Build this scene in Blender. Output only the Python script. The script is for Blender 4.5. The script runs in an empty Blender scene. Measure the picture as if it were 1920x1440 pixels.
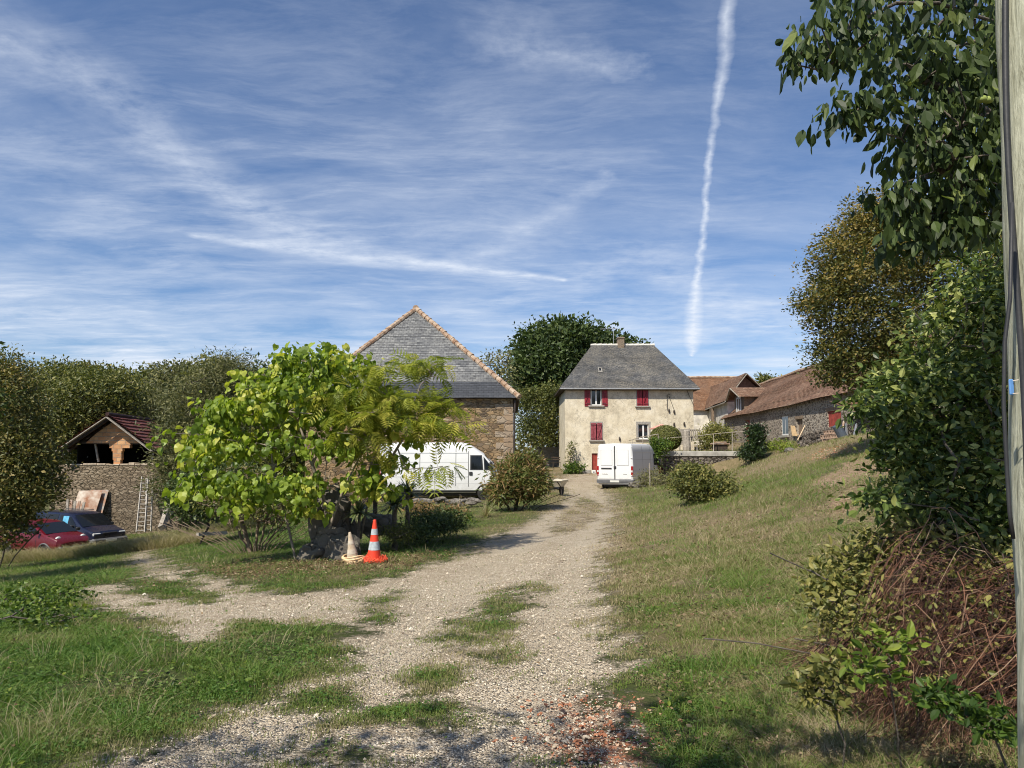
import bpy, math, random
import numpy as np
from mathutils import Vector, Matrix, noise as mnoise
R = math.radians
C = bpy.context.scene.collection
SC = bpy.context.scene
random.seed(7)
# ------------------------------------------------------------------ camera
F = 1333.0; EYE = 1.6; HORIZ = 850.0
PITCH = math.atan((HORIZ-720)/F)
cd = bpy.data.cameras.new('camera'); cam = bpy.data.objects.new('camera', cd); C.objects.link(cam)
cd.sensor_width = 36; cd.lens = 36*F/1920; cd.clip_end = 3000; cd.clip_start = .05
cam.location = (0, 0, EYE); cam.rotation_euler = (R(90)+PITCH, 0, 0)
SC.camera = cam
SC.render.resolution_x = 1024; SC.render.resolution_y = 768
SC.view_settings.view_transform = 'Standard'; SC.view_settings.look = 'None'
SC.view_settings.exposure = 0.32; SC.view_settings.gamma = 1
try:
    SC.cycles.filter_width = 1.05; SC.cycles.max_bounces = 6; SC.cycles.transparent_max_bounces = 8
except Exception: pass
SUN_AZ = 35.0      # degrees left of straight behind the camera
SUN_EL = 49.0
SUN_STRENGTH = 4.9
SKY_STRENGTH = 0.085
az, el = R(SUN_AZ), R(SUN_EL)
sdir = Vector((-math.sin(az)*math.cos(el), -math.cos(az)*math.cos(el), math.sin(el)))
sl = bpy.data.lights.new('sun', 'SUN'); sl.energy = SUN_STRENGTH; sl.angle = R(.5); sl.color = (1, .93, .80)
so = bpy.data.objects.new('sun', sl); C.objects.link(so)
so.rotation_euler = (-sdir).to_track_quat('-Z', 'Y').to_euler()
so.location = (-20, -20, 40)

# ------------------------------------------------------------------ node helper
class NT:
    def __init__(s, nt): s.nt = nt
    def n(s, typ, ins=None, **kw):
        nd = s.nt.nodes.new(typ)
        for k, v in kw.items(): setattr(nd, k, v)
        for k, v in (ins or {}).items():
            if hasattr(v, 'bl_rna') and isinstance(v, bpy.types.NodeSocket): s.nt.links.new(v, nd.inputs[k])
            else: nd.inputs[k].default_value = v
        return nd
    def m(s, op, a, b=0.0, c=None, clamp=False):
        ins = {0: a, 1: b}
        if c is not None: ins[2] = c
        nd = s.n('ShaderNodeMath', ins, operation=op, use_clamp=clamp)
        return nd.outputs[0]
    def mix(s, f, a, b, bt='MIX'):
        nd = s.nt.nodes.new('ShaderNodeMix'); nd.data_type = 'RGBA'; nd.blend_type = bt
        for i, v in ((0, f), (6, a), (7, b)):
            if isinstance(v, bpy.types.NodeSocket): s.nt.links.new(v, nd.inputs[i])
            else: nd.inputs[i].default_value = v if i == 0 else (*v[:3], 1)
        return nd.outputs[2]
    def ramp(s, f, stops, interp='LINEAR'):
        nd = s.n('ShaderNodeValToRGB', {0: f}); cr = nd.color_ramp; cr.interpolation = interp
        while len(cr.elements) > 1: cr.elements.remove(cr.elements[-1])
        for i, (p, c) in enumerate(stops):
            e = cr.elements[0] if i == 0 else cr.elements.new(p)
            e.position = p; e.color = (*c, 1) if not isinstance(c, (int, float)) else (c, c, c, 1)
        return nd.outputs[0]
    def noise(s, vec, scale, detail=4, rough=.55, dist=0, out=0):
        nd = s.n('ShaderNodeTexNoise', {'Vector': vec, 'Scale': scale, 'Detail': detail, 'Roughness': rough, 'Distortion': dist})
        return nd.outputs[out]
    def mapr(s, v, a, b, c=0., d=1.):
        return s.n('ShaderNodeMapRange', {0: v, 1: a, 2: b, 3: c, 4: d}, clamp=True).outputs[0]

# ------------------------------------------------------------------ world: sky with cirrus and contrails
def ray(px, py):
    u = (px-960)/F; v = (720-py)/F
    return Vector((u, math.cos(PITCH)-v*math.sin(PITCH), math.sin(PITCH)+v*math.cos(PITCH)))
def at(px, py, D):
    r = ray(px, py); return Vector((r.x*D/r.y, D, EYE+r.z*D/r.y))
def skyuv(px, py):
    r = ray(px, py).normalized(); k = 1/(r.z+.06); return (r.x*k, r.y*k)
w = bpy.data.worlds.new("World"); SC.world = w; w.use_nodes = True
t = NT(w.node_tree); w.node_tree.nodes.clear()
w.cycles.sampling_method = 'MANUAL'; w.cycles.sample_map_resolution = 128
sky = t.n('ShaderNodeTexSky', sky_type='NISHITA')
sky.sun_disc = False; sky.sun_elevation = el; sky.sun_rotation = R(180+SUN_AZ)
sky.altitude = 300; sky.air_density = 1.0; sky.dust_density = .6; sky.ozone_density = 2.2
tc = t.n('ShaderNodeTexCoord'); sep = t.n('ShaderNodeSeparateXYZ', {0: tc.outputs['Generated']})
X, Y, Z = sep.outputs
k = t.m('DIVIDE', 1.0, t.m('MAXIMUM', t.m('ADD', Z, .06), .02))
U = t.m('MULTIPLY', X, k); V = t.m('MULTIPLY', Y, k)
uv = t.n('ShaderNodeCombineXYZ', {0: U, 1: V, 2: 0.0}).outputs[0]
def mapp(vec, rot, sc, loc=(0, 0, 0)):
    return t.n('ShaderNodeMapping', {0: vec, 1: loc, 2: (0, 0, R(rot)), 3: sc}).outputs[0]
warp = t.n('ShaderNodeTexNoise', {'Vector': uv, 'Scale': 1.3, 'Detail': 3.0}).outputs['Color']
wv = t.n('ShaderNodeVectorMath', {0: warp, 1: (.5, .5, .5)}, operation='SUBTRACT').outputs[0]
wv = t.n('ShaderNodeVectorMath', {0: wv, 3: .28}, operation='SCALE').outputs[0]
uvw = t.n('ShaderNodeVectorMath', {0: uv, 1: wv}, operation='ADD').outputs[0]
n1 = t.noise(mapp(uvw, 24, (.8, 1.3, 1)), 1.2, 10, .62, .25)
n2 = t.noise(mapp(uvw, -32, (.7, 2.2, 1), (3, 1, 0)), 2.6, 10, .70, .15)
n3 = t.noise(mapp(uv, 25, (.5, .8, 1), (7, 2, 0)), .8, 4, .5)
fine = t.noise(mapp(uvw, 30, (1.5, 6, 1)), 5.0, 8, .70)
cov = t.mapr(n3, .35, .65)
c1 = t.m('MULTIPLY', t.mapr(n1, .36, .86), t.m('ADD', t.m('MULTIPLY', cov, .7), .35))
c2 = t.m('MULTIPLY', t.mapr(n2, .46, .82), t.m('ADD', t.m('MULTIPLY', cov, .5), .2))
cl = t.m('ADD', c1, c2)
cl = t.m('MULTIPLY', cl, t.m('ADD', t.m('MULTIPLY', fine, .9), .46))
lowv = t.mapr(Z, .02, .5, 1, 0)          # thicker veil low in the sky, seen edge-on
cl = t.m('MULTIPLY', cl, t.m('ADD', t.m('MULTIPLY', lowv, .55), .40))
cl = t.m('ADD', cl, t.m('MULTIPLY', t.m('POWER', lowv, 1.6), t.m('MULTIPLY', t.mapr(n1, .2, .7), .50)))
def streak(pts, wid, amp, nscale=6., jit=.06, soft=.5, ns=0, keep=.35):
    """one trail high in the sky, as a poly-line on the cloud plane; pts = (u, v, width factor)"""
    jn = t.noise(t.n('ShaderNodeVectorMath', {0: uv, 1: (ns, 3, 0)}, operation='ADD').outputs[0], nscale, 6, .62, 0, 1)
    jv = t.n('ShaderNodeVectorMath', {0: jn, 1: (.5, .5, .5)}, operation='SUBTRACT').outputs[0]
    jv = t.n('ShaderNodeVectorMath', {0: jv, 3: jit}, operation='SCALE').outputs[0]
    P = t.n('ShaderNodeVectorMath', {0: uv, 1: jv}, operation='ADD').outputs[0]
    best = None
    for (a, b) in zip(pts[:-1], pts[1:]):
        dx, dy = b[0]-a[0], b[1]-a[1]; L2 = dx*dx+dy*dy
        rel = t.n('ShaderNodeVectorMath', {0: P, 1: (a[0], a[1], 0)}, operation='SUBTRACT').outputs[0]
        h = t.n('ShaderNodeVectorMath', {0: rel, 1: (dx/L2, dy/L2, 0)}, operation='DOT_PRODUCT').outputs['Value']
        hc = t.m('MINIMUM', t.m('MAXIMUM', h, 0.), 1.)
        pr = t.n('ShaderNodeVectorMath', {0: (dx, dy, 0), 3: hc}, operation='SCALE').outputs[0]
        d = t.n('ShaderNodeVectorMath', {0: rel, 1: pr}, operation='DISTANCE').outputs['Value']
        ww = t.m('ADD', t.m('MULTIPLY', hc, (b[2]-a[2])*wid), a[2]*wid)
        q = t.m('SUBTRACT', 1., t.m('DIVIDE', d, ww), clamp=True)
        best = q if best is None else t.m('MAXIMUM', best, q)
    best = t.m('POWER', best, soft)
    br = t.mapr(t.noise(uv, nscale*2.2, 5, .6), .3, .62, keep, 1)
    return t.m('MULTIPLY', t.m('MULTIPLY', best, br), amp)
def sp(*l): return [(*skyuv(a, b), c) for a, b, c in l]
S1 = streak(sp((1372, -30, 1.0), (1360, 90, 1.1), (1343, 220, .8), (1324, 330, .8), (1322, 410, .8), (1308, 520, 1.3), (1300, 600, 3.2), (1298, 650, 3.2), (1298, 668, .8)), .019, .62, 6., .045, 1.1, 1, .45)
S2 = streak(sp((360, 438, .3), (520, 462, .9), (700, 484, 1.2), (800, 494, 1.0), (960, 512, .6), (1060, 525, .2)), .15, .52, 4.5, .12, 1.4, 5, .35)
S3 = streak(sp((20, 80, 1.2), (180, 160, 1.0), (330, 290, .9), (480, 400, 1.2), (600, 460, 1.8)), .16, .34, 5., .14, 1.1, 9, .2)
S4 = streak(sp((780, 500, .7), (900, 475, 1.0), (1040, 405, .8), (1130, 330, .3)), .12, .22, 5., .2, 1.0, 12, .2)
S5 = streak(sp((920, 70, .6), (960, 80, 1.3), (1020, 100, 1), (1180, 130, .5)), .10, .26, 7., .2, 1.0, 15, .15)
S6 = streak(sp((1090, 520, 1.), (1200, 470, 1.2), (1330, 560, 1.2), (1500, 640, 2)), .22, .2, 5., .3, 1.0, 19, .1)
tot = cl
for s_ in (S1, S2, S3, S4, S5, S6): tot = t.m('ADD', tot, s_)
tot = t.m('MINIMUM', tot, .93)
skyc = t.mix(1.0, sky.outputs[0], (.74, .93, 1.16), 'MULTIPLY')
col = t.mix(tot, skyc, (8.0, 8.6, 9.6))
bg = t.n('ShaderNodeBackground', {0: col, 1: SKY_STRENGTH})
wo = t.n('ShaderNodeOutputWorld', {0: bg.outputs[0]})

# ------------------------------------------------------------------ terrain height
CP = np.array([
 (0,0,0),(0,4,0),(-3,0,0),(.3,8,-.08),(.8,13,-.2),(1.8,20,-.22),(3,28,-.22),(4.5,38,-.25),(5,45,.08),(5,50,.3),(8,50,.3),(8,44,.1),(6,40,-.1),
 (5,62,.6),(-2,55,.3),(15,85,2.2),(-20,80,-1.5),(0,90,1),(2.2,4,.08),(3.5,8,.3),(2.8,13,.05),(5.5,13,.7),(6.6,16,.95),(4.9,18,.3),(7.6,18.7,1.1),(5.5,25,-.05),(7.5,27,.35),(10.8,26.6,1.5),
 (13.2,31,2.0),(8.8,37,-.05),(10.5,39,.2),(12,38,.55),(12,34,1.0),(14.6,40,1.55),(17,36,2.2),(17,45,2.35),(18,62,2.5),(22,50,2.5),(14,52,1.9),(26,70,2.8),
 (-4.9,6.9,-.22),(-5.7,10.8,-.5),(-4.5,14.4,-.5),(-2.7,13.9,-.42),(-6.5,18,-.78),(-10,16.5,-1.1),(-12,24,-1.65),(-15,30,-2.05),(-19,33,-2.3),(-25,32,-2.5),
 (-10,33,-1.3),(-5,31,-.5),(0,31,-.35),(0,34,-.3),(-1,25,-.4),(-20,15,-1.9),(-32,50,-3),(-12,-5,-.3),(8,-5,.7),(8,5,1.1),(12,12,1.8),(22,22,2.6),(0,-12,0),(-20,0,-1.0),(18,0,1.6),
], float)
def _k(r2): return .5*r2*np.log(r2+1e-9)
_n = len(CP); _A = np.zeros((_n+3, _n+3)); _d = ((CP[:, None, :2]-CP[None, :, :2])**2).sum(-1)
_A[:_n, :_n] = _k(_d)+np.eye(_n)*1.5; _A[:_n, _n:] = np.c_[np.ones(_n), CP[:, :2]]; _A[_n:, :_n] = _A[:_n, _n:].T
_W = np.linalg.solve(_A, np.r_[CP[:, 2], 0, 0, 0])
def snoise(x, y, sc, seed, oct=3):
    rg = np.random.RandomState(seed); o = 0; a = 1; tot = 0
    for i in range(oct):
        for j in range(4):
            th = rg.rand()*6.283; f = sc*2**i*(.7+.6*rg.rand()); ph = rg.rand()*6.283
            o = o+a*np.sin((x*np.cos(th)+y*np.sin(th))*f+ph); tot += a*.5
        a *= .55
    return o/tot
def hz(x, y):
    x = np.asarray(x, float); y = np.asarray(y, float); sh = x.shape; xf = x.ravel(); yf = y.ravel(); out = np.empty(len(xf))
    for i in range(0, len(xf), 40000):
        a = xf[i:i+40000]; b = yf[i:i+40000]
        ac = np.clip(a, -60, 50); bc = np.clip(b, -20, 100)
        d = (ac[:, None]-CP[None, :, 0])**2+(bc[:, None]-CP[None, :, 1])**2
        out[i:i+40000] = _k(d)@_W[:_n]+_W[_n]+_W[_n+1]*ac+_W[_n+2]*bc
    rr = np.hypot(xf, yf); wf = np.clip((rr-75)/60, 0, 1); wf = wf*wf*(3-2*wf)
    out = out*(1-wf)+wf*.8
    out += .025*snoise(xf, yf, 1.1, 3)*np.clip(rr/6, .3, 1)
    out -= .55*np.exp(-((xf-10.6)/2.3)**2-((yf-40.3)/2.6)**2)
    ter = (xf > 9.15) & (xf < 14.5) & (yf > 42.2) & (yf < 50.5)
    out = np.where(ter, np.maximum(out, 1.70), out)
    return out.reshape(sh)
def h1(x, y): return float(hz(np.array([x]), np.array([y]))[0])
def gp(px, py, dmin=2.0, dmax=90):
    r = ray(px, py); D = np.linspace(dmin, dmax, 1600); x = r.x/r.y*D; z = EYE+r.z/r.y*D
    g = hz(x, D); i = np.argmax(g >= z)
    if g[i] < z[i]: i = len(D)-1
    return Vector((x[i], D[i], g[i]))
def gx(px, D):
    x = (px-960)/F*D*1.0/ (math.cos(PITCH)) ; r = ray(px, HORIZ); x = r.x/r.y*D
    return Vector((x, D, h1(x, D)))

# ------------------------------------------------------------------ mesh + object helpers
def link(o, parent=None):
    C.objects.link(o)
    if parent is not None: o.parent = parent
    return o
def tag(o, label=None, cat=None, group=None, kind=None):
    if label: o['label'] = label
    if cat: o['category'] = cat
    if group: o['group'] = group
    if kind: o['kind'] = kind
    return o
def thing(name, label, cat, loc=(0, 0, 0), rotz=0, group=None):
    o = bpy.data.objects.new(name, None); o.location = loc; o.rotation_euler = (0, 0, rotz)
    o.empty_display_size = .2; C.objects.link(o); return tag(o, label, cat, group)
def wloc(p):
    v = Vector((0, 0, 0))
    while p is not None: v = v+p.location; p = p.parent
    return v
def np_mesh(name, Vv, groups, mats, parent=None, origin=None, tint=None, smooth=False, world=True, uvs=None):
    """groups: list of (faces (m,k), material index)"""
    me = bpy.data.meshes.new(name); Vv = np.asarray(Vv, float)
    off = Vector((0, 0, 0))
    if world:
        if parent is not None: off = wloc(parent)
        elif origin is not None: off = Vector(origin)
    Vv = Vv-np.array(off)
    me.vertices.add(len(Vv)); me.vertices.foreach_set('co', Vv.astype(np.float32).ravel())
    loops = np.concatenate([np.asarray(f, np.int32).ravel() for f, _ in groups])
    sizes = np.concatenate([np.full(len(f), np.asarray(f).shape[1], np.int32) for f, _ in groups])
    mi = np.concatenate([np.full(len(f), m, np.int32) for f, m in groups])
    st = np.concatenate([[0], np.cumsum(sizes)[:-1]]).astype(np.int32)
    me.loops.add(len(loops)); me.loops.foreach_set('vertex_index', loops)
    me.polygons.add(len(sizes)); me.polygons.foreach_set('loop_start', st); me.polygons.foreach_set('loop_total', sizes)
    me.polygons.foreach_set('material_index', mi)
    me.polygons.foreach_set('use_smooth', np.full(len(sizes), smooth))
    for m in (mats if isinstance(mats, (list, tuple)) else [mats]): me.materials.append(m)
    if tint is not None:
        a = me.attributes.new('tint', 'FLOAT', 'FACE'); a.data.foreach_set('value', np.asarray(tint, np.float32))
    if uvs is not None:
        l = me.uv_layers.new(name='UVMap'); l.data.foreach_set('uv', np.asarray(uvs, np.float32).ravel())
    me.update(); me.validate()
    o = bpy.data.objects.new(name, me)
    if parent is None and origin is not None and world: o.location = origin
    link(o, parent); return o
class MB:
    def __init__(s): s.v = []; s.f = []; s.m = []; s.uv = []; s.n = 0
    def add(s, vs, fs, mi=0, uvs=None):
        b = s.n; s.v += [tuple(v) for v in vs]; s.n += len(vs)
        for i, f in enumerate(fs):
            s.f.append([b+j for j in f]); s.m.append(mi)
            s.uv.append(uvs[i] if uvs else [(0, 0)]*len(f))
        return s
    def box(s, a, b, mi=0, M=None):
        x0, y0, z0 = a; x1, y1, z1 = b
        vs = [(x0,y0,z0),(x1,y0,z0),(x1,y1,z0),(x0,y1,z0),(x0,y0,z1),(x1,y0,z1),(x1,y1,z1),(x0,y1,z1)]
        if M is not None: vs = [M @ Vector(v) for v in vs]
        return s.add(vs, [(0,3,2,1),(4,5,6,7),(0,1,5,4),(1,2,6,5),(2,3,7,6),(3,0,4,7)], mi)
    def bbox(s, a, b, r=.02, mi=0, M=None):
        """box with chamfered edges"""
        x0, y0, z0 = a; x1, y1, z1 = b
        r = min(r, (x1-x0)/2.1, (y1-y0)/2.1, (z1-z0)/2.1)
        vs = []; idx = {}
        for ix, X_ in enumerate((x0, x1)):
            for iy, Y_ in enumerate((y0, y1)):
                for iz, Z_ in enumerate((z0, z1)):
                    sx, sy, sz = (1 if ix == 0 else -1), (1 if iy == 0 else -1), (1 if iz == 0 else -1)
                    idx[(ix,iy,iz)] = len(vs)
                    vs += [(X_, Y_+sy*r, Z_+sz*r), (X_+sx*r, Y_, Z_+sz*r), (X_+sx*r, Y_+sy*r, Z_)]
        I = lambda a_, b_, c_, k_: idx[(a_,b_,c_)]+k_
        fs = []
        for a_ in (0, 1):
            fs += [[I(a_,0,0,0), I(a_,1,0,0), I(a_,1,1,0), I(a_,0,1,0)], [I(0,a_,0,1), I(1,a_,0,1), I(1,a_,1,1), I(0,a_,1,1)], [I(0,0,a_,2), I(1,0,a_,2), I(1,1,a_,2), I(0,1,a_,2)]]
        for a_ in (0, 1):
            for b_ in (0, 1):
                fs += [[I(0,a_,b_,1), I(1,a_,b_,1), I(1,a_,b_,2), I(0,a_,b_,2)], [I(a_,0,b_,0), I(a_,1,b_,0), I(a_,1,b_,2), I(a_,0,b_,2)], [I(a_,b_,0,0), I(a_,b_,1,0), I(a_,b_,1,1), I(a_,b_,0,1)]]
                for c_ in (0, 1): fs.append([I(a_,b_,c_,0), I(a_,b_,c_,1), I(a_,b_,c_,2)])
        if M is not None: vs = [M @ Vector(v) for v in vs]
        return s.add(vs, fs, mi)
    def prism(s, poly, d, mi=0):
        """poly: 3D points of a planar polygon, d: extrusion vector"""
        n_ = len(poly); d = Vector(d); vs = [Vector(p) for p in poly]+[Vector(p)+d for p in poly]
        fs = [list(range(n_))[::-1], list(range(n_, 2*n_))]+[[i, (i+1) % n_, n_+(i+1) % n_, n_+i] for i in range(n_)]
        return s.add(vs, fs, mi)
    def tube(s, pts, rad, sides=6, mi=0, caps=True):
        pts = [Vector(p) for p in pts]; n_ = len(pts)
        if not hasattr(rad, '__len__'): rad = [rad]*n_
        vs = []; fs = []; up = None
        for i, p in enumerate(pts):
            d = (pts[min(i+1, n_-1)]-pts[max(i-1, 0)]).normalized()
            if up is None: up = d.orthogonal().normalized()
            up = (up-d*up.dot(d)).normalized(); sd = d.cross(up)
            for k_ in range(sides):
                a = 2*math.pi*k_/sides; vs.append(p+(up*math.cos(a)+sd*math.sin(a))*rad[i])
        for i in range(n_-1):
            for k_ in range(sides):
                a, b = i*sides+k_, i*sides+(k_+1) % sides; fs.append([a, b, b+sides, a+sides])
        if caps: fs += [list(range(sides))[::-1], list(range((n_-1)*sides, n_*sides))]
        return s.add(vs, fs, mi)
    def beam(s, a, b, wd, ht, mi=0, up=(0, 0, 1)):
        a, b = Vector(a), Vector(b); d = (b-a).normalized(); sd = d.cross(Vector(up)).normalized(); u = sd.cross(d)
        q = [sd*wd/2+u*ht/2, -sd*wd/2+u*ht/2, -sd*wd/2-u*ht/2, sd*wd/2-u*ht/2]
        return s.prism([a+k_ for k_ in q], b-a, mi)
    def lathe(s, prof, sides=16, mi=0, M=None, axis='z'):
        vs = []; fs = []; n_ = len(prof)
        for (r, z) in prof:
            for k_ in range(sides):
                a = 2*math.pi*k_/sides; x, y = r*math.cos(a), r*math.sin(a)
                v = (x, y, z) if axis == 'z' else ((x, z, y) if axis == 'y' else (z, x, y))
                vs.append(M @ Vector(v) if M is not None else v)
        for i in range(n_-1):
            for k_ in range(sides):
                a, b = i*sides+k_, i*sides+(k_+1) % sides; fs.append([a, b, b+sides, a+sides])
        fs += [list(range(sides))[::-1], list(range((n_-1)*sides, n_*sides))]
        return s.add(vs, fs, mi)
    def build(s, name, mats, parent=None, origin=None, smooth=False, world=True):
        me = bpy.data.meshes.new(name); off = Vector((0, 0, 0))
        if world:
            if parent is not None: off = wloc(parent)
            elif origin is not None: off = Vector(origin)
        me.from_pydata([Vector(v)-off for v in s.v], [], s.f)
        for m in (mats if isinstance(mats, (list, tuple)) else [mats]): me.materials.append(m)
        l = me.uv_layers.new(name='UVMap'); fl = [c for f in s.uv for uvp in f for c in uvp]
        l.data.foreach_set('uv', fl)
        me.polygons.foreach_set('material_index', s.m); me.polygons.foreach_set('use_smooth', [smooth]*len(s.f))
        me.update()
        o = bpy.data.objects.new(name, me)
        if parent is None and origin is not None and world: o.location = origin
        return link(o, parent)

# ------------------------------------------------------------------ materials
def new_mat(name):
    m = bpy.data.materials.new(name); m.use_nodes = True; m.node_tree.nodes.clear(); return m, NT(m.node_tree)
def fin(tt, colr, rough=.8, metal=0., bump=None, bs=.3, bd=.02, spec=.4, norm=None, extra=None):
    ins = {'Base Color': colr if isinstance(colr, bpy.types.NodeSocket) else (*colr[:3], 1), 'Roughness': rough, 'Metallic': metal, 'Specular IOR Level': spec}
    p = tt.n('ShaderNodeBsdfPrincipled', ins)
    for k_, v_ in (extra or {}).items(): p.inputs[k_].default_value = v_
    if bump is not None:
        b = tt.n('ShaderNodeBump', {'Height': bump, 'Strength': bs, 'Distance': bd}); tt.nt.links.new(b.outputs[0], p.inputs['Normal'])
    tt.n('ShaderNodeOutputMaterial', {0: p.outputs[0]}); return p
def oc(tt): return tt.n('ShaderNodeTexCoord').outputs['Object']
def mat_plain(name, c, rough=.6, metal=0., var=.15, scale=8., bs=.15, bd=.01, spec=.4, extra=None, c2=None):
    m, tt = new_mat(name); o = oc(tt); nz = tt.noise(o, scale, 5, .6)
    cc = tt.mix(tt.mapr(nz, .35, .65), [k_*(1-var) for k_ in c], c2 if c2 else [min(1, k_*(1+var)) for k_ in c])
    fin(tt, cc, rough, metal, tt.noise(o, scale*4, 4), bs, bd, spec, extra=extra); return m
def mat_leaf(name, cols, trans=.35, rough=.5, spec=.35, tcol=None, vein=False):
    m, tt = new_mat(name); a = tt.n('ShaderNodeAttribute', attribute_name='tint', attribute_type='GEOMETRY')
    st = [(i/(len(cols)-1), c) for i, c in enumerate(cols)]
    cc = tt.ramp(a.outputs['Fac'], st)
    p = tt.n('ShaderNodeBsdfPrincipled', {'Base Color': cc, 'Roughness': rough, 'Specular IOR Level': spec})
    tc_ = tt.mix(1., cc, tcol or (1.25, 1.35, .7), 'MULTIPLY')
    tr = tt.n('ShaderNodeBsdfTranslucent', {'Color': tc_})
    mx = tt.n('ShaderNodeMixShader', {0: trans, 1: p.outputs[0], 2: tr.outputs[0]})
    tt.n('ShaderNodeOutputMaterial', {0: mx.outputs[0]}); return m
def mat_stone(name, pal, mortar, sc=(4, 4, 9), gap=.06, bd=.04, rough=.9, big=.25, wob=.06, stain=None):
    m, tt = new_mat(name); o = oc(tt)
    wn = tt.noise(o, 3.5, 3, .6, 0, 1); wv_ = tt.n('ShaderNodeVectorMath', {0: wn, 3: wob*4}, operation='SCALE').outputs[0]
    v = tt.n('ShaderNodeVectorMath', {0: o, 1: wv_}, operation='ADD').outputs[0]
    v = tt.n('ShaderNodeMapping', {0: v, 3: sc}).outputs[0]
    vo = tt.n('ShaderNodeTexVoronoi', {'Vector': v, 'Scale': 1.0, 'Randomness': .9})
    ve = tt.n('ShaderNodeTexVoronoi', {'Vector': v, 'Scale': 1.0, 'Randomness': .9}, feature='DISTANCE_TO_EDGE')
    sepc = tt.n('ShaderNodeSeparateColor', {0: vo.outputs['Color']})
    st = [(i/(len(pal)-1), c) for i, c in enumerate(pal)]
    cc = tt.ramp(sepc.outputs[0], st, 'CONSTANT' if len(pal) > 6 else 'LINEAR')
    nz = tt.noise(o, 30, 5, .65); cc = tt.mix(.35, cc, tt.ramp(nz, [(.3, (.25, .25, .25)), (.7, (1, 1, 1))]), 'MULTIPLY')
    edge = tt.mapr(ve.outputs['Distance'], gap*.4, gap*1.3)
    cc = tt.mix(edge, mortar, cc)
    lf = tt.noise(o, big, 4, .6); cc = tt.mix(tt.mapr(lf, .4, .7, 0, .45), cc, stain or (.12, .10, .08))
    hgt = tt.m('ADD', tt.m('MULTIPLY', tt.mapr(ve.outputs['Distance'], 0, gap*2.2), 1.), tt.m('MULTIPLY', nz, .35))
    hgt = tt.m('ADD', hgt, tt.m('MULTIPLY', sepc.outputs[1], .5))
    fin(tt, cc, rough, 0, hgt, 1.0, bd, .2); return m
def mat_tiles(name, pal, rw, rh, lich=None, lichamt=.3, mort=(.03, .03, .03), rough=.75, bd=.012):
    m, tt = new_mat(name); u = tt.n('ShaderNodeTexCoord').outputs['UV']
    b = tt.n('ShaderNodeTexBrick', {'Vector': u, 'Color1': (0, 0, 0, 1), 'Color2': (1, 1, 1, 1), 'Mortar': (.5, .5, .5, 1), 'Scale': 1.0, 'Mortar Size': rh*.06, 'Mortar Smooth': .2, 'Bias': 0., 'Brick Width': rw, 'Row Height': rh})
    wn = tt.n('ShaderNodeTexWhiteNoise', {0: tt.n('ShaderNodeVectorMath', {0: u, 1: (rw*.5, rh, 1)}, operation='SNAP').outputs[0]}, noise_dimensions='2D')
    st = [(i/(len(pal)-1), c) for i, c in enumerate(pal)]
    f = tt.m('ADD', tt.m('MULTIPLY', b.outputs[0], .55), tt.m('MULTIPLY', wn.outputs[0], .45))
    cc = tt.ramp(f, st); o = oc(tt)
    if lich:
        nz = tt.m('MULTIPLY', tt.mapr(tt.noise(o, .7, 5, .7), .42, .62), tt.mapr(tt.noise(u, 9, 4, .7), .40, .62))
        cc = tt.mix(tt.m('MULTIPLY', nz, lichamt), cc, lich)
    lf = tt.noise(o, .35, 3); cc = tt.mix(tt.mapr(lf, .35, .7, 0, .3), cc, [k_*.55 for k_ in pal[0]]); cc = tt.mix(tt.mapr(tt.noise(o, 2.3, 6, .75), .5, .68, 0, .45), cc, pal[-1])
    cc = tt.mix(b.outputs['Fac'], cc, mort)
    h_ = tt.m('SUBTRACT', tt.m('ADD', f, tt.m('MULTIPLY', tt.noise(u, 40, 3), .4)), b.outputs['Fac'])
    fin(tt, cc, rough, 0, h_, .8, bd, .35); return m
# foliage
L_cat = mat_leaf('catalpa_leaf', [(.11,.17,.020), (.205,.285,.032), (.32,.40,.050), (.49,.49,.09)], .40, .45, .4, (1.3, 1.35, .5))
L_alb = mat_leaf('feathery_leaf', [(.13,.17,.02), (.24,.28,.032), (.36,.38,.05), (.48,.44,.08)], .42)
L_wal = mat_leaf('walnut_leaf', [(.026,.044,.014), (.045,.072,.020), (.08,.115,.032), (.20,.24,.07)], .30, .5, .3)
L_lau = mat_leaf('privet_leaf', [(.030,.055,.014), (.055,.092,.02), (.13,.18,.04), (.38,.40,.13)], .28, .42, .45)
L_oak = mat_leaf('oak_leaf', [(.026,.046,.014), (.048,.076,.02), (.078,.11,.03), (.11,.145,.042)], .2)
L_mid = mat_leaf('bush_leaf', [(.055,.070,.018), (.105,.12,.03), (.17,.175,.045), (.28,.25,.075)], .25)
L_gry = mat_leaf('willow_leaf', [(.06,.07,.026), (.11,.118,.042), (.175,.17,.065), (.25,.235,.10)], .2)
L_aut = mat_leaf('autumn_leaf', [(.05,.062,.016), (.10,.11,.028), (.175,.15,.036), (.29,.205,.055)], .25)
L_brn = mat_leaf('russet_leaf', [(.06,.075,.02), (.115,.12,.03), (.18,.16,.042), (.27,.20,.06)], .2)
L_red = mat_leaf('broom_leaf', [(.07,.10,.02), (.13,.14,.03), (.21,.15,.05), (.31,.18,.09)], .2)
L_fresh = mat_leaf('fresh_leaf', [(.035,.07,.014), (.08,.14,.02), (.16,.22,.03), (.28,.32,.05)], .3)
L_ivy = mat_leaf('ivy_leaf', [(.010,.022,.007), (.018,.038,.010), (.03,.058,.014), (.06,.09,.025)], .1, .35, .5)
L_yuc = mat_leaf('yucca_leaf', [(.03,.055,.025), (.07,.11,.05), (.15,.19,.08), (.3,.3,.16)], .15, .4, .5)
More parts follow.
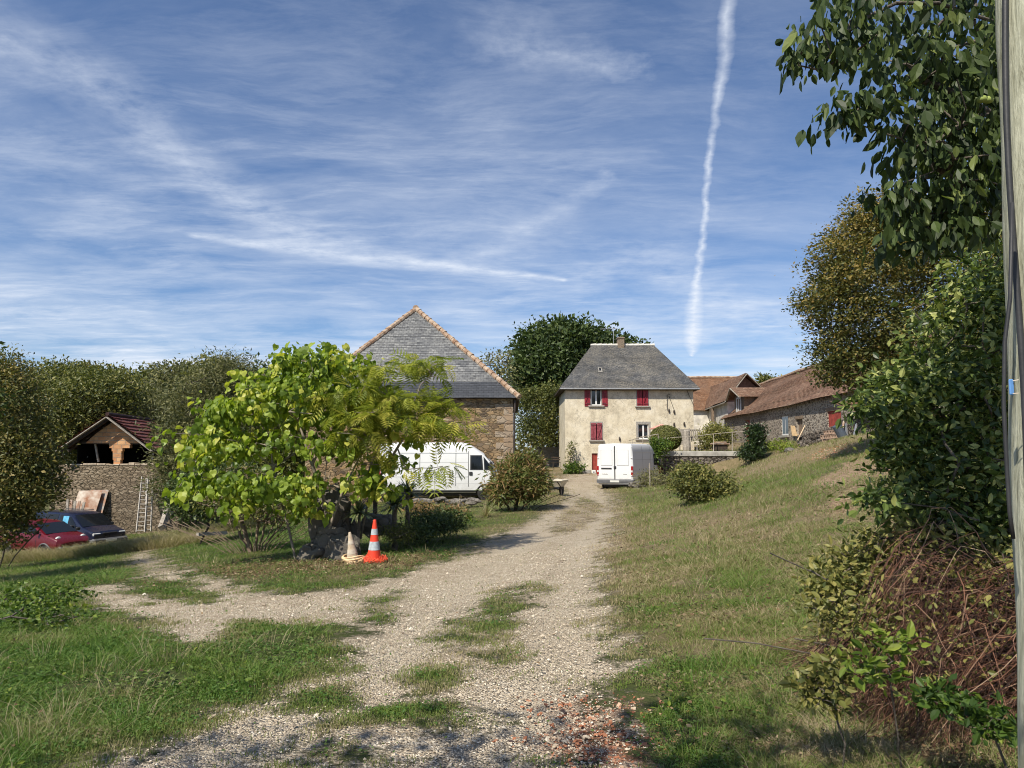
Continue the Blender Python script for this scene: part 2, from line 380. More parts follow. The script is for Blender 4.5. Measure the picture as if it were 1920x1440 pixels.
L_grass = mat_leaf('grass_blade', [(.080,.160,.024), (.145,.225,.040), (.205,.215,.075), (.31,.26,.14), (.46,.38,.25)], .28, .55, .3)
L_dead = mat_leaf('dead_leaf', [(.08,.05,.03), (.15,.095,.05), (.25,.17,.09), (.42,.33,.21)], .1, .7, .2)
L_cane = mat_leaf('bramble_cane', [(.035,.020,.015), (.09,.042,.028), (.20,.095,.055), (.38,.27,.18)], 0., .6, .3)
M_bark = mat_plain('bark', (.12,.10,.08), .9, var=.4, scale=14, bs=.8, bd=.02)
M_barkl = mat_plain('pale_bark', (.24,.20,.155), .85, var=.35, scale=9, bs=.6, bd=.01)
M_barkd = mat_plain('dark_bark', (.05,.04,.032), .9, var=.4, scale=12, bs=.6, bd=.02)

# ------------------------------------------------------------------ foliage generator
T_quad = (np.array([(0,0,0), (.27,.45,.06), (0,1,-.02), (-.27,.45,.06)], float), [np.array([[0,1,2,3]])])
T_slim = (np.array([(0,0,0), (.13,.4,.03), (0,1,-.06), (-.13,.4,.03)], float), [np.array([[0,1,2,3]])])
T_oval = (np.array([(0,0,0),(-.20,.22,.05),(-.27,.55,.06),(-.14,.85,.02),(0,1.04,-.08),(.14,.85,.02),(.27,.55,.06),(.20,.22,.05),(0,.5,-.03)], float),
          [np.array([[0,8,2,1],[0,7,6,8]]), np.array([[8,4,3,2],[8,6,5,4]])])
T_heart = (np.array([(0,0,0),(-.30,-.10,.02),(-.47,.22,-.03),(-.36,.58,-.02),(0,1.0,-.22),(.36,.58,-.02),(.47,.22,-.03),(.30,-.10,.02),(0,.42,.07)], float),
          [np.array([[0,8,2,1],[0,7,6,8]]), np.array([[8,4,3,2],[8,6,5,4]])])
def _pin():
    vs = []; fs = []
    for i in range(7):
        y = .14+i*.125; L = .36*math.sin(math.pi*(.2+.68*(i/6)))+.06
        for sgn in (-1, 1):
            b = len(vs); z = -.25*y*y
            vs += [(0, y-.03, z), (sgn*L*.5, y+.065, z-.02), (sgn*L, y+.13, z-.10), (sgn*L*.5, y-.02, z-.02)]
            fs.append([b, b+1, b+2, b+3])
    b = len(vs); vs += [(-.008,0,0),(.008,0,0),(.006,1,-.25),(-.006,1,-.25)]; fs.append([b,b+1,b+2,b+3])
    return (np.array(vs, float), [np.array(fs)])
T_frond = _pin()
def norm(a): return a/np.maximum(np.linalg.norm(a, axis=-1, keepdims=True), 1e-9)
def instances(tmpl, P, Yax, Zax, S):
    """place a template at P with long axis Yax, normal near Zax, size S"""
    tv, tf = tmpl; Yax = norm(Yax); Xax = norm(np.cross(Yax, Zax)); Zx = np.cross(Xax, Yax)
    n_, kv = len(P), len(tv); S = np.asarray(S).reshape(-1, 1, 1)
    Vv = P[:, None, :]+S*(tv[None, :, 0:1]*Xax[:, None, :]+tv[None, :, 1:2]*Yax[:, None, :]+tv[None, :, 2:3]*Zx[:, None, :])
    base = (np.arange(n_)*kv)[:, None, None]
    groups = [((f[None]+base).reshape(-1, f.shape[1]), len(f)) for f in tf]
    return Vv.reshape(-1, 3), groups, sum(len(f) for f in tf)
def leaf_mesh(name, tmpl, P, Yax, Zax, S, tint, mat, parent=None, origin=None):
    Vv, gr, nf = instances(tmpl, P, Yax, Zax, S)
    tt_ = np.concatenate([np.repeat(tint, k_) for _, k_ in gr])
    return np_mesh(name, Vv, [(f, 0) for f, _ in gr], mat, parent, origin, tint=tt_)
def blobw(px, py, rx, ry, D, rd):
    """an ellipsoid of foliage standing in the place at distance D: centre and radii in metres"""
    s_ = D/F; c = at(px, py, D); return (np.array(c), np.array((rx*s_, rd, ry*s_)))
def sample_blobs(blobs, n_, rg, inner=.45, power=1.0, jit=.12):
    wts = np.array([(r[0]*r[1]+r[1]*r[2]+r[0]*r[2]) for _, r in blobs])**power; wts = wts/wts.sum()
    idx = rg.choice(len(blobs), n_, p=wts); d = norm(rg.normal(size=(n_, 3)))
    rr = (inner**3+(1-inner**3)*rg.rand(n_))**(1/3); rr *= 1+jit*rg.normal(size=n_)
    c = np.array([b[0] for b in blobs])[idx]; r = np.array([b[1] for b in blobs])[idx]
    return c+d*r*rr[:, None], d
def skeleton(trunks, targets, rg, rtip=.006, rexp=2.3, wob=.12, seg=.35):
    pos = []; par = []
    for tk in trunks:
        for i, p in enumerate(tk): pos.append(np.array(p, float)); par.append(-1 if i == 0 else len(pos)-2)
    base = np.mean([np.array(tk[-1]) for tk in trunks], axis=0)
    order = np.argsort(np.linalg.norm(targets-base, axis=1)); arr = np.zeros((len(pos)+len(targets)*8, 3)); arr[:len(pos)] = pos; n_ = len(pos)
    starts = set(); k0 = 0
    elig = np.ones(len(arr), bool); q = 0
    for tk in trunks:
        for i in range(len(tk)):
            if i < len(tk)-2: elig[q] = False
            q += 1
    for ti in order:
        T = targets[ti]; d = arr[:n_]-T; dist = np.sqrt((d**2).sum(1))+np.maximum(0, d[:, 2])*1.2
        dist[~elig[:n_]] += 1e3
        j = int(np.argmin(dist)); L = np.linalg.norm(arr[j]-T); m = int(np.clip(L/seg, 1, 7)); p0 = arr[j].copy(); pj = j
        for q in range(1, m+1):
            f = q/m; p = p0*(1-f)+T*f+(rg.normal(size=3)*wob*L/m if q < m else 0)+np.array((0, 0, .10*L*math.sin(math.pi*f)*.6))
            arr[n_] = p; par.append(pj); pj = n_; n_ += 1
    arr = arr[:n_]; par = np.array(par); rad = np.zeros(n_); acc = np.zeros(n_)
    for i in range(n_-1, -1, -1):
        rad[i] = max(rtip, acc[i]**(1/rexp)) if acc[i] > 0 else rtip
        if par[i] >= 0: acc[par[i]] += rad[i]**rexp
    return arr, par, rad
def sk_mesh(name, arr, par, rad, mat, parent, sides=5, rmax=None, scale=1.0, trunk_r=None):
    rad = rad*scale
    if rmax: rad = np.minimum(rad, rmax)
    ch = np.where(par >= 0)[0]; A = arr[par[ch]]; B = arr[ch]; ra = np.minimum(rad[par[ch]], rad[ch]*1.6+.002); rb = rad[ch]
    d = norm(B-A); ref = np.where(np.abs(d[:, 2:3]) > .9, np.array([[1., 0, 0]]), np.array([[0, 0, 1.]])); u = norm(np.cross(d, ref)); v = np.cross(d, u)
    an = np.arange(sides)*2*np.pi/sides; ring = np.cos(an)[None, :, None]*u[:, None, :]+np.sin(an)[None, :, None]*v[:, None, :]
    V0 = A[:, None, :]-d[:, None, :]*ra[:, None, None]*.3+ring*ra[:, None, None]; V1 = B[:, None, :]+ring*rb[:, None, None]
    Vv = np.concatenate([V0, V1], axis=1).reshape(-1, 3); k_ = np.arange(sides); f = np.stack([k_, (k_+1) % sides, (k_+1) % sides+sides, k_+sides], 1)
    Ff = (f[None]+(np.arange(len(ch))*2*sides)[:, None, None]).reshape(-1, 4)
    return np_mesh(name, Vv, [(Ff, 0)], mat, parent, smooth=True)
def foliage(blobs, rg, ncl, per, clr, size, tmpl, mat, parent, name='crown', inner=.45, up=.5, out=.5, droop=.0, tb=.5, tv=.28, flat=.6, sv=.3, tz=0., cents=None, hang=False, origin=None, jit=.12, rnd=.8):
    if cents is None: cents, dirs = sample_blobs(blobs, ncl, rg, inner, jit=jit)
    else: dirs = norm(cents-np.mean(cents, axis=0)); ncl = len(cents)
    ct = rg.normal(size=ncl)*tv*.6
    n_ = ncl*per; idx = np.repeat(np.arange(ncl), per)
    off = rg.normal(size=(n_, 3))*clr*.55; off[:, 2] *= flat
    P = cents[idx]+off
    Zax = norm(dirs[idx]*out+np.array([0, 0, up])+rg.normal(size=(n_, 3))*rnd)
    Yax = norm(off)*.7+rg.normal(size=(n_, 3))*.5; Yax[:, 2] -= droop
    if hang: Yax = rg.normal(size=(n_, 3))*.45+np.array([0, 0, -1.])*droop+norm(off)*.4
    S = size*(1+sv*rg.normal(size=n_)).clip(.4, 1.8)
    tint = np.clip(tb+ct[idx]+tz*(P[:, 2]-P[:, 2].mean())+rg.normal(size=n_)*tv*.6, 0, 1)
    return leaf_mesh(name, tmpl, P, Yax, Zax, S, tint, mat, parent, origin)
def tree(name, label, cat, base, blobs, trunks, leafmat, bark, seed, ncl=500, per=24, clr=.5, size=.14, tmpl=T_quad, nt=110, rtip=.01, tscale=1.0, group=None, **kw):
    rg = np.random.RandomState(seed); root = thing(name, label, cat, base, group=group)
    tg, _ = sample_blobs(blobs, nt, rg, .25)
    tg = tg[tg[:, 2] > base[2]+.2]
    arr, par, rad = skeleton(trunks, tg, rg, rtip)
    sk_mesh('trunk', arr, par, rad, bark, root, scale=tscale)
    foliage(blobs, rg, ncl, per, clr, size, tmpl, leafmat, root, **kw)
    return root
def trunk(base, top, n_=4, seed=0, bend=.06):
    rg = np.random.RandomState(seed); a = np.array(base, float); b = np.array(top, float); L = np.linalg.norm(b-a)
    return [a*(1-i/n_)+b*i/n_+(rg.normal(size=3)*bend*L/n_ if 0 < i < n_ else 0)-(np.array([0, 0, .15]) if i == 0 else 0) for i in range(n_+1)]
def rock_v(c, r, seed, sub=2, rough=.25):
    import bmesh
    bm = bmesh.new(); bmesh.ops.create_icosphere(bm, subdivisions=sub, radius=1)
    vs = []
    for v in bm.verts:
        p = v.co.copy(); q = p*1.3+Vector((seed*7.1, seed*3.3, 0)); d = 1+rough*mnoise.noise(q)*1.6+rough*.5*mnoise.noise(q*2.7)
        p = Vector([math.copysign(abs(k_)**.75, k_) for k_ in p])*d
        vs.append((c[0]+p.x*r[0], c[1]+p.y*r[1], c[2]+p.z*r[2]))
    fs = [[v.index for v in f.verts] for f in bm.faces]; bm.free(); return vs, fs
# ------------------------------------------------------------------ ground
def wpoly(pts): return np.array([list(gp(a, b))[:2] for a, b in pts])
def sdist(x, y, poly):
    """signed distance to a closed polygon in the plane (positive inside)"""
    ins = np.zeros(x.shape, bool); dm = np.full(x.shape, 1e9)
    for (x0, y0), (x1, y1) in zip(poly, np.roll(poly, -1, axis=0)):
        c_ = ((y0 > y) != (y1 > y)); xi = (x1-x0)*(y-y0)/((y1-y0) if abs(y1-y0) > 1e-9 else 1e-9)+x0; ins ^= c_ & (x < xi)
        dx, dy = x1-x0, y1-y0; tt_ = np.clip(((x-x0)*dx+(y-y0)*dy)/(dx*dx+dy*dy+1e-9), 0, 1)
        dm = np.minimum(dm, np.hypot(x-x0-tt_*dx, y-y0-tt_*dy))
    return np.where(ins, dm, -dm)
def pdist(x, y, pl):
    dm = np.full(x.shape, 1e9)
    for (x0, y0), (x1, y1) in zip(pl[:-1], pl[1:]):
        dx, dy = x1-x0, y1-y0; tt_ = np.clip(((x-x0)*dx+(y-y0)*dy)/(dx*dx+dy*dy+1e-9), 0, 1)
        dm = np.minimum(dm, np.hypot(x-x0-tt_*dx, y-y0-tt_*dy))
    return dm
P_main = wpoly([(215,1438),(330,1385),(470,1312),(600,1262),(650,1195),(740,1150),(700,1150),(660,1168),(560,1166),(445,1168),(405,1205),(300,1195),(250,1150),(262,1118),(400,1128),(380,1098),(330,1065),(300,1052),(360,1068),(470,1108),(560,1112),(640,1103),(750,1074),(850,1045),(930,1006),(1000,972),(1060,942),(1066,925),(1050,908),(1056,894),(1120,893),(1128,905),(1148,940),(1148,990),(1132,1040),(1136,1100),(1132,1160),(1150,1220),(1155,1270),(1100,1300),(1150,1340),(1215,1400),(1235,1438)])
P_near = np.array([[P_main[0][0]-.1, P_main[0][1]+.2], P_main[-1]+[0, .2], [1.2, 1], [1.4, -6], [-2.6, -6], [-2.4, 1]])
P_isl = [wpoly(q) for q in ([(1092,932),(1122,942),(1128,955),(1108,975),(1060,998),(1036,992),(1062,962)], [(935,1118),(985,1095),(1012,1100),(985,1135),(935,1165),(925,1190),(880,1202),(832,1198),(850,1170),(900,1140)], [(880,1225),(935,1220),(960,1235),(930,1250),(880,1245)],
        [(700,1120),(740,1110),(720,1135),(690,1140)], [(790,1320),(900,1330),(860,1365),(700,1360),(640,1345)], [(560,1300),(620,1290),(600,1320),(540,1330)], [(800,1265),(850,1262),(840,1290),(790,1300)], [(560,1398),(640,1385),(700,1420),(520,1438)])]
T_trk = [(wpoly(q), w_) for q, w_ in (([(330,1085),(290,1062),(262,1042),(282,1024),(340,1008),(400,1000)], .30), ([(196,1030),(240,1020),(290,1010),(345,1000)], .30), ([(330,1150),(262,1140),(212,1120),(185,1100)], .35))]
P_yard = np.array([(2.5, 44), (4.8, 49.6), (8.2, 49.6), (8.4, 44.5), (6, 42.5)])
P_brick = wpoly([(1010,1330),(1060,1290),(1120,1300),(1190,1330),(1225,1385),(1240,1438),(1090,1438),(1030,1380)])
P_soil = wpoly([(1540,890),(1600,860),(1680,850),(1720,880),(1640,930),(1560,960),(1520,950)])
P_soil2 = wpoly([(1560,838),(1660,835),(1700,850),(1600,862),(1540,855)])
P_lit = wpoly([(330,1062),(480,1030),(560,1040),(700,1048),(800,1030),(830,1048),(700,1080),(560,1100),(430,1098)])
P_straw = wpoly([(1460,1438),(1500,1330),(1600,1310),(1760,1300),(1900,1330),(1900,1438)])
RUTS = [wpoly(q) for q in ([(330,1438),(480,1370),(640,1290),(760,1200),(850,1120),(930,1050),(1020,985),(1075,940),(1070,905)], [(980,1438),(1030,1330),(1065,1220),(1085,1120),(1100,1040),(1125,985),(1135,945),(1110,905)], [(300,1165),(420,1140),(560,1140),(700,1130),(800,1090)])]
def rut_f(x, y):
    d = np.minimum(np.minimum(pdist(x, y, RUTS[0]), pdist(x, y, RUTS[1])), pdist(x, y, RUTS[2])); return 1-sm(d, .25, .62)
def sm(v, a, b): q = np.clip((v-a)/(b-a), 0, 1); return q*q*(3-2*q)
def gravel_mask(x, y):
    s_ = np.maximum(sdist(x, y, P_main), sdist(x, y, P_near)); s_ = np.maximum(s_, sdist(x, y, P_yard)*.5)
    for pl, w_ in T_trk: s_ = np.maximum(s_, w_-pdist(x, y, pl))
    wi = .10+.009*np.clip(y, 0, 40)
    for p in P_isl: s_ = np.minimum(s_, np.maximum(-sdist(x, y, p), -.16*wi))
    r1_ = rut_f(x, y); s_ = s_-.06*wi*(1-r1_)*(y < 30)
    wd = .12+.009*np.clip(y, 0, 40)
    nz = snoise(x, y, 9.5, 11, 4)*wd*1.1+snoise(x, y, 2.3, 12, 3)*wd*.5
    return np.clip(.5+(s_+nz)/(6.5*wd), 0, 1)
rows = []; y_ = -14.
while y_ < 420: rows.append(y_); y_ += .09 if 1 < y_ < 4 else (.35 if y_ <= 1 else max(.09, y_*.016))
rows = np.array(rows); ncol = 460; sx = np.linspace(-1, 1, ncol)
wd_ = np.where(rows < 4, 16., 16+(rows-4)*1.15); wd_ = np.maximum(wd_, 0)
GX = (np.sign(sx)*(np.abs(sx)*.45+.55*np.abs(sx)**2.2))[None, :]*wd_[:, None]; GY = np.repeat(rows[:, None], ncol, 1)
GZ = hz(GX, GY); gm = gravel_mask(GX, GY)
GZ = GZ-.03*gm*np.clip(GY/8, .4, 1)-.022*rut_f(GX, GY)*gm
near = np.clip(1-GY/14, 0, 1); GZ = GZ+near*(1-gm)*.025*snoise(GX, GY, 6., 31, 3)
def sm(v, a, b): q = np.clip((v-a)/(b-a), 0, 1); return q*q*(3-2*q)
def dry_f(x, y):
    d = sm(x, .6, 1.7)*.50+snoise(x, y, .55, 21, 3)*.26+snoise(x, y, 2.6, 22, 3)*.16+.16+.15*sm(y, 10, 30)
    d = d+.65*sm(sdist(x, y, P_lit), -.3, .5)+.6*sm(sdist(x, y, P_straw), -.2, .25)
    return np.clip(d-.28*sm(-x, 2.2, 4.)*(1-sm(y, 11, 18)), 0, 1)
dr = dry_f(GX, GY)
rt = rut_f(GX, GY)
br = sm(sdist(GX, GY, P_brick)+.25*snoise(GX, GY, 5, 41, 2), -.25, .35)
so_ = np.maximum(sm(sdist(GX, GY, P_soil)+.5*snoise(GX, GY, 2, 42, 3), -.5, .5), sm(sdist(GX, GY, P_soil2)+.5*snoise(GX, GY, 2, 43, 3), -.5, .6))
m, tt = new_mat('ground_surface'); o = oc(tt)
A = lambda n_: tt.n('ShaderNodeAttribute', attribute_name=n_, attribute_type='GEOMETRY').outputs['Fac']
gnz = tt.m('ADD', tt.m('MULTIPLY', tt.noise(o, 14, 8, .75), .5), tt.m('MULTIPLY', tt.noise(o, 3.2, 8, .75), .5)); gmk = tt.mapr(tt.m('ADD', A('gravel'), tt.m('MULTIPLY', tt.m('SUBTRACT', gnz, .5), 2.3)), .38, .60)
v1 = tt.n('ShaderNodeTexVoronoi', {'Vector': o, 'Scale': 55.0}); v2 = tt.n('ShaderNodeTexVoronoi', {'Vector': o, 'Scale': 22.0})
sc1 = tt.n('ShaderNodeSeparateColor', {0: v1.outputs['Color']}).outputs[0]; sc2 = tt.n('ShaderNodeSeparateColor', {0: v2.outputs['Color']}).outputs[0]
gcol = tt.ramp(sc1, [(0, (.22,.17,.12)), (.3, (.45,.37,.265)), (.65, (.60,.51,.38)), (.9, (.74,.66,.53)), (1, (.36,.25,.165))])
gcol = tt.mix(tt.mapr(tt.noise(o, 1.1, 5, .65), .38, .62, 0, .5), gcol, (.35,.27,.18))
gcol = tt.mix(tt.mapr(tt.noise(o, .45, 4, .6), .55, .7, 0, .35), gcol, (.36,.26,.18))
gcol = tt.mix(tt.m('MULTIPLY', A('rut'), .38), gcol, (.56,.48,.36)); gcol = tt.mix(tt.m('MULTIPLY', tt.mapr(tt.noise(o, 2.6, 8, .75), .5, .66), tt.m('SUBTRACT', .45, tt.m('MULTIPLY', A('rut'), .38))), gcol, (.24,.185,.12))
gcol = tt.mix(tt.mapr(A('brick'), .2, .8, 0, .8), gcol, tt.ramp(sc2, [(0, (.30,.10,.05)), (.5, (.42,.16,.08)), (.8, (.18,.09,.07)), (1, (.40,.30,.22))]))
dn = tt.m('ADD', A('dry'), tt.m('MULTIPLY', tt.m('SUBTRACT', tt.noise(o, 4.5, 10, .82), .5), 1.9))
ecol = tt.ramp(dn, [(0, (.065,.085,.022)), (.35, (.105,.115,.04)), (.6, (.17,.145,.07)), (.85, (.25,.195,.115)), (1, (.29,.22,.135))])
ecol = tt.mix(tt.mapr(tt.noise(o, 40, 3, .7), .35, .7), tt.mix(1., ecol, (.55,.55,.5), 'MULTIPLY'), ecol)
ecol = tt.mix(tt.mapr(tt.m('ADD', A('soil'), tt.m('MULTIPLY', tt.m('SUBTRACT', tt.noise(o, 2.5, 8, .75), .5), 2.2)), .45, .75), ecol, tt.ramp(sc2, [(0, (.15,.11,.07)), (.6, (.29,.19,.12)), (1, (.36,.27,.18))]))
cc = tt.mix(gmk, ecol, gcol)
hh = tt.m('ADD', tt.m('MULTIPLY', tt.m('SUBTRACT', 1., v1.outputs['Distance']), tt.m('MULTIPLY', gmk, 1.)), tt.m('MULTIPLY', tt.noise(o, 28, 6, .7), .8))
fin(tt, cc, .92, 0, hh, 1., .03, .2); M_ground = m
Vg = np.stack([GX, GY, GZ], -1).reshape(-1, 3); nr = len(rows)
ii = np.arange((nr-1)*ncol).reshape(nr-1, ncol)[:, :-1]; Fg = np.stack([ii, ii+1, ii+ncol+1, ii+ncol], -1)
gf = (gm[:-1, :-1]+gm[1:, 1:]+gm[1:, :-1]+gm[:-1, 1:])/4
def sub_grid(name, mask):
    f = Fg[mask]; u, inv = np.unique(f, return_inverse=True)
    ob = np_mesh(name, Vg[u], [(inv.reshape(-1, 4), 0)], M_ground, None, smooth=True); ob['kind'] = 'structure'
    for nm, arr_ in (('rut', rt), ('gravel', gm), ('dry', dr), ('brick', br), ('soil', so_)):
        a = ob.data.attributes.new(nm, 'FLOAT', 'POINT'); a.data.foreach_set('value', arr_.ravel()[u].astype(np.float32))
    return ob
sub_grid('ground', gf < .5); sub_grid('gravel_driveway', gf >= .5)

# ------------------------------------------------------------------ buildings
def courses(mb, bl, brr, tr, tl, n_, lift=.02, th=.012, mi=0, top_mi=None, wav=0.0, seg=1, thick=.0, seed=0):
    """a roof slope as overlapping courses; uv in metres along eave / up slope"""
    bl, brr, tr, tl = map(Vector, (bl, brr, tr, tl)); nrm = (brr-bl).cross(tl-bl)
    if nrm.length < 1e-6: nrm = (brr-bl).cross(tr-bl)
    nrm.normalize()
    if nrm.z < 0: nrm = -nrm
    ax = (brr-bl).normalized(); slope = ((tl+tr)/2-(bl+brr)/2); up = (slope-ax*slope.dot(ax)); H = up.length; up.normalize(); rg = random.Random(seed)
    for i in range(n_):
        f0, f1 = i/n_, min(1, (i+1.25)/n_)
        m_ = mi if top_mi is None else top_mi(i/n_)
        for s_ in range(seg):
            g0, g1 = s_/seg, (s_+1)/seg
            def P(f, g, l): a = bl.lerp(tl, f); b = brr.lerp(tr, f); return a.lerp(b, g)+nrm*l
            w0 = wav*math.sin(g0*9+i*.3)+wav*.6*math.sin(g0*23+2); w1 = wav*math.sin(g1*9+i*.3)+wav*.6*math.sin(g1*23+2)
            j0 = lift*(1+.35*rg.random())
            a, b, c_, d_ = P(f0, g0, j0+w0), P(f0, g1, j0+w1), P(f1, g1, w1), P(f1, g0, w0)
            e, f = P(f0, g0, -.005+w0), P(f0, g1, -.005+w1)
            uvf = lambda p: ((p-bl).dot(ax)+50, (p-bl).dot(up)+50)
            mb.add([a, b, c_, d_, e, f], [[0, 1, 2, 3], [4, 5, 1, 0]], m_, [[uvf(q) for q in (a, b, c_, d_)], [uvf(q) for q in (e, f, b, a)]])
def facade(mb, o_, ud, wd, ht, ops, th=.45, mi=0, top=None):
    """wall face with real openings and reveals; o_ = lower-left corner, ud = unit vector along the wall (outward normal = ud x z)"""
    o_ = Vector(o_); ud = Vector(ud).normalized(); nn = ud.cross(Vector((0, 0, 1)))
    us = sorted({0, wd, *[u for q in ops for u in q[:2]]}); zs = sorted({0, ht, *[z for q in ops for z in q[2:4]]})
    P = lambda u, z, d=0: o_+ud*u+Vector((0, 0, z))-nn*d
    for u0, u1 in zip(us[:-1], us[1:]):
        for z0, z1 in zip(zs[:-1], zs[1:]):
            if any(q[0] <= u0+1e-6 and u1 <= q[1]+1e-6 and q[2] <= z0+1e-6 and z1 <= q[3]+1e-6 for q in ops): continue
            mb.add([P(u0, z0), P(u1, z0), P(u1, z1), P(u0, z1)], [[0, 1, 2, 3]], mi)
    for (u0, u1, z0, z1) in [q[:4] for q in ops]:
        for a, b in (((u0, z0), (u1, z0)), ((u1, z0), (u1, z1)), ((u1, z1), (u0, z1)), ((u0, z1), (u0, z0))):
            mb.add([P(*a), P(*b), P(*b, th), P(*a, th)], [[0, 1, 2, 3]], mi)
M_glass = mat_plain('window_glass', (.012,.014,.016), .06, var=.2, bs=0, spec=.8)
M_unlit = mat_plain('dark_interior', (.012,.011,.010), .9, bs=0, spec=.1)  # near-black colour that puts the shade of unlit hollows onto sheets
M_white = mat_plain('white_frame_paint', (.72,.72,.70), .45, var=.05)
M_redsh = mat_plain('shutter_red_paint', (.25,.016,.030), .45, var=.25, scale=5, bs=.3, c2=(.33,.035,.05))
M_redlow = mat_plain('faded_red_paint', (.26,.04,.06), .6, var=.25, scale=6, bs=.3, c2=(.34,.085,.10))
M_redb = mat_plain('barn_red_paint', (.30,.05,.035), .7, var=.3, scale=4, bs=.4)
M_sill = mat_plain('grey_stone', (.30,.28,.25), .85, var=.2, scale=9, bs=.4)
M_wood = mat_plain('old_wood', (.20,.145,.10), .85, var=.35, scale=7, bs=.5)
M_woodg = mat_plain('grey_wood', (.30,.265,.22), .85, var=.3, scale=9, bs=.5)
M_woodd = mat_plain('dark_wood', (.05,.036,.026), .9, var=.35, scale=7, bs=.5)
M_iron = mat_plain('dark_iron', (.045,.035,.03), .7, var=.3)
M_zinc = mat_plain('zinc', (.30,.31,.32), .5, .6, var=.2)
M_alu = mat_plain('aluminium', (.55,.55,.55), .45, .7, var=.1)
# stucco of the farmhouse
m, tt = new_mat('farmhouse_render'); o = oc(tt)
nz = tt.noise(o, 1.3, 8, .65, .3); cc = tt.ramp(nz, [(.32, (.50,.435,.32)), (.48, (.65,.575,.43)), (.66, (.73,.665,.53))])
vv = tt.n('ShaderNodeVectorMath', {0: o, 1: tt.n('ShaderNodeVectorMath', {0: tt.noise(o, 2.5, 4, .6, 0, 1), 3: .9}, operation='SCALE').outputs[0]}, operation='ADD').outputs[0]
ve = tt.n('ShaderNodeTexVoronoi', {'Vector': vv, 'Scale': 1.9}, feature='DISTANCE_TO_EDGE').outputs['Distance']
cr = tt.m('MULTIPLY', tt.mapr(ve, .0, .035, 1, 0), tt.mapr(tt.noise(o, .8, 4, .6), .42, .62))
ve2 = tt.n('ShaderNodeTexVoronoi', {'Vector': vv, 'Scale': 6.5}, feature='DISTANCE_TO_EDGE').outputs['Distance']
cr2 = tt.m('MULTIPLY', tt.mapr(ve2, .0, .07, 1, 0), tt.mapr(tt.noise(o, 1.1, 4, .6), .45, .62))
cc = tt.mix(tt.m('MULTIPLY', cr, .85), cc, (.20,.17,.13)); cc = tt.mix(tt.m('MULTIPLY', cr2, .8), cc, (.25,.21,.16)); cc = tt.mix(tt.mapr(tt.noise(o, 5, 6, .75), .50, .68, 0, .4), cc, (.34,.29,.22))
st_ = tt.noise(tt.n('ShaderNodeMapping', {0: o, 3: (1.3, 1.3, .6)}).outputs[0], 1.2, 6, .7)
cc = tt.mix(tt.mapr(st_, .52, .72, 0, .6), cc, (.30,.265,.21))
fin(tt, cc, .92, 0, tt.noise(o, 22, 6, .7), .6, .02, .2); M_stucco = m
m, tt = new_mat('slate_old'); M_slate = mat_tiles('lichen_slate', [(.075,.078,.084), (.13,.133,.138), (.185,.187,.187), (.29,.29,.28)], .26, .15, (.46,.45,.42), .7, (.07,.07,.072), .6)
bpy.data.materials.remove(m)
M_slaten = mat_tiles('new_slate', [(.055,.058,.066), (.075,.08,.09), (.10,.105,.115)], .24, .13, None, 0, (.03,.03,.034), .45)
M_slateh = mat_tiles('house_slate', [(.048,.050,.055), (.082,.084,.088), (.12,.12,.12), (.19,.183,.17)], .24, .13, (.36,.32,.25), .9, (.035,.033,.032), .65)
M_tileb = mat_tiles('brown_plain_tile', [(.12,.062,.040), (.21,.11,.068), (.31,.18,.115), (.42,.29,.20)], .20, .14, (.26,.24,.19), .35, (.04,.028,.022), .85)
M_tileo = mat_tiles('orange_plain_tile', [(.12,.065,.04), (.20,.10,.055), (.27,.14,.075), (.30,.19,.12)], .18, .12, (.28,.25,.2), .3, (.05,.03,.02), .85)
M_tiler = mat_tiles('rust_red_tile', [(.15,.035,.03), (.22,.06,.045), (.27,.085,.06)], .25, .30, (.16,.13,.10), .5, (.04,.015,.012), .7)
M_terra = mat_plain('terracotta_ridge', (.38,.20,.11), .85, var=.4, scale=3.5, bs=.3, c2=(.45,.36,.27))
M_stonew = mat_stone('barn_rubble', [(.10,.075,.055), (.27,.17,.085), (.37,.24,.12), (.46,.32,.18), (.17,.12,.08), (.52,.41,.27)], (.34,.25,.14), (3.6, 3.6, 8.5), .05, .05)
M_stoneq = mat_stone('quoin_stone', [(.40,.31,.22), (.48,.39,.29), (.34,.24,.16), (.45,.33,.22)], (.33,.26,.19), (2.2, 2.2, 3.6), .04, .03)
M_stones = mat_stone('shed_rubble', [(.20,.15,.10), (.31,.24,.16), (.38,.30,.21), (.25,.19,.125), (.43,.35,.25)], (.13,.10,.065), (4.2, 4.2, 12.5), .055, .05)
M_stonel = mat_stone('long_barn_rubble', [(.10,.08,.065), (.19,.155,.125), (.13,.11,.095), (.27,.22,.17), (.22,.19,.165)], (.40,.35,.285), (3.6, 3.6, 5.5), .14, .03, big=.4)
M_stoned = mat_stone('dry_stone', [(.12,.10,.085), (.22,.185,.15), (.17,.145,.125), (.30,.26,.215), (.24,.205,.17)], (.05,.042,.035), (3.5, 3.5, 6.5), .09, .06, big=.5)
M_brick = None
m, tt = new_mat('orange_brick'); u = tt.n('ShaderNodeTexCoord').outputs['UV']
b = tt.n('ShaderNodeTexBrick', {'Vector': u, 'Color1': (.55,.24,.10,1), 'Color2': (.62,.36,.18,1), 'Mortar': (.36,.28,.2,1), 'Scale': 1., 'Mortar Size': .014, 'Brick Width': .38, 'Row Height': .2})
cc = tt.mix(tt.mapr(tt.noise(u, 3, 5), .4, .65, 0, .5), b.outputs[0], (.26,.14,.08))
fin(tt, cc, .9, 0, tt.m('SUBTRACT', tt.noise(u, 20, 4), b.outputs['Fac']), .7, .02); M_brick = m
M_plaster = mat_plain('lime_plaster', (.60,.56,.49), .9, var=.25, scale=1.8, bs=.5)

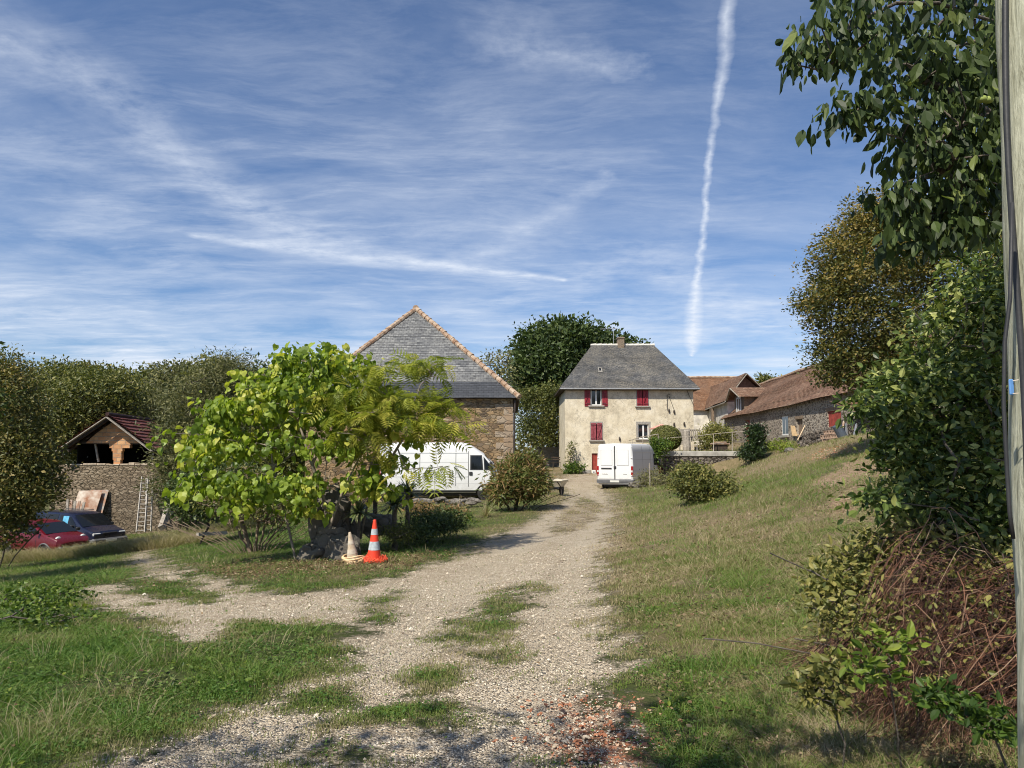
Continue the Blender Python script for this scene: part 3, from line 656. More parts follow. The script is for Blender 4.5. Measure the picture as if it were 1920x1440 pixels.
# --- farmhouse
x0 = at(1060, 885, 50).x; x1 = at(1303, 885, 50).x; HY = 50.; hd = 6.6
zt = at(1180, 727, HY).z; zb = -.3
house = thing('farmhouse', 'tall cream rendered farmhouse with steep slate hipped roof and red shutters', 'house', ((x0+x1)/2, HY+hd/2, .3))
def hu(px, D=HY): return at(px, 800, D).x-x0
def hzz(py, D=HY): return at(1180, py, D).z-zb
ops = [(hu(1109), hu(1128), hzz(760), hzz(730)), (hu(1197), hu(1214), hzz(761), hzz(730)), (hu(1110), hu(1127), hzz(825), hzz(795)), (hu(1196.5), hu(1216), hzz(823), hzz(795)), (hu(1109), hu(1128), hzz(887.5), hzz(850))]
mb = MB(); facade(mb, (x0, HY, zb), (1, 0, 0), x1-x0, zt-zb, ops, .25)
for a, b in (((x0, HY+hd), (x0, HY)), ((x1, HY), (x1, HY+hd)), ((x1, HY+hd), (x0, HY+hd))):
    mb.add([(a[0], a[1], zb), (b[0], b[1], zb), (b[0], b[1], zt), (a[0], a[1], zt)], [[0, 1, 2, 3]])
wall = mb.build('wall', M_stucco, house)
# stone surrounds a little proud of the render
def surround(q, wd=.14, name='window_surround', sill=True, lint=True, par=None):
    s_ = MB(); u0, u1, z0, z1 = q; X0, X1, Z0, Z1 = x0+u0, x0+u1, zb+z0, zb+z1
    s_.box((X0-wd, HY-.015, Z0), (X0-.003, HY+.1, Z1)); s_.box((X1+.003, HY-.015, Z0), (X1+wd, HY+.1, Z1)); s_.box((X0-wd, HY-.018, Z1+.002), (X1+wd, HY+.1, Z1+wd*1.2))
    s_.build(name, M_sill, house)
    if sill:
        s_ = MB(); s_.bbox((X0-wd*1.5, HY-.13, Z0-.11), (X1+wd*1.5, HY+.2, Z0-.004), .015); s_.build('window_sill', M_sill, house)
for q in ops[:4]: surround(q)
def win(q, y=HY+.10, casement=True, name='window', curtain=False):
    u0, u1, z0, z1 = q; X0, X1, Z0, Z1 = x0+u0, x0+u1, zb+z0, zb+z1; f = MB(); w_ = .055; xm = (X0+X1)/2
    f.box((X0, y, Z0), (X0+w_, y+.06, Z1)); f.box((X1-w_, y, Z0), (X1, y+.06, Z1)); f.box((X0+w_, y, Z0), (X1-w_, y+.06, Z0+w_*1.3)); f.box((X0+w_, y, Z1-w_), (X1-w_, y+.06, Z1)); f.box((xm-.055, y-.01, Z0+w_*1.3), (xm+.055, y+.06, Z1-w_))
    fr = f.build(name, M_white, house)
    for a, b in ((X0+w_, xm-.055), (xm+.055, X1-w_)):
        g = MB(); g.box((a, y+.02, Z0+w_*1.3), (b, y+.03, Z1-w_)); g.build('pane', M_glass, fr)
    if curtain:
        c_ = MB(); xs = np.linspace(X0, X1, 22); c_.add([(x, y+.14+.03*math.sin(i*1.9), z) for z in (Z0, Z1) for i, x in enumerate(xs)], [[i, i+1, i+23, i+22] for i in range(21)])
        c_.build('curtain', mat_plain('curtain', (.28,.34,.33), .9), fr)
    d = MB(); d.box((X0-.02, HY+.30, Z0-.02), (X1+.02, HY+.32, Z1+.02)); d.build('window_recess', M_unlit, house)
win(ops[0], curtain=True); win(ops[3]); 
def shutter(X0, X1, Z0, Z1, y=HY-.05, mat=None, zbar=1):
    s_ = MB(); n_ = 4; w_ = (X1-X0)/n_
    for i in range(n_): s_.bbox((X0+i*w_+.004, y, Z0), (X0+(i+1)*w_-.004, y+.03, Z1), .006)
    sh = s_.build('shutter', mat, house); b = MB(); h_ = Z1-Z0
    for f in (.12, .86): b.box((X0+.01, y-.028, Z0+h_*f), (X1-.01, y-.002, Z0+h_*f+.09))
    b.beam((X0+.05, y-.014, Z0+h_*.2) if zbar > 0 else (X1-.05, y-.014, Z0+h_*.2), (X1-.05, y-.014, Z0+h_*.85) if zbar > 0 else (X0+.05, y-.014, Z0+h_*.85), .022, .08, up=(0, -1, 0)) if zbar else None
    b.build('batten', mat, sh); 
    for f in (.14, .88): h = MB(); h.box((X0 if zbar < 0 else X1-.25, y-.034, Z0+h_*f+.01), (X0+.25 if zbar < 0 else X1, y-.030, Z0+h_*f+.04)); h.build('hinge', M_iron, sh)
zz = lambda py: at(1180, py, HY).z
xx = lambda px: at(px, 800, HY).x
shutter(xx(1096.3), xx(1107.3), zz(762), zz(728.5), mat=M_redsh, zbar=1); shutter(xx(1129.6), xx(1140), zz(762), zz(728.5), mat=M_redsh, zbar=-1)
shutter(xx(1195.2), xx(1205.3), zz(762.5), zz(728.5), mat=M_redsh, zbar=-1); shutter(xx(1206.2), xx(1216.2), zz(762.5), zz(728.5), mat=M_redsh, zbar=1)
shutter(xx(1107.8), xx(1117.8), zz(827), zz(793), mat=M_redlow, zbar=-1); shutter(xx(1119.2), xx(1129), zz(827), zz(793), mat=M_redlow, zbar=1)
d = MB(); X0, X1 = x0+ops[4][0], x0+ops[4][1]
for i in range(5): w_ = (X1-X0)/5; d.bbox((X0+i*w_+.003, HY+.10, zb+ops[4][2]), (X0+(i+1)*w_-.003, HY+.14, zb+ops[4][3]), .006)
dd = d.build('cellar_door', M_redb, house); d = MB(); d.lathe([(.02, 0), (.03, .02), (.02, .05)], 8, M=Matrix.Translation((X1-.12, HY+.05, .9))); d.build('handle', M_iron, dd)
d = MB(); d.box((X0-.01, HY+.27, zb), (X1+.01, HY+.29, zb+ops[4][3])); d.build('door_recess', M_unlit, house)
# roof
ov = .38; E = [(x0-ov, HY-ov), (x1+ov, HY-ov), (x1+ov, HY+hd+ov), (x0-ov, HY+hd+ov)]; ez = zt-.05
rl = at(1110, 647, HY+hd/2); rr_ = at(1225, 647, HY+hd/2); rz = rl.z; RL = (rl.x, HY+hd/2, rz); RR = (rr_.x, HY+hd/2, rz)
mb = MB(); e3 = [(*e, ez) for e in E]
courses(mb, e3[0], e3[1], RR, RL, 42, .018, wav=.015, seg=14, seed=1); courses(mb, e3[2], e3[3], RL, RR, 30, .018); courses(mb, e3[1], e3[2], RR, RR, 42, .018); courses(mb, e3[3], e3[0], RL, RL, 42, .018)
roof = mb.build('roof', M_slateh, house)
gt = MB(); gt.tube([(x0-ov, HY-ov-.06, ez-.05), (x1+ov, HY-ov-.06, ez-.07)], .055, 8); gt.build('gutter', M_zinc, house)
mb = MB()
for a, b in ((0, 1), (1, 2), (2, 3), (3, 0)):
    A_, B_ = Vector(e3[a]), Vector(e3[b]); mb.prism([A_+Vector((0,0,-.02)), B_+Vector((0,0,-.02)), B_+Vector((0,0,-.11)), A_+Vector((0,0,-.11))], (Vector((0,0,1)).cross(B_-A_)).normalized()*.04)
mb.box((x0-ov+.05, HY-ov+.05, ez-.14), (x1+ov-.05, HY+hd+ov-.05, ez-.11)); mb.build('eave_board', M_woodd, house)
mb = MB(); rnd = random.Random(3); xs_ = RL[0]-.1
while xs_ < RR[0]+.05: l_ = .4; mb.tube([(xs_, RL[1], rz-.02+rnd.random()*.02), (xs_+l_+.03, RL[1], rz+.0+rnd.random()*.02)], [.10, .115], 8); xs_ += l_
for (P0, P1) in ((e3[0], RL), (e3[1], RR)): pass
mb.build('ridge_cap', mat_plain('mortar_ridge', (.55,.52,.46), .9, var=.3, scale=3), roof)
ch = MB(); cx0, cx1 = at(1157.5, 640, HY+hd/2).x, at(1169.5, 640, HY+hd/2).x; ct = at(1163, 633, HY+hd/2).z
ch.bbox((cx0, HY+hd/2-.3, rz-.5), (cx1, HY+hd/2+.35, ct-.12), .01); ch.bbox((cx0-.05, HY+hd/2-.35, ct-.12), (cx1+.05, HY+hd/2+.4, ct-.03), .015); ch.bbox((cx0+.03, HY+hd/2-.25, ct-.03), (cx1-.03, HY+hd/2+.3, ct+.02), .01)
ch.build('chimney', mat_stone('chimney_brick', [(.26,.17,.11), (.34,.25,.17), (.2,.15,.11)], (.30,.26,.2), (5, 5, 12), .05, .01), roof)
an = MB(); ap = at(1128, 617, HY+hd/2+.2); an.tube([(ap.x+.9, ap.y, rz-.3), (ap.x+.9, ap.y, ap.z+.1)], .015); an.tube([(ap.x-.1, ap.y, ap.z), (ap.x+1.2, ap.y, ap.z+.04)], .02)
for i in range(7): an.tube([(ap.x+i*.18, ap.y-.25, ap.z), (ap.x+i*.18, ap.y+.25, ap.z)], .008, 4)
an.build('antenna', M_alu, roof)
# roof vent window
def onroof(px, py):
    A_, B_, T_ = Vector(e3[0]), Vector(e3[1]), Vector(RL); n_ = (B_-A_).cross(T_-A_).normalized(); r = ray(px, py); o_ = Vector((0, 0, EYE)); k_ = (A_-o_).dot(n_)/r.dot(n_); return o_+r*k_, n_
p, n_ = onroof(1125, 694)
M_ = Matrix.Translation(p) @ Matrix.Rotation(math.atan2(-n_.y, n_.z), 4, 'X') @ Matrix.Scale(.75, 4)
v_ = MB(); v_.box((-.16, -.22, .02), (-.10, .28, .12), 0, M_); v_.box((.10, -.22, .02), (.16, .28, .12), 0, M_); v_.box((-.16, .22, .02), (.16, .28, .125), 0, M_); v_.box((-.22, -.36, .02), (.22, -.22, .10), 0, M_)
sk = v_.build('roof_light', M_sill, roof); v_ = MB(); v_.box((-.10, -.22, .05), (.10, .22, .06), 0, M_); v_.build('pane', M_glass, sk)
# iron anchors, hoist rods, lamp
for pts in ([(1251.5, 741), (1254, 738.5), (1256.5, 740)], [(1251, 741), (1251, 768)], [(1254, 742), (1265, 771)], [(1288, 732), (1301.5, 762)]):
    ir = MB(); ir.tube([at(a, b, HY-.05) for a, b in pts], .018, 5); ir.build('iron_rod', M_iron, house)
for px, py in ((1254.5, 770), (1264, 772), (1264, 796), (1283, 795), (1162, 823)):
    q = MB(); c_ = at(px, py, HY-.06); q.lathe([(.02, .14), (.05, .10), (.07, .0), (.055, -.1), (.02, -.13)], 8, M=Matrix.Translation(c_)); q.beam(c_+Vector((0, 0, .1)), c_+Vector((0, .06, .16)), .02, .02); q.build('wall_lamp' if px == 1264 and py > 790 else 'wall_bracket', M_iron, house)

# --- central barn with hipped slate roof
BY = 34.; bx0 = at(574, 800, BY).x; bx1 = at(961.5, 800, BY).x; bz = at(800, 747, BY).z; bb = -1.9; bd_ = 13.
barn = thing('stone_barn', 'large brown rubble stone barn with light grey slate hipped roof edged in orange tiles', 'barn', ((bx0+bx1)/2, BY+bd_/2, -.5))
mb = MB(); c4 = [(bx0, BY), (bx1, BY), (bx1, BY+bd_), (bx0, BY+bd_)]
facade(mb, (bx0, BY, bb), (1, 0, 0), bx1-bx0, bz-bb, [], .4)
for i in (1, 2, 3):
    a, b = c4[i], c4[(i+1) % 4]; mb.add([(*a, bb), (*b, bb), (*b, bz), (*a, bz)], [[0, 1, 2, 3]])
mb.build('wall', M_stonew, barn)
q = MB(); z = -.6; rnd = random.Random(5); i = 0
while z < bz-.35:
    h_ = .24+rnd.random()*.16; w_ = (.75 if i % 2 else .42)+rnd.random()*.1; q.bbox((bx1-w_, BY-.022, z), (bx1+.022, BY+.4, z+h_-.015), .012); z += h_; i += 1
q.build('quoin', M_stoneq, barn)
q = MB(); q.box((bx0-.1, BY-.1, bz-.02), (bx1+.1, BY+.25, bz+.12)); q.build('eave_beam', M_woodd, barn)
ov = .32; ez = bz-.0; E = [(bx0-ov, BY-ov, ez), (bx1+ov, BY-ov, ez), (bx1+ov, BY+bd_, ez), (bx0-ov, BY+bd_, ez)]
ap = at(780, 580, BY+4.3); RA = (ap.x, ap.y, ap.z); RB = (ap.x, BY+bd_, ap.z)
mb = MB(); courses(mb, E[0], E[1], RA, RA, 56, .016, top_mi=lambda f: 1 if f < .145 else 0, wav=.012, seg=10, seed=2)
courses(mb, E[1], E[2], RB, RA, 40, .016); courses(mb, E[3], E[0], RA, RB, 40, .016)
mb.add([E[2], E[3], RB], [[0, 1, 2]])
rf = mb.build('roof', [M_slate, M_slaten], barn)
for a, nm in ((E[0], 0), (E[1], 1)):
    mb = MB(); A_ = Vector(a)+Vector((0, 0, .03)); B_ = Vector(RA)+Vector((0, 0, .03)); n_ = 26; rnd = random.Random(7+nm)
    for i in range(n_):
        p0 = A_.lerp(B_, i/n_); p1 = A_.lerp(B_, (i+1.12)/n_ if i < n_-1 else 1.); j = Vector((rnd.uniform(-.012, .012), 0, rnd.uniform(-.01, .02)))
        mb.tube([p0+j, p1+j+Vector((0, 0, .0))], [.15, .115], 9)
    mb.build('hip_tiles', M_terra, rf)
q = MB(); q.tube([Vector(RA)+Vector((0, -.12, .05)), Vector(RA)+Vector((0, .5, .08))], [.17, .15], 9); q.tube([Vector(RA)+Vector((0, .4, .06)), Vector(RB)+Vector((0, 0, .06))], .13, 8); q.build('ridge_tiles', M_terra, rf)
q = MB(); q.tube([(bx1+.1, BY-.12, bz-.1), (bx1+.1, BY-.12, bz-.6), (bx1+.07, BY-.06, bz-.8), (bx1+.07, BY-.06, -.4)], .045, 8); q.build('downpipe', M_iron, barn)

# --- brick gabled shed on the left
SY = 34.; sl0 = at(96, 900, SY).x; sr0 = at(338, 900, SY).x; stz = at(210, 872, SY).z
shed = thing('open_shed', 'low stone shed with orange brick gable and rusty red tiled roof at the left', 'shed', ((sl0+sr0)/2, SY+2, -2.3))
mb = MB(); mb.box((sl0, SY, -3.6), (sr0, SY+.5, stz)); mb.box((sl0, SY+.5, -3.6), (sl0+.5, SY+6.5, stz)); mb.box((sr0-.5, SY+.5, -3.6), (sr0, SY+6.5, stz)); mb.build('stone_wall', M_stones, shed)
mb = MB(); rnd = random.Random(8); x = sl0+.6
while x < sr0-.3: w_ = .25+rnd.random()*.4; mb.bbox((x, SY-.03+rnd.random()*.02, stz-.015), (x+w_-.02, SY+.46, stz+.03+rnd.random()*.09), .015); x += w_
mb.build('wall_capping', mat_plain('capping_mortar', (.42,.34,.25), .9, var=.35, scale=4, bs=.6), shed)
apx = at(213, 784, SY); le = at(124, 842, SY); re = at(292, 842, SY); dsh = Vector((-.16, 1, 0))
u_ = lambda px, py: at(px, py, SY)
gb = MB(); pz = lambda px, py, y=SY+.02: Vector((at(px, py, SY).x, y, at(px, py, SY).z))
def brick_poly(mbx, pts, th=.2):
    P3 = [pz(*q) for q in pts]; n_ = len(P3); vs = P3+[p+Vector((0, th, 0)) for p in P3]; fs = [list(range(n_)), list(range(2*n_-1, n_-1, -1))]+[[i, (i+1) % n_, n_+(i+1) % n_, n_+i] for i in range(n_)]
    mbx.add(vs, fs, 0, [[(vs[k_].x, vs[k_].z) if len(f) > 4 or i < 2 else (vs[k_].y+vs[k_].x, vs[k_].z) for k_ in f] for i, f in enumerate(fs)])
brick_poly(gb, [(160, 831), (204, 831), (204, 834.5), (244, 834.5), (244, 831), (268, 831), (250, 811), (213.5, 789), (178, 814)][::1])
gb.build('brick_gable', M_brick, shed)
gb = MB()
for i, (a, b, c_, d_) in enumerate(((204.5, 243, 834.7, 840), (209, 229, 840, 846), (211, 227, 846, 862), (212.5, 225, 862, 876))): brick_poly(gb, [(a, d_), (b, d_), (b, c_), (a, c_)], .22)
gb.build('brick_pillar', M_brick, shed)
mb = MB(); A_ = Vector((apx.x, SY-.55, apx.z+.12)); Lr = 6.3
LE = Vector((le.x-.1, SY-.55, le.z)); RE = Vector((re.x+.1, SY-.55, re.z)); sh_ = dsh*Lr
rg_ = random.Random(1)
courses(mb, RE, RE+sh_, A_+sh_, A_, 9, .07, seg=14, wav=.012, seed=4); courses(mb, LE+sh_, LE, A_, A_+sh_, 9, .07, seg=6, seed=5)
mb.build('roof', M_tiler, shed)
mb = MB()
for P_ in (LE, RE):
    o_ = Vector((0, -.03, -.10)); mb.beam(P_+o_, A_+o_, .04, .16, up=(0, -1, 0)); o2 = Vector((0, .25, -.14)); mb.beam(P_+o2, A_+o2, .12, .10, 1, up=(0, -1, 0))
    for k_ in range(1, 5): o3 = dsh*(1.2*k_)+Vector((0, 0, -.1)); mb.beam(P_+o3, A_+o3, .1, .12, 1, up=(0, -1, 0))
mb.tube([A_+Vector((0, 0, .05)), A_+sh_+Vector((0, 0, .05))], .09, 8, 2); mb.build('bargeboard', [M_woodg, M_woodd, M_tiler], shed)
mb = MB(); mb.box((LE.x+.5, SY+3.2, stz-.7), (RE.x-.3, SY+3.3, apx.z-.25)); mb.build('inner_shade_sheet', M_unlit, shed)  # added black sheets paint the darkness inside the open shed
mb = MB(); mb.box((LE.x+.45, SY+.3, stz-.7), (LE.x+.5, SY+3.2, LE.z+.25)); mb.build('inner_shade_sheet', M_unlit, shed)
mb = MB(); mb.box((RE.x-.35, SY+.3, stz-.7), (RE.x-.3, SY+3.2, RE.z+.1)); mb.build('inner_shade_sheet', M_unlit, shed)
for a, b in (((172, 832), (178, 866)), ((283, 842), (279, 866))): mb = MB(); mb.beam(pz(*a, SY+.3), pz(*b, SY+.3), .08, .08); mb.build('post', M_woodg, shed)
mb = MB(); mb.beam(pz(150, 830, SY+.1), pz(285, 831, SY+.1), .1, .12); mb.build('beam', M_woodd, shed)

# --- roofs and walls beyond the house, right
def gable_roof(mb, e0, e1, r0, r1, f0, f1, n_, **kw):
    courses(mb, e0, e1, r1, r0, n_, **kw); courses(mb, f1, f0, r0, r1, n_, **kw)
wing = thing('tiled_wing', 'weathered orange tiled roof wing joining the cream house behind its right corner', 'outbuilding', (17, 76, 2.6))
a0 = at(1280, 770, 70); a1 = at(1400, 770, 70); r0 = at(1284, 708.5, 74); r1 = at(1392, 708.5, 74)
mb = MB(); gable_roof(mb, a0, a1, r0, r1, (a0.x, 78, a0.z), (a1.x, 78, a1.z), 30, lift=.02, seg=10, wav=.03); mb.build('roof', M_tileo, wing)
mb = MB(); mb.box((a0.x+.2, 70.3, 1.5), (a1.x-.2, 77.7, a0.z+.05)); mb.build('wall', M_plaster, wing)
mb = MB(); mb.tube([r0+Vector((0, 0, .05)), r0.lerp(r1, .5)+Vector((0, 0, .09)), r1+Vector((0, 0, .05))], .12, 6); mb.build('ridge_tiles', M_terra, wing)

plast = thing('whitewashed_outbuilding', 'small whitewashed building with steep brown tiled roof and boarded gable', 'outbuilding', (20.5, 66, 2.6))
G = at(1400, 699, 60); GE = at(1361, 752, 60); far_e = at(1299, 772.5, 78); zE = GE.z
gxf = G.x; e0 = Vector((at(1359, 752, 60).x, 60, zE)); e1 = Vector((far_e.x, 78, zE)); r0 = Vector((G.x, 60, G.z)); r1 = Vector((at(1336, 719, 72).x+.2, 78, G.z))
f0 = Vector((2*G.x-e0.x+.9, 60, zE-.4)); f1 = f0+Vector((1, 18, 0))
mb = MB(); gable_roof(mb, e0, e1, r0, r1, f0, f1, 26, lift=.02, seg=12, wav=.03, seed=6); mb.build('roof', M_tileb, plast)
mb = MB(); ww = e0+Vector((.45, .8, 0)); we = e1+Vector((.45, 0, 0)); mb.add([(ww.x, ww.y, 1.2), (we.x, we.y, 1.2), (we.x, we.y, zE), (ww.x, ww.y, zE)], [[0, 1, 2, 3]])
gr = f0+Vector((-.4, .8, 0)); mb.add([(ww.x, ww.y, 1.2), (gr.x, gr.y, 1.2), (gr.x, gr.y, zE), (ww.x, ww.y, zE)], [[0, 1, 2, 3]])
mb.build('wall', M_plaster, plast)
mb = MB(); mb.add([(ww.x, ww.y, zE), (gr.x, gr.y, zE), (G.x, ww.y, G.z-.15)], [[0, 1, 2]]); mb.build('gable_infill', mat_plain('gable_boards', (.17,.11,.085), .9, var=.3, scale=5), plast)
mb = MB(); o_ = Vector((0, -.02, -.08)); mb.beam(e0+o_, r0+o_, .05, .2, up=(0, -1, 0)); mb.beam(f0+o_, r0+o_, .05, .2, up=(0, -1, 0)); mb.beam(e0+Vector((.05, .05, -.1)), e1+Vector((.05, 0, -.1)), .08, .1)
mb.build('bargeboard', M_woodg, plast)
mb = MB(); p = at(1334, 780, 66.5); mb.bbox((p.x-.0, 66.2, p.z-.6), (p.x+.2, 66.7, p.z+.7), .02); mb.build('shutter', M_wood, plast)

# --- long barn on the right, running away from the camera
NY, FY = 31.0, 62.0
eL = at(1350, 787, FY); eN = at(1574, 738, 35.5); ez = (eL.z+eN.z)/2
dirx = (eL.x-eN.x)/(FY-35.5)
exf = lambda y: eN.x+dirx*(y-35.5)
rL = at(1425, 722, FY-.4); rNz = rL.z; rx = rL.x
lb = thing('long_stone_barn', 'long low stone barn with brown tiled roof running back on the right', 'barn', (exf(46)+2, 46, 2.4))
slope_dx = rx-exf(FY)
mb = MB(); E0 = Vector((exf(NY), NY, ez)); E1 = Vector((exf(FY), FY, ez)); R0 = Vector((exf(NY)+slope_dx, NY, rNz)); R1 = Vector((exf(FY)+slope_dx, FY, rNz))
courses(mb, E0, E1, R1, R0, 40, .022, seg=26, wav=.035, seed=9); B0 = E0+Vector((2*slope_dx, 0, 0)); B1 = E1+Vector((2*slope_dx, 0, 0)); courses(mb, B1, B0, R0, R1, 30, .02)
lroof = mb.build('roof', M_tileb, lb)
wx = .32
ud = Vector((exf(NY)-exf(FY), NY-FY, 0)).normalized()
# wall face looks toward -x; u measured from far end toward the camera
wo_ = Vector((exf(FY-.3)+wx, FY-.3, .6)); Lw = FY-NY-.6
def lu(px, xo=0.):
    """distance along the long wall at which it is seen at picture column px"""
    lo, hi = NY, FY
    for _ in range(40):
        mid = (lo+hi)/2; X_ = exf(mid)+wx+xo
        r = ray(px, 800); 
        if X_/mid > r.x/r.y: lo = mid
        else: hi = mid
    return lo
def lyz(px, py): y = lu(px); return y, at(px, py, y).z
def lop(pxl, pxr, pyt, pyb):
    yf = lu(pxl); yn = lu(pxr); ym = (yf+yn)/2; return (FY-.3-yf)*abs(1/ud.y), (FY-.3-yn)*abs(1/ud.y), at((pxl+pxr)/2, pyb, ym).z-.6, at((pxl+pxr)/2, pyt, ym).z-.6
lops = [lop(1397, 1406, 788, 832), lop(1465, 1478, 780, 816), lop(1493.5, 1505, 786, 815), lop(1552.5, 1578, 770, 800)]
mb = MB(); facade(mb, wo_, ud, Lw, ez-.6+.02, lops, .3)
nx0 = Vector((exf(NY+.3)+wx, NY+.3, .6)); mb.add([nx0, nx0+Vector((2*slope_dx-.6, 0, 0)), nx0+Vector((2*slope_dx-.6, 0, ez-.6)), Vector((nx0.x+slope_dx-.3, nx0.y, rNz-.1)), nx0+Vector((0, 0, ez-.6))], [[0, 1, 2, 3, 4]])
fx0 = Vector((exf(FY-.3)+wx, FY-.3, .6)); mb.add([fx0, fx0+Vector((2*slope_dx-.6, 0, 0)), fx0+Vector((2*slope_dx-.6, 0, ez-.6)), Vector((fx0.x+slope_dx-.3, fx0.y, rNz-.1)), fx0+Vector((0, 0, ez-.6))], [[4, 3, 2, 1, 0]])
mb.build('wall', M_stonel, lb)
nn = ud.cross(Vector((0, 0, 1)))
def wallbox(q, d0, d1, name, mat, par, mg=0., bars=None):
    P = lambda u, z, d: wo_+ud*u+Vector((0, 0, z))-nn*d
    s_ = MB(); u0, u1, z0, z1 = q[0]-mg, q[1]+mg, q[2]-mg, q[3]+mg
    s_.add([P(u0, z0, d0), P(u1, z0, d0), P(u1, z1, d0), P(u0, z1, d0), P(u0, z0, d1), P(u1, z0, d1), P(u1, z1, d1), P(u0, z1, d1)], [(0,1,2,3), (7,6,5,4), (0,4,5,1), (1,5,6,2), (2,6,7,3), (3,7,4,0)])
    return s_.build(name, mat, par)
def planks(q, d0, name, mat, n_):
    P = lambda u, z, d: wo_+ud*u+Vector((0, 0, z))-nn*d; s_ = MB(); u0, u1, z0, z1 = q
    for i in range(n_):
        a = u0+(u1-u0)*i/n_+.006; b = u0+(u1-u0)*(i+1)/n_-.006; dj = d0+.006*(i % 2)
        s_.add([P(a, z0, dj), P(b, z0, dj), P(b, z1, dj), P(a, z1, dj), P(a, z0, dj+.04), P(b, z0, dj+.04), P(b, z1, dj+.04), P(a, z1, dj+.04)], [(0,1,2,3), (7,6,5,4), (0,4,5,1), (1,5,6,2), (2,6,7,3), (3,7,4,0)])
    return s_.build(name, mat, lb)
planks(lops[0], .10, 'red_door', M_redb, 7); planks(lops[3], .05, 'red_loading_door', M_redb, 9)
planks(lops[2], .12, 'brown_door', M_wood, 6)
wf = wallbox(lops[1], .05, .12, 'window_frame', M_white, lb); q = lops[1]
um = (q[0]+q[1])/2
for a, b in ((q[0]+.12, um-.05), (um+.05, q[1]-.12)): wallbox((a, b, q[2]+.1, q[3]-.1), .04, .045, 'pane', M_glass, wf)
wallbox((q[0]-.15, q[1]+.15, q[2]-.14, q[2]-.01), -.15, .1, 'window_sill', M_sill, lb)
for q in (lops[0], lops[2], lops[3]): wallbox((q[0]-.15, q[1]+.15, q[3]+.01, q[3]+.2), -.02, .2, 'lintel', M_wood, lb)
for q in lops: wallbox((q[0]-.02, q[1]+.02, q[2], q[3]), .33, .35, 'dark_recess', M_unlit, lb)
y = NY+.4
while y < FY-.4: x = exf(y); mb = MB(); mb.beam((x+.02, y, ez-.05), (x+.6, y, ez+.36), .09, .09); mb.build('rafter_end', M_wood, lb); y += .75
mb = MB(); mb.tube([R0.lerp(R1, i/18)+Vector((0, 0, .05+.03*math.sin(i*1.7))) for i in range(19)], .12, 7); mb.build('ridge_tiles', M_terra, lroof)
mb = MB(); mb.beam(E1+Vector((0, .02, -.1)), R1+Vector((0, .02, -.1)), .05, .2, up=(0, 1, 0)); mb.build('bargeboard', M_woodg, lb)
# dormer on the barn roof, facing left
dy0, dy1 = 55.5, 59.0
def roofx(z): return exf(57)+slope_dx*(z-ez)/(rNz-ez)
zbase = at(1374, 770, 57).z; zapex = at(1368, 726, 57).z; zeave = at(1372, 744, 57).z; xf_ = roofx(zbase)
dm = MB(); yc = (dy0+dy1)/2; xb = roofx(zapex)+.2
dm.add([(xf_, dy0+.5, zbase-.3), (xf_, dy1-.5, zbase-.3), (xf_, dy1-.5, zeave), (xf_, yc, zapex-.2), (xf_, dy0+.5, zeave), (xb, dy0+.5, zbase), (xb, dy1-.5, zbase), (xb, dy1-.5, zeave), (xb, dy0+.5, zeave)], [[0,4,3,2,1], [0,5,8,4], [1,2,7,6]])
dorm = dm.build('dormer', M_wood, lroof)
dm = MB(); rr0 = Vector((xf_-.7, yc, zapex)); rr1 = Vector((xb, yc, zapex)); ee = zeave-.1
courses(dm, (xf_-.55, dy0, ee), (roofx(ee)+.5, dy0, ee), rr1, rr0, 9, .02); courses(dm, (roofx(ee)+.5, dy1, ee), (xf_-.55, dy1, ee), rr0, rr1, 9, .02); dm.build('dormer_roof', M_tileb, lroof)
dm = MB(); dm.beam((xf_-.5, dy0, ee-.06), rr0+Vector((0, 0, -.08)), .06, .16, up=(-1, 0, 0)); dm.beam((xf_-.5, dy1, ee-.06), rr0+Vector((0, 0, -.08)), .06, .16, up=(-1, 0, 0)); dm.build('dormer_bargeboard', M_woodg, lroof)
dm = MB(); z0_, z1_ = zbase-.1, zeave-.05
for a, b, c_, d_ in ((yc-.55, yc-.45, z0_, z1_), (yc+.45, yc+.55, z0_, z1_), (yc-.04, yc+.04, z0_, z1_), (yc-.55, yc+.55, z1_-.1, z1_+.02), (yc-.6, yc+.6, z0_-.1, z0_)): dm.box((xf_-.09, a, c_), (xf_-.02, b, d_))
dm.build('dormer_window', M_white, dorm)
# lean-to with the dark opening at the near end, mostly behind the shrub
lt = thing('lean_to', 'dark open lean to in dark stone beyond the red loading door', 'shed', (16.8, 30, 2.0))
p0 = at(1582, 790, 33.2); lz = at(1600, 786, 33).z
mb = MB(); mb.box((p0.x, 31.2, .8), (p0.x+.35, 33.6, lz)); mb.box((p0.x, 30.8, .8), (p0.x+1.0, 31.2, lz)); mb.box((p0.x+3.3, 30.8, .8), (p0.x+5, 31.2, lz)); mb.box((p0.x+1.0, 30.8, lz-.35), (p0.x+3.3, 31.2, lz)); mb.box((p0.x+.35, 33.2, .8), (p0.x+5, 33.5, lz)); mb.build('wall', M_stoned, lt)
mb = MB(); courses(mb, (p0.x-.3, 30.5, lz-.02), (p0.x+5.2, 30.5, lz-.02), (p0.x+5.2, 34, lz+.9), (p0.x-.3, 34, lz+.9), 12, .03); mb.build('roof', M_tileb, lt)
mb = MB(); mb.bbox((p0.x+.5, 29.6, 1.5), (p0.x+4, 30.8, h1(p0.x+2, 30)+.10), .03); mb.build('concrete_slab', M_sill, lt)
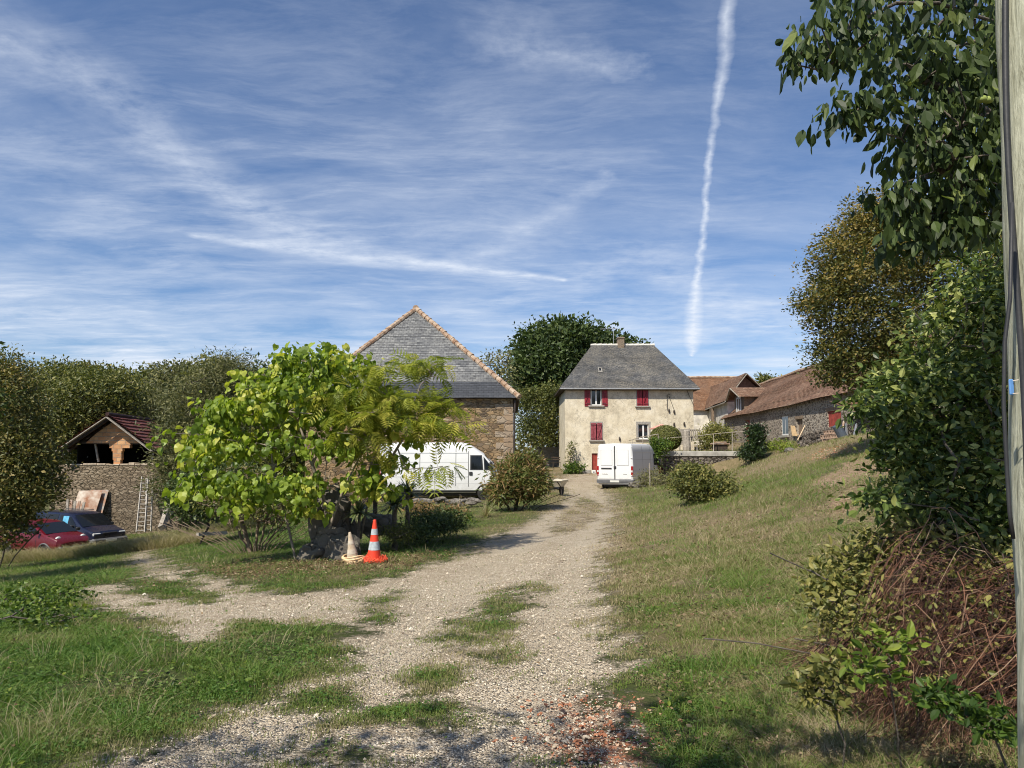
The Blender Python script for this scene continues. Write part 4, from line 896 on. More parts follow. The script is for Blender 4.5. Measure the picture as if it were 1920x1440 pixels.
# ------------------------------------------------------------------ vehicles
def paint(name, c, rough=.35, var=.04, dirt=None):
    m, tt = new_mat(name); o = oc(tt); z = tt.n('ShaderNodeSeparateXYZ', {0: o}).outputs[2]
    nz = tt.noise(o, 2.2, 6, .65); cc = tt.mix(tt.mapr(nz, .3, .7), [k_*(1-var) for k_ in c], c)
    dm_ = tt.m('MULTIPLY', tt.mapr(z, .35, 1.0, 1, 0), tt.mapr(tt.noise(o, 5, 6, .7), .35, .7)); cc = tt.mix(tt.m('MULTIPLY', dm_, .45 if c[0] > .5 else .12), cc, dirt or (.25, .21, .16))
    p = fin(tt, cc, tt.mapr(nz, .3, .7, rough, rough+.15), 0, None, spec=.5); return m
P_white = paint('van_white_paint', (.74,.74,.73), .34); P_blue = paint('dark_blue_paint', (.010,.014,.036), .2); P_red = paint('dark_red_paint', (.115,.006,.014), .2)
M_tyre = mat_plain('tyre_rubber', (.022,.021,.020), .85, var=.3); M_rim = mat_plain('alloy_rim', (.50,.50,.50), .35, .8, var=.1); M_cap = mat_plain('wheel_cap', (.28,.28,.28), .6, var=.2)
M_blk = mat_plain('black_plastic', (.03,.03,.032), .55, var=.2); M_gry = mat_plain('grey_plastic', (.11,.11,.115), .6, var=.15)
M_vglass = mat_plain('vehicle_glass', (.010,.012,.014), .06, var=.1, bs=0, spec=.35); M_tail = mat_plain('tail_lamp_red', (.30,.012,.014), .2, spec=.7); M_lamp = mat_plain('lamp_glass', (.62,.62,.60), .12, var=.1, spec=.8)
M_plate = mat_plain('number_plate', (.62,.62,.58), .4, var=.05); M_seam = mat_plain('panel_gap', (.04,.04,.04), .8)
def shade(o, ang=32):
    me = o.data; me.polygons.foreach_set('use_smooth', [True]*len(me.polygons)); me.set_sharp_from_angle(angle=R(ang)); me.update(); return o
class Body:
    """lofted vehicle body: stations (x, [(half width, z) from sill to roof centre])"""
    def __init__(s, st): s.st = st
    def sec(s, x):
        st = s.st
        if x <= st[0][0]: return st[0][1]
        for (xa, a), (xb, b) in zip(st[:-1], st[1:]):
            if x <= xb:
                f = (x-xa)/(xb-xa) if xb > xa else 0; return [(p[0]*(1-f)+q[0]*f, p[1]*(1-f)+q[1]*f) for p, q in zip(a, b)]
        return st[-1][1]
    def hw(s, x, z):
        c_ = s.sec(x); best = 0
        for (w0, z0), (w1, z1) in zip(c_[:-1], c_[1:]):
            if min(z0, z1)-1e-6 <= z <= max(z0, z1)+1e-6: best = max(best, w0+(w1-w0)*((z-z0)/(z1-z0) if abs(z1-z0) > 1e-6 else 0))
        return best if best > 0 else c_[0][0]
    def mesh(s, sub=1):
        mb = MB(); n_ = len(s.st[0][1]); vs = []
        for x, c_ in s.st:
            vs += [(x, -w_, z) for w_, z in c_]+[(x, w_, z) for w_, z in c_[::-1][1:]]
        m_ = 2*n_-1; fs = []
        for i in range(len(s.st)-1):
            for k_ in range(m_-1): a = i*m_+k_; fs.append([a, a+m_, a+m_+1, a+1])
            fs.append([i*m_+m_-1, (i+1)*m_+m_-1, (i+1)*m_, i*m_])
        L = (len(s.st)-1)*m_; fs += [list(range(m_)), list(range(L, L+m_))[::-1]]
        mb.add(vs, fs); return mb
    def side(s, mb, poly, sgn, off=.006, n_=6, mi=0):
        """a panel lying on the flank, its outline given in (x, z) as quad corners (4 points)"""
        (a, b, c_, d_) = poly; vs = []; fs = []
        for i in range(n_+1):
            for j in range(n_+1):
                u_, v_ = i/n_, j/n_
                x = (a[0]*(1-u_)+b[0]*u_)*(1-v_)+(d_[0]*(1-u_)+c_[0]*u_)*v_; z = (a[1]*(1-u_)+b[1]*u_)*(1-v_)+(d_[1]*(1-u_)+c_[1]*u_)*v_
                vs.append((x, sgn*(s.hw(x, z)+off), z))
        for i in range(n_):
            for j in range(n_): q = i*(n_+1)+j; fs.append([q, q+n_+1, q+n_+2, q+1] if sgn < 0 else [q, q+1, q+n_+2, q+n_+1])
        mb.add(vs, fs, mi)
def wheel(root, x, y, r, wd=.2, rim=M_rim, spokes=5):
    s_ = 1 if y > 0 else -1; M_ = Matrix.Translation((x, y, r))
    w_ = MB(); w_.lathe([(r*.62, -wd/2), (r*.9, -wd/2), (r, -wd/2+.03), (r, wd/2-.03), (r*.9, wd/2), (r*.62, wd/2)], 28, M=M_, axis='y'); wh = w_.build('wheel', M_tyre, root, world=False, smooth=False)
    q = MB(); yo = s_*(wd/2-.02)
    q.lathe([(r*.60, yo-s_*.05), (r*.66, yo+s_*.015), (r*.60, yo+s_*.02), (r*.56, yo-s_*.02)], 24, M=M_, axis='y')
    for i in range(spokes):
        a = 2*math.pi*i/spokes+.3; d_ = Vector((math.cos(a), 0, math.sin(a))); q.beam(Vector((x, y+yo, r))+d_*.02, Vector((x, y+yo-s_*.01, r))+d_*r*.58, r*.2, .03, up=(0, 1, 0))
    q.lathe([(r*.16, yo-.02), (r*.16, yo+.02)], 12, M=M_, axis='y'); q.build('rim', rim, wh, world=False)
def arch(body, x, r, sgn, off=.012, name='wheel_arch_shade', par=None, z0=None, col=None, flare=None):
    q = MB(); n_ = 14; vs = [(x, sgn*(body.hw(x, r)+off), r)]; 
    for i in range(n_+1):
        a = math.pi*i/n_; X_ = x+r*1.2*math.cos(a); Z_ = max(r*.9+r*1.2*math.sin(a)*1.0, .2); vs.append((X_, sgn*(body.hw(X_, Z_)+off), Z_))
    q.add(vs, [[0, i+1, i+2] if sgn < 0 else [0, i+2, i+1] for i in range(n_)]); q.build(name, M_unlit, par, world=False)  # flat dark fan paints the shade of the wheel well on the flank
    if flare is not None:
        q = MB(); q.tube([(v[0], v[1]+sgn*.01, v[2]) for v in vs[1:]], .03, 6); q.build('arch_trim', flare, par, world=False)
def van_body():
    def s_(w_, zr, zb_=.34, sh=1.0):
        zbelt = min(1.25, zr*.62); return [(w_*.90, zb_), (w_*.985, zb_+.12), (w_, .78*min(1, zr/1.3)), (w_, zbelt), (w_*.985, zbelt+(zr-zbelt)*.35), (w_*.955, zbelt+(zr-zbelt)*.72), (w_*.915, zbelt+(zr-zbelt)*.93), (w_*.86, zr-.015), (w_*.5, zr+.02), (0, zr+.03)]
    return Body([(-2.74, s_(.94, 2.38)), (-2.70, s_(.985, 2.43)), (-2.5, s_(.995, 2.45)), (-1.2, s_(1., 2.46)), (.7, s_(1., 2.46)), (.95, s_(1., 2.41)), (1.2, s_(.995, 2.27)), (1.65, s_(.985, 1.98)), (2.0, s_(.97, 1.62)), (2.22, s_(.95, 1.32)), (2.45, s_(.93, 1.12)), (2.66, s_(.88, .95, .36)), (2.76, s_(.80, .75, .38))])
M_crease = mat_plain('crease_shade', (.46,.46,.45), .6, var=.05)  # grey that paints the shade along pressed body creases
VB = van_body()
def make_van(name, label, loc, rz, group):
    root = thing(name, label, 'van', loc, rz, group); B = VB
    b = B.mesh().build('body', P_white, root, world=False); shade(b)
    # mouldings and gaps
    for sg in (-1, 1):
        for xa in (-1.05, .48, 1.02):
            g = MB(); B.side(g, [(xa, .42), (xa+.022, .42), (xa+.022, 2.34 if xa < .6 else 2.1), (xa, 2.34 if xa < .6 else 2.1)], sg, .004, 8); g.build('panel_gap', M_seam, root, world=False)
        for zz_ in (1.02, 2.02): 
            g = MB(); B.side(g, [(-2.6, zz_), (1.0, zz_), (1.0, zz_+.045), (-2.6, zz_+.045)], sg, .016, 10); g.build('side_moulding', P_white, root, world=False)
        g = MB(); B.side(g, [(-2.6, .36), (2.5, .36), (2.5, .43), (-2.6, .43)], sg, .01, 12); g.build('sill_trim', M_gry, root, world=False)
        g = MB(); B.side(g, [(1.10, 1.30), (1.66, 1.30), (1.60, 1.93), (1.10, 1.93)], sg, .006, 4); g.build('window_seal', M_blk, root, world=False); g = MB(); B.side(g, [(1.70, 1.30), (2.16, 1.30), (1.95, 1.52), (1.66, 1.88)], sg, .006, 4); g.build('window_seal', M_blk, root, world=False)
        g = MB(); B.side(g, [(1.15, 1.345), (1.61, 1.345), (1.555, 1.885), (1.15, 1.885)], sg, .011, 4); g.build('side_window', M_vglass, root, world=False)
        g = MB(); B.side(g, [(1.745, 1.345), (2.08, 1.345), (1.91, 1.52), (1.70, 1.80)], sg, .011, 4); g.build('quarter_window', M_vglass, root, world=False)
        g = MB(); g.bbox((1.06, sg*1.0-.03, 1.08), (1.20, sg*1.0+.03, 1.23), .012); g.build('door_handle', M_blk, root, world=False)
        g = MB(); B.side(g, [(-2.55, .98), (-1.15, .98), (-1.15, 1.04), (-2.55, 1.04)], sg, .02, 6) ; 
        for xw in (-1.75, 1.75): arch(B, xw, .34, sg, .014, par=root); wheel(root, xw, sg*.86, .34, .22, M_cap, 6)
        g = MB(); M_ = Matrix.Translation((1.98, sg*1.08, 1.45)); g.bbox((-.06, -.09, -.17), (.07, .09, .2), .03, M=M_); g.beam((1.98, sg*.95, 1.35), (1.98, sg*1.05, 1.35), .05, .04); g.build('wing_mirror', M_blk, root, world=False)
    # windscreen and nose
    g = MB(); f = [(2.20, 1.36, .84), (1.66, 2.0, .80)]
    g.add([(f[0][0]+.02, -f[0][2], f[0][1]+.01), (f[0][0]+.02, f[0][2], f[0][1]+.01), (f[1][0]+.02, f[1][2], f[1][1]), (f[1][0]+.02, -f[1][2], f[1][1])], [[0, 1, 2, 3]]); g.build('windscreen', M_vglass, root, world=False)
    g = MB(); g.bbox((2.58, -.86, .34), (2.84, .86, .62), .06); g.build('front_bumper', M_gry, root, world=False)
    for sg in (-1, 1): g = MB(); g.bbox((2.5, sg*.68-.16, .72), (2.74, sg*.68+.16, .92), .04); g.build('headlight', M_lamp, root, world=False)
    # rear doors
    xr = -2.745
    for sg in (-1, 1):
        g = MB(); M_ = Matrix.Translation((xr, 0, 0)); y0, y1 = sorted((sg*.025, sg*.90))
        g.bbox((-.02, y0, .62), (.03, y1, 2.33), .02, M=M_); dr_ = g.build('rear_door', P_white, root, world=False)
        g = MB(); y0, y1 = sorted((sg*.14, sg*.74)); g.bbox((-.034, y0, 1.33), (-.018, y1, 2.12), .012, M=M_); wbk = g.build('window_blank', P_white, dr_, world=False); g = MB(); y0, y1 = sorted((sg*.115, sg*.765)); g.bbox((-.0225, y0+.012, 1.318), (-.0195, y1-.012, 2.132), .001, M=M_); g.build('blank_seal', M_zinc, wbk, world=False)
        g = MB(); y0, y1 = sorted((sg*.86, sg*.985)); g.bbox((-.03, y0, .78), (.06, y1, 1.30), .02, M=M_); tl = g.build('tail_lamp', M_tail, root, world=False)
        g = MB(); g.bbox((-.034, y0+.02, .98), (-.02, y1-.02, 1.08), .005, M=M_); g.build('reverse_lamp', M_lamp, tl, world=False)
        for z_ in (.8, 1.7): g = MB(); g.bbox((-.035, sg*.90-.05, z_), (0, sg*.90+.05, z_+.05), .01, M=M_); g.build('hinge', P_white, dr_, world=False)
    g = MB(); g.box((xr-.012, -.024, .6), (xr+.0, .024, 2.34)); g.build('door_gap', M_seam, root, world=False)
    g = MB(); g.bbox((xr-.045, .16, 1.13), (xr-.018, .74, 1.21), .015); g.build('handle_bar', M_blk, root, world=False)
    g = MB(); g.bbox((xr-.05, -.09, 1.15), (xr-.02, .05, 1.30), .02); g.build('lock_plate', M_blk, root, world=False)
    for a, b_ in ((.38, .68), (-.66, -.46)):
        g = MB(); n_ = 6; w_ = (b_-a)/n_
        for i in range(n_): g.bbox((xr-.026, a+i*w_+.004, .86), (xr-.018, a+(i+1)*w_-.008, .885+.012*(i % 2)), .003)
        g.build('badge', M_blk, root, world=False)
    g = MB(); g.bbox((xr-.07, -1.0, .42), (xr+.35, 1.0, .60), .04); g.bbox((xr-.075, -.98, .40), (xr-.02, .98, .43), .01, 1); g.build('rear_bumper', [M_gry, M_rim], root, world=False)
    g = MB(); g.bbox((xr-.078, -.25, .46), (xr-.066, .25, .56), .004); g.build('number_plate', M_plate, root, world=False)
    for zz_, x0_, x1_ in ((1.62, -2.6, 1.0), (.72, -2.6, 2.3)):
        for sg in (-1, 1): g = MB(); B.side(g, [(x0_, zz_), (x1_, zz_), (x1_, zz_+.012), (x0_, zz_+.012)], sg, .004, 12); g.build('crease_shade_strip', M_crease, root, world=False)
    g = MB(); g.bbox((-2.5, -.7, .2), (2.3, .7, .36), .03); g.build('underbody', M_blk, root, world=False)
    return root
c_ = at(836, 900, 31.2); make_van('parked_van', 'white van parked side on in front of the brown stone barn, nose to the right', (c_.x, 31.4, h1(c_.x, 31.4)-.02), 0, 'white vans parked in the yard')
c_ = at(1153, 900, 37.3); a_ = R(90-27); make_van('parked_van', 'white van seen from behind, parked beside the terrace wall of the cream house', (c_.x+2.75*math.cos(a_), 37.3+2.75*math.sin(a_), -.36), a_, 'white vans parked in the yard')
def car(name, label, loc, rz, stations, pnt, wb, wr, W, glass, extras):
    root = thing(name, label, 'car', loc, rz); B = Body(stations); shade(B.mesh().build('body', pnt, root, world=False))
    for sg in (-1, 1):
        for nm, quad, mt, off in glass['side']: g = MB(); B.side(g, quad, sg, off, 5); g.build(nm, mt, root, world=False)
        for xw in wb: arch(B, xw, wr, sg, .012, par=root, flare=extras.get('flare')); wheel(root, xw, sg*(W-.10), wr, .19)
        g = MB(); mx = extras['mirror']; g.bbox((mx[0]-.06, sg*(W+.07)-.09, mx[1]-.06), (mx[0]+.06, sg*(W+.07)+.09, mx[1]+.07), .03); g.build('wing_mirror', M_blk, root, world=False)
    for nm, P, mt in glass['end']: g = MB(); g.add(P, [[0, 1, 2, 3]]); g.build(nm, mt, root, world=False)
    return root, B
def cs(w_, zr, zb_, zbelt, wr=.82, top=0.0):
    return [(w_*.86, zb_), (w_*.96, zb_+.1), (w_, zb_+(zbelt-zb_)*.45), (w_*.985, zbelt-.08), (w_*.965, zbelt), (w_*(wr*.6+.4), zbelt+(zr-zbelt)*.5), (w_*wr, zbelt+(zr-zbelt)*.88), (w_*wr*.9, zr-.01), (w_*.45, zr+.015), (0, zr+.02)]
M_bluepatch = mat_plain('plain_blue', (.10,.36,.55), .7)
mv = [(-2.2, cs(.80, 1.02, .40, 1.0, .9)), (-2.15, cs(.87, 1.30, .32, 1.02)), (-1.98, cs(.90, 1.60, .28, 1.02)), (-1.0, cs(.91, 1.66, .26, 1.0)), (.2, cs(.91, 1.64, .26, .98)), (.62, cs(.90, 1.55, .26, .97)), (1.38, cs(.89, 1.04, .27, .97, .86)), (1.7, cs(.87, .95, .28, .90, .86)), (2.12, cs(.84, .85, .30, .80, .88)), (2.22, cs(.78, .74, .34, .70, .9))]
def flip(P): return P
mvg = {'side': [('front_window', [(-.15, 1.03), (1.12, 1.03), (.62, 1.46), (-.10, 1.55)], M_vglass, .008), ('middle_window', [(-1.15, 1.03), (-.25, 1.03), (-.22, 1.56), (-1.12, 1.56)], M_vglass, .008), ('rear_window', [(-2.02, 1.05), (-1.25, 1.04), (-1.22, 1.55), (-1.9, 1.53)], M_vglass, .008),
   ('door_gap', [(-.22, .42), (-.205, .42), (-.205, 1.0), (-.22, 1.0)], M_blk, .006), ('door_gap', [(1.08, .45), (1.095, .45), (1.095, .96), (1.08, .96)], M_blk, .006), ('side_trim', [(-1.9, .58), (1.9, .58), (1.9, .64), (-1.9, .64)], M_gry, .012)],
   'end': [('windscreen', [(1.40, -.74, 1.06), (1.40, .74, 1.06), (.70, .66, 1.545), (.70, -.66, 1.545)], M_vglass), ('tailgate_window', [(-2.19, -.68, 1.1), (-2.03, -.62, 1.55), (-2.03, .62, 1.55), (-2.19, .68, 1.1)], M_vglass)]}
gpt = gp(190, 1012); cx_, cy_ = at(160, 1000, 30.6).x, 30.6
hd_ = R(-24)
fw = Vector((at(192, 1000, 29.8).x, 29.8)); # the front left wheel as seen
root, B = car('minivan', 'dark blue minivan parked by the shed behind the red car', (fw.x-.95-1.35*math.cos(hd_)-.8*math.sin(hd_)*-1*-1, fw.y-1.35*math.sin(hd_)+.9*math.cos(hd_), h1(fw.x-1, 30.4)-.02), hd_, mv, P_blue, (-1.45, 1.42), .33, .90, mvg, {'mirror': (1.0, 1.06)})
root.location.z = h1(root.location.x, root.location.y)-.12; root.scale = (.93, .93, .93)
def addp(root, name, mat, fn): g = MB(); fn(g); return g.build(name, mat, root, world=False)
for sg in (-1, 1): addp(root, 'headlight', M_lamp, lambda g: g.bbox((2.02, sg*.60-.2, .66), (2.20, sg*.60+.2, .80), .03))
addp(root, 'grille', M_blk, lambda g: g.bbox((2.1, -.36, .62), (2.22, .36, .80), .02)); addp(root, 'front_bumper', M_gry, lambda g: g.bbox((1.98, -.86, .34), (2.32, .86, .56), .06)); addp(root, 'number_plate', M_plate, lambda g: g.bbox((2.325, -.26, .40), (2.335, .26, .50), .003))
addp(root, 'roof_rail', M_blk, lambda g: g.tube([(-1.9, .68, 1.66), (.1, .68, 1.69)], .018)); addp(root, 'roof_rail', M_blk, lambda g: g.tube([(-1.9, -.68, 1.66), (.1, -.68, 1.69)], .018))
addp(root, 'blue_patch', M_bluepatch, lambda g: B.side(g, [(.15, 1.2), (.5, 1.12), (.48, 1.5), (.12, 1.5)], -1, .012, 3))  # plain blue patch laid over the front side window
rc = [(-1.80, cs(.70, .95, .40, .9, .9)), (-1.76, cs(.78, 1.15, .32, .92)), (-1.5, cs(.80, 1.33, .26, .92, .80)), (-.8, cs(.81, 1.40, .22, .90, .80)), (-.1, cs(.81, 1.38, .22, .88, .80)), (.22, cs(.81, 1.30, .22, .87, .80)), (.95, cs(.80, .93, .24, .86, .88)), (1.35, cs(.78, .86, .24, .80, .88)), (1.68, cs(.72, .74, .28, .68, .9)), (1.80, cs(.60, .60, .34, .55, .9))]
rg_g = {'side': [('front_window', [(-.45, .95), (.72, .95), (.22, 1.24), (-.42, 1.32)], M_vglass, .008), ('rear_window', [(-1.4, .97), (-.55, .95), (-.52, 1.33), (-1.2, 1.28)], M_vglass, .008), ('door_gap', [(.62, .4), (.635, .4), (.635, .9), (.62, .9)], M_blk, .006), ('door_gap', [(-.55, .4), (-.535, .4), (-.535, .9), (-.55, .9)], M_blk, .006)],
   'end': [('windscreen', [(.99, -.66, .95), (.99, .66, .95), (.27, .58, 1.315), (.27, -.58, 1.315)], M_vglass), ('rear_screen', [(-1.80, -.6, 1.0), (-1.55, -.55, 1.3), (-1.55, .55, 1.3), (-1.80, .6, 1.0)], M_vglass)]}
c_ = at(78, 1000, 27.6); root, B = car('small_car', 'small dark red car parked at the left edge in front of the blue minivan', (c_.x, 27.8, h1(c_.x, 27.8)), R(-22), rc, P_red, (-1.15, 1.12), .28, .80, rg_g, {'mirror': (.75, 1.0), 'flare': M_gry}); root.scale = (.94, .94, .94)
for sg in (-1, 1): addp(root, 'headlight', M_lamp, lambda g: g.lathe([(.02, -.12), (.13, -.06), (.16, 0), (.13, .05), (.03, .07)], 14, M=Matrix.Translation((1.52, sg*.52, .70)), axis='x'))
addp(root, 'front_bumper', M_gry, lambda g: g.bbox((1.5, -.70, .28), (1.86, .70, .50), .09)); addp(root, 'number_plate', M_plate, lambda g: g.bbox((1.865, -.25, .34), (1.875, .25, .44), .003))
# ------------------------------------------------------------------ small things by the shed
M_rust = mat_plain('rusty_sheet', (.36,.15,.07), .8, var=.3, scale=1.6, bs=.4, c2=(.62,.56,.47))
M_zincd = mat_plain('whitened_zinc', (.48,.46,.42), .6, var=.3, scale=5, c2=(.35,.16,.08))
def leaning(name, label, cat, px0, px1, pyt, pyb, D, mat, tilt=.35, group=None, corr=True, leanx=0.):
    a = at(px0, pyb, D); b = at(px1, pyb, D); t0 = at((px0+px1)/2, pyt, D); H = t0.z-a.z; n_ = 28
    vs = []; 
    for j, z in enumerate((0, H)):
        for i in range(n_+1):
            f = i/n_; x = a.x+(b.x-a.x)*f+leanx*j; y = D+tilt*j+(.03*math.sin(i*1.5) if corr else 0); vs.append((x, y, a.z+z))
    vs += [(x, y+.012, z) for x, y, z in vs]; N_ = 2*(n_+1); fs = [[i, i+1, n_+2+i, n_+1+i] for i in range(n_)]+[[N_+n_+1+i, N_+n_+2+i, N_+i+1, N_+i] for i in range(n_)]
    fs += [[n_+1+i, n_+2+i, N_+n_+2+i, N_+n_+1+i] for i in range(n_)]+[[0, n_+1, N_+n_+1, N_], [n_, N_+n_, N_+2*n_+1, 2*n_+1]]
    mb = MB(); mb.add(vs, fs); return tag(mb.build(name, mat, origin=((a.x+b.x)/2, D, a.z)), label, cat, group)
leaning('metal_sheet', 'wide rusty metal sheet leaning on the shed wall, nearest of the stack', 'metal sheet', 126, 171, 921, 985, 33.2, M_rust, .55, 'metal sheets leaning on the shed wall', leanx=.12, corr=False)
leaning('metal_sheet', 'pale rust streaked metal sheet sticking out at the right behind the wide one', 'metal sheet', 150, 184, 919.5, 990, 33.45, M_zincd, .45, 'metal sheets leaning on the shed wall', leanx=.14, corr=False)
for i, (px, h_) in enumerate(((124, 936), (129, 937), (134, 939), (140, 939), (147, 941))):
    a = at(px-2, 985, 32.6); mb = MB(); mb.bbox((a.x, 32.6, a.z), (a.x+.12, 32.64, at(px, h_, 32.6).z), .01); o_ = mb.build('short_plank', [M_woodg, M_rust][i % 2], origin=(a.x, 32.6, a.z)); o_.rotation_euler = (-.12, .05*(i-2), 0)
    tag(o_, ['leftmost short board standing in front of the rusty sheets', 'rusty short board second from left before the sheets', 'grey short board in the middle of the five before the rusty sheets', 'rusty short board second from right before the sheets', 'rightmost short board standing before the rusty sheets'][i], 'plank', 'short boards before the rusty sheets')
M_lad = mat_plain('dull_ladder_metal', (.36,.33,.29), .6, var=.2)
def ladder(label, pl, pr, tl, tr, py0, py1, D, Dt, n_, mat):
    A0, A1 = at(pl, py0, D), at(pr, py0, D); B0, B1 = at(tl, py1, Dt), at(tr, py1, Dt); root = thing('ladder', label, 'ladder', (A0+A1)/2, group='ladders leaning on the shed wall')
    for P, Q in ((A0, B0), (A1, B1)): g = MB(); g.beam(P, Q, .035, .09, up=(0, -1, .1)); g.build('rail', mat, root)
    for i in range(n_):
        f = (i+.4)/n_; g = MB(); g.tube([A0.lerp(B0, f), A1.lerp(B1, f)], .02, 6); g.build('rung', mat, root)
ladder('pale wide ladder leaning on the shed wall, nearest the camera', 256, 271.5, 266.5, 278.5, 998, 894, 31.9, 33.6, 13, M_lad)
ladder('narrow ladder half hidden behind the wide one on the shed wall', 273, 283, 275, 287, 996, 897, 32.6, 33.7, 12, M_lad)
def leaner(name, label, cat, pts, w_, mat, D0, D1, group=None, h_=None):
    a = at(*pts[0], D0); b = at(*pts[1], D1); mb = MB(); mb.beam(a, b, w_, h_ or w_, up=(0, -1, .1)); return tag(mb.build(name, mat, origin=a), label, cat, group)
leaner('timber_post', 'thick grey timber leaning on the shed wall right of the ladders', 'timber', [(303, 990), (322, 935)], .22, M_woodg, 31.0, 33.2)
leaner('timber_board', 'thin grey board crossing behind the thick leaning timber', 'timber', [(326, 968), (316, 950)], .12, M_woodg, 32.5, 33.3)
leaner('timber_edging', 'weathered timber edging lying in the grass beside the bare multi stemmed bush', 'timber', [(370, 1002), (424, 999)], .09, M_woodg, 19.5, 20.5, h_=.09)
# ------------------------------------------------------------------ wheelbarrow
p = gx(1045, 32.5); root = thing('wheelbarrow', 'cream topped wheelbarrow standing on the gravel track past the reddish bush', 'wheelbarrow', p, R(68)); root.scale = (1.12, 1.12, 1.12)
M_cream = mat_plain('cream_tray', (.60,.54,.42), .7, var=.2, scale=4); g = MB()
a = [(-.42, -.33, .62), (.45, -.33, .62), (.45, .33, .62), (-.42, .33, .62), (-.25, -.2, .36), (.22, -.2, .36), (.22, .2, .36), (-.25, .2, .36)]
g.add(a, [[0, 1, 5, 4], [1, 2, 6, 5], [2, 3, 7, 6], [3, 0, 4, 7], [4, 5, 6, 7]]); g.tube([*a[:4], a[0]], .018, 6); g.build('tray', M_cream, root, world=False)
g = MB(); g.add([(x*.94, y*.92, .61) for x, y, _ in a[:4]]+[(0, 0, .68)], [[0, 1, 4], [1, 2, 4], [2, 3, 4], [3, 0, 4]]); g.build('load', mat_plain('sand_load', (.55,.50,.40), .95, var=.2, scale=12, bs=.8), root, world=False)
for sg in (-1, 1):
    g = MB(); g.tube([(-.95, sg*.30, .60), (-.4, sg*.26, .38), (.5, sg*.10, .22)], .022, 6); g.build('handle', M_iron, root, world=False)
    g = MB(); g.tube([(-.3, sg*.25, .36), (-.36, sg*.28, .0)], .02, 6); g.build('leg', M_iron, root, world=False)
g = MB(); g.lathe([(.08, -.04), (.19, -.045), (.2, 0), (.19, .045), (.08, .04)], 18, M=Matrix.Translation((.52, 0, .2)), axis='y'); g.build('wheel', M_tyre, root, world=False)
# ------------------------------------------------------------------ traffic cones
M_org = mat_plain('cone_orange', (.75,.055,.022), .5, var=.12, scale=8); M_refl = mat_plain('reflective_band', (.42,.46,.48), .4, var=.25, scale=14); M_fade = mat_plain('faded_cone', (.55,.42,.28), .8, var=.25, scale=9, c2=(.62,.52,.40)); M_fadeb = mat_plain('faded_band', (.52,.45,.36), .8, var=.2, scale=9); M_net = mat_plain('orange_netting', (.85,.13,.06), .6, var=.15); M_cblk = mat_plain('faded_base', (.66,.50,.30), .8, var=.2)
D_c = 13.2
p = gx(705, D_c); zt_ = at(705, 975.5, D_c).z; H = zt_-p.z; sc_ = H/.75
root = thing('traffic_cone', 'bright orange traffic cone with two silver bands and orange netting round its foot', 'traffic cone', p)
def cone(root, H, r0, r1, bands, m1, m2, base):
    k_ = lambda z: r0+(r1-r0)*z/H; cur = .03; mk = []
    for (a, b) in bands: mk += [(cur, a, m1, 'cone'), (a, b, m2, 'band')]; cur = b
    mk.append((cur, H, m1, 'cone')); body = None
    g = MB()
    g.lathe([(k_(.03), .03), (k_(H), H), (k_(H)*.8, H+.012), (.012, H+.012)], 24); body = g.build('cone_body', m1, root, world=False, smooth=False)
    for a, b, m_, nm in mk:
        if nm == 'band': g = MB(); g.lathe([(k_(a)+.003, a), (k_(b)+.003, b)], 24); g.build('reflective_band', m2, body, world=False)
    g = MB(); 
    g.bbox((-base, -base, 0), (base, base, .035), .02); g.build('base', m1 if m1 is M_org else M_cblk, root, world=False)
cone(root, H, .135*sc_, .028*sc_, [(H*.30, H*.50), (H*.66, H*.80)], M_org, M_refl, .165*sc_)
rg = random.Random(4); g = MB()
for i in range(70):
    a = rg.random()*6.28; r_ = .11+.06*rg.random(); pts = [(r_*math.cos(a+j*.25)*(1+.25*rg.random())+(.05 if math.cos(a) > 0 else 0), r_*math.sin(a+j*.25)*(1+.2*rg.random()), max(.012, .03+.13*rg.random()*(1-(r_-.11)/.08)+.02*math.sin(j*2))) for j in range(6)]
    g.tube(pts, .0045, 4)
tag(g.build('safety_netting', M_net, world=False), 'crumpled orange plastic netting heaped round the foot of the bright cone', 'netting').location = p
p = gx(667, D_c+.15); H = at(660, 998, D_c+.15).z-p.z; root = thing('traffic_cone', 'faded sun bleached traffic cone tilting beside the rocks with pale hose on its base', 'traffic cone', p); root.rotation_euler = (0.02, -.14, .2)
cone(root, H, .12, .025, [(H*.30, H*.45), (H*.62, H*.74)], M_fade, M_fadeb, .16)
g = MB()
for k_ in range(4): g.tube([((.17+.02*math.sin(k_))*math.cos(a)*1.1, (.15)*math.sin(a), .03+.028*k_+.02*math.sin(a*2+k_)) for a in np.linspace(.3*k_, 6.0+.3*k_, 20)], .014, 6)
tag(g.build('hose_coil', mat_plain('pale_hose', (.72,.52,.30), .6, var=.15), world=False), 'pale yellow coiled strap lying round the foot of the faded cone', 'hose').location = p
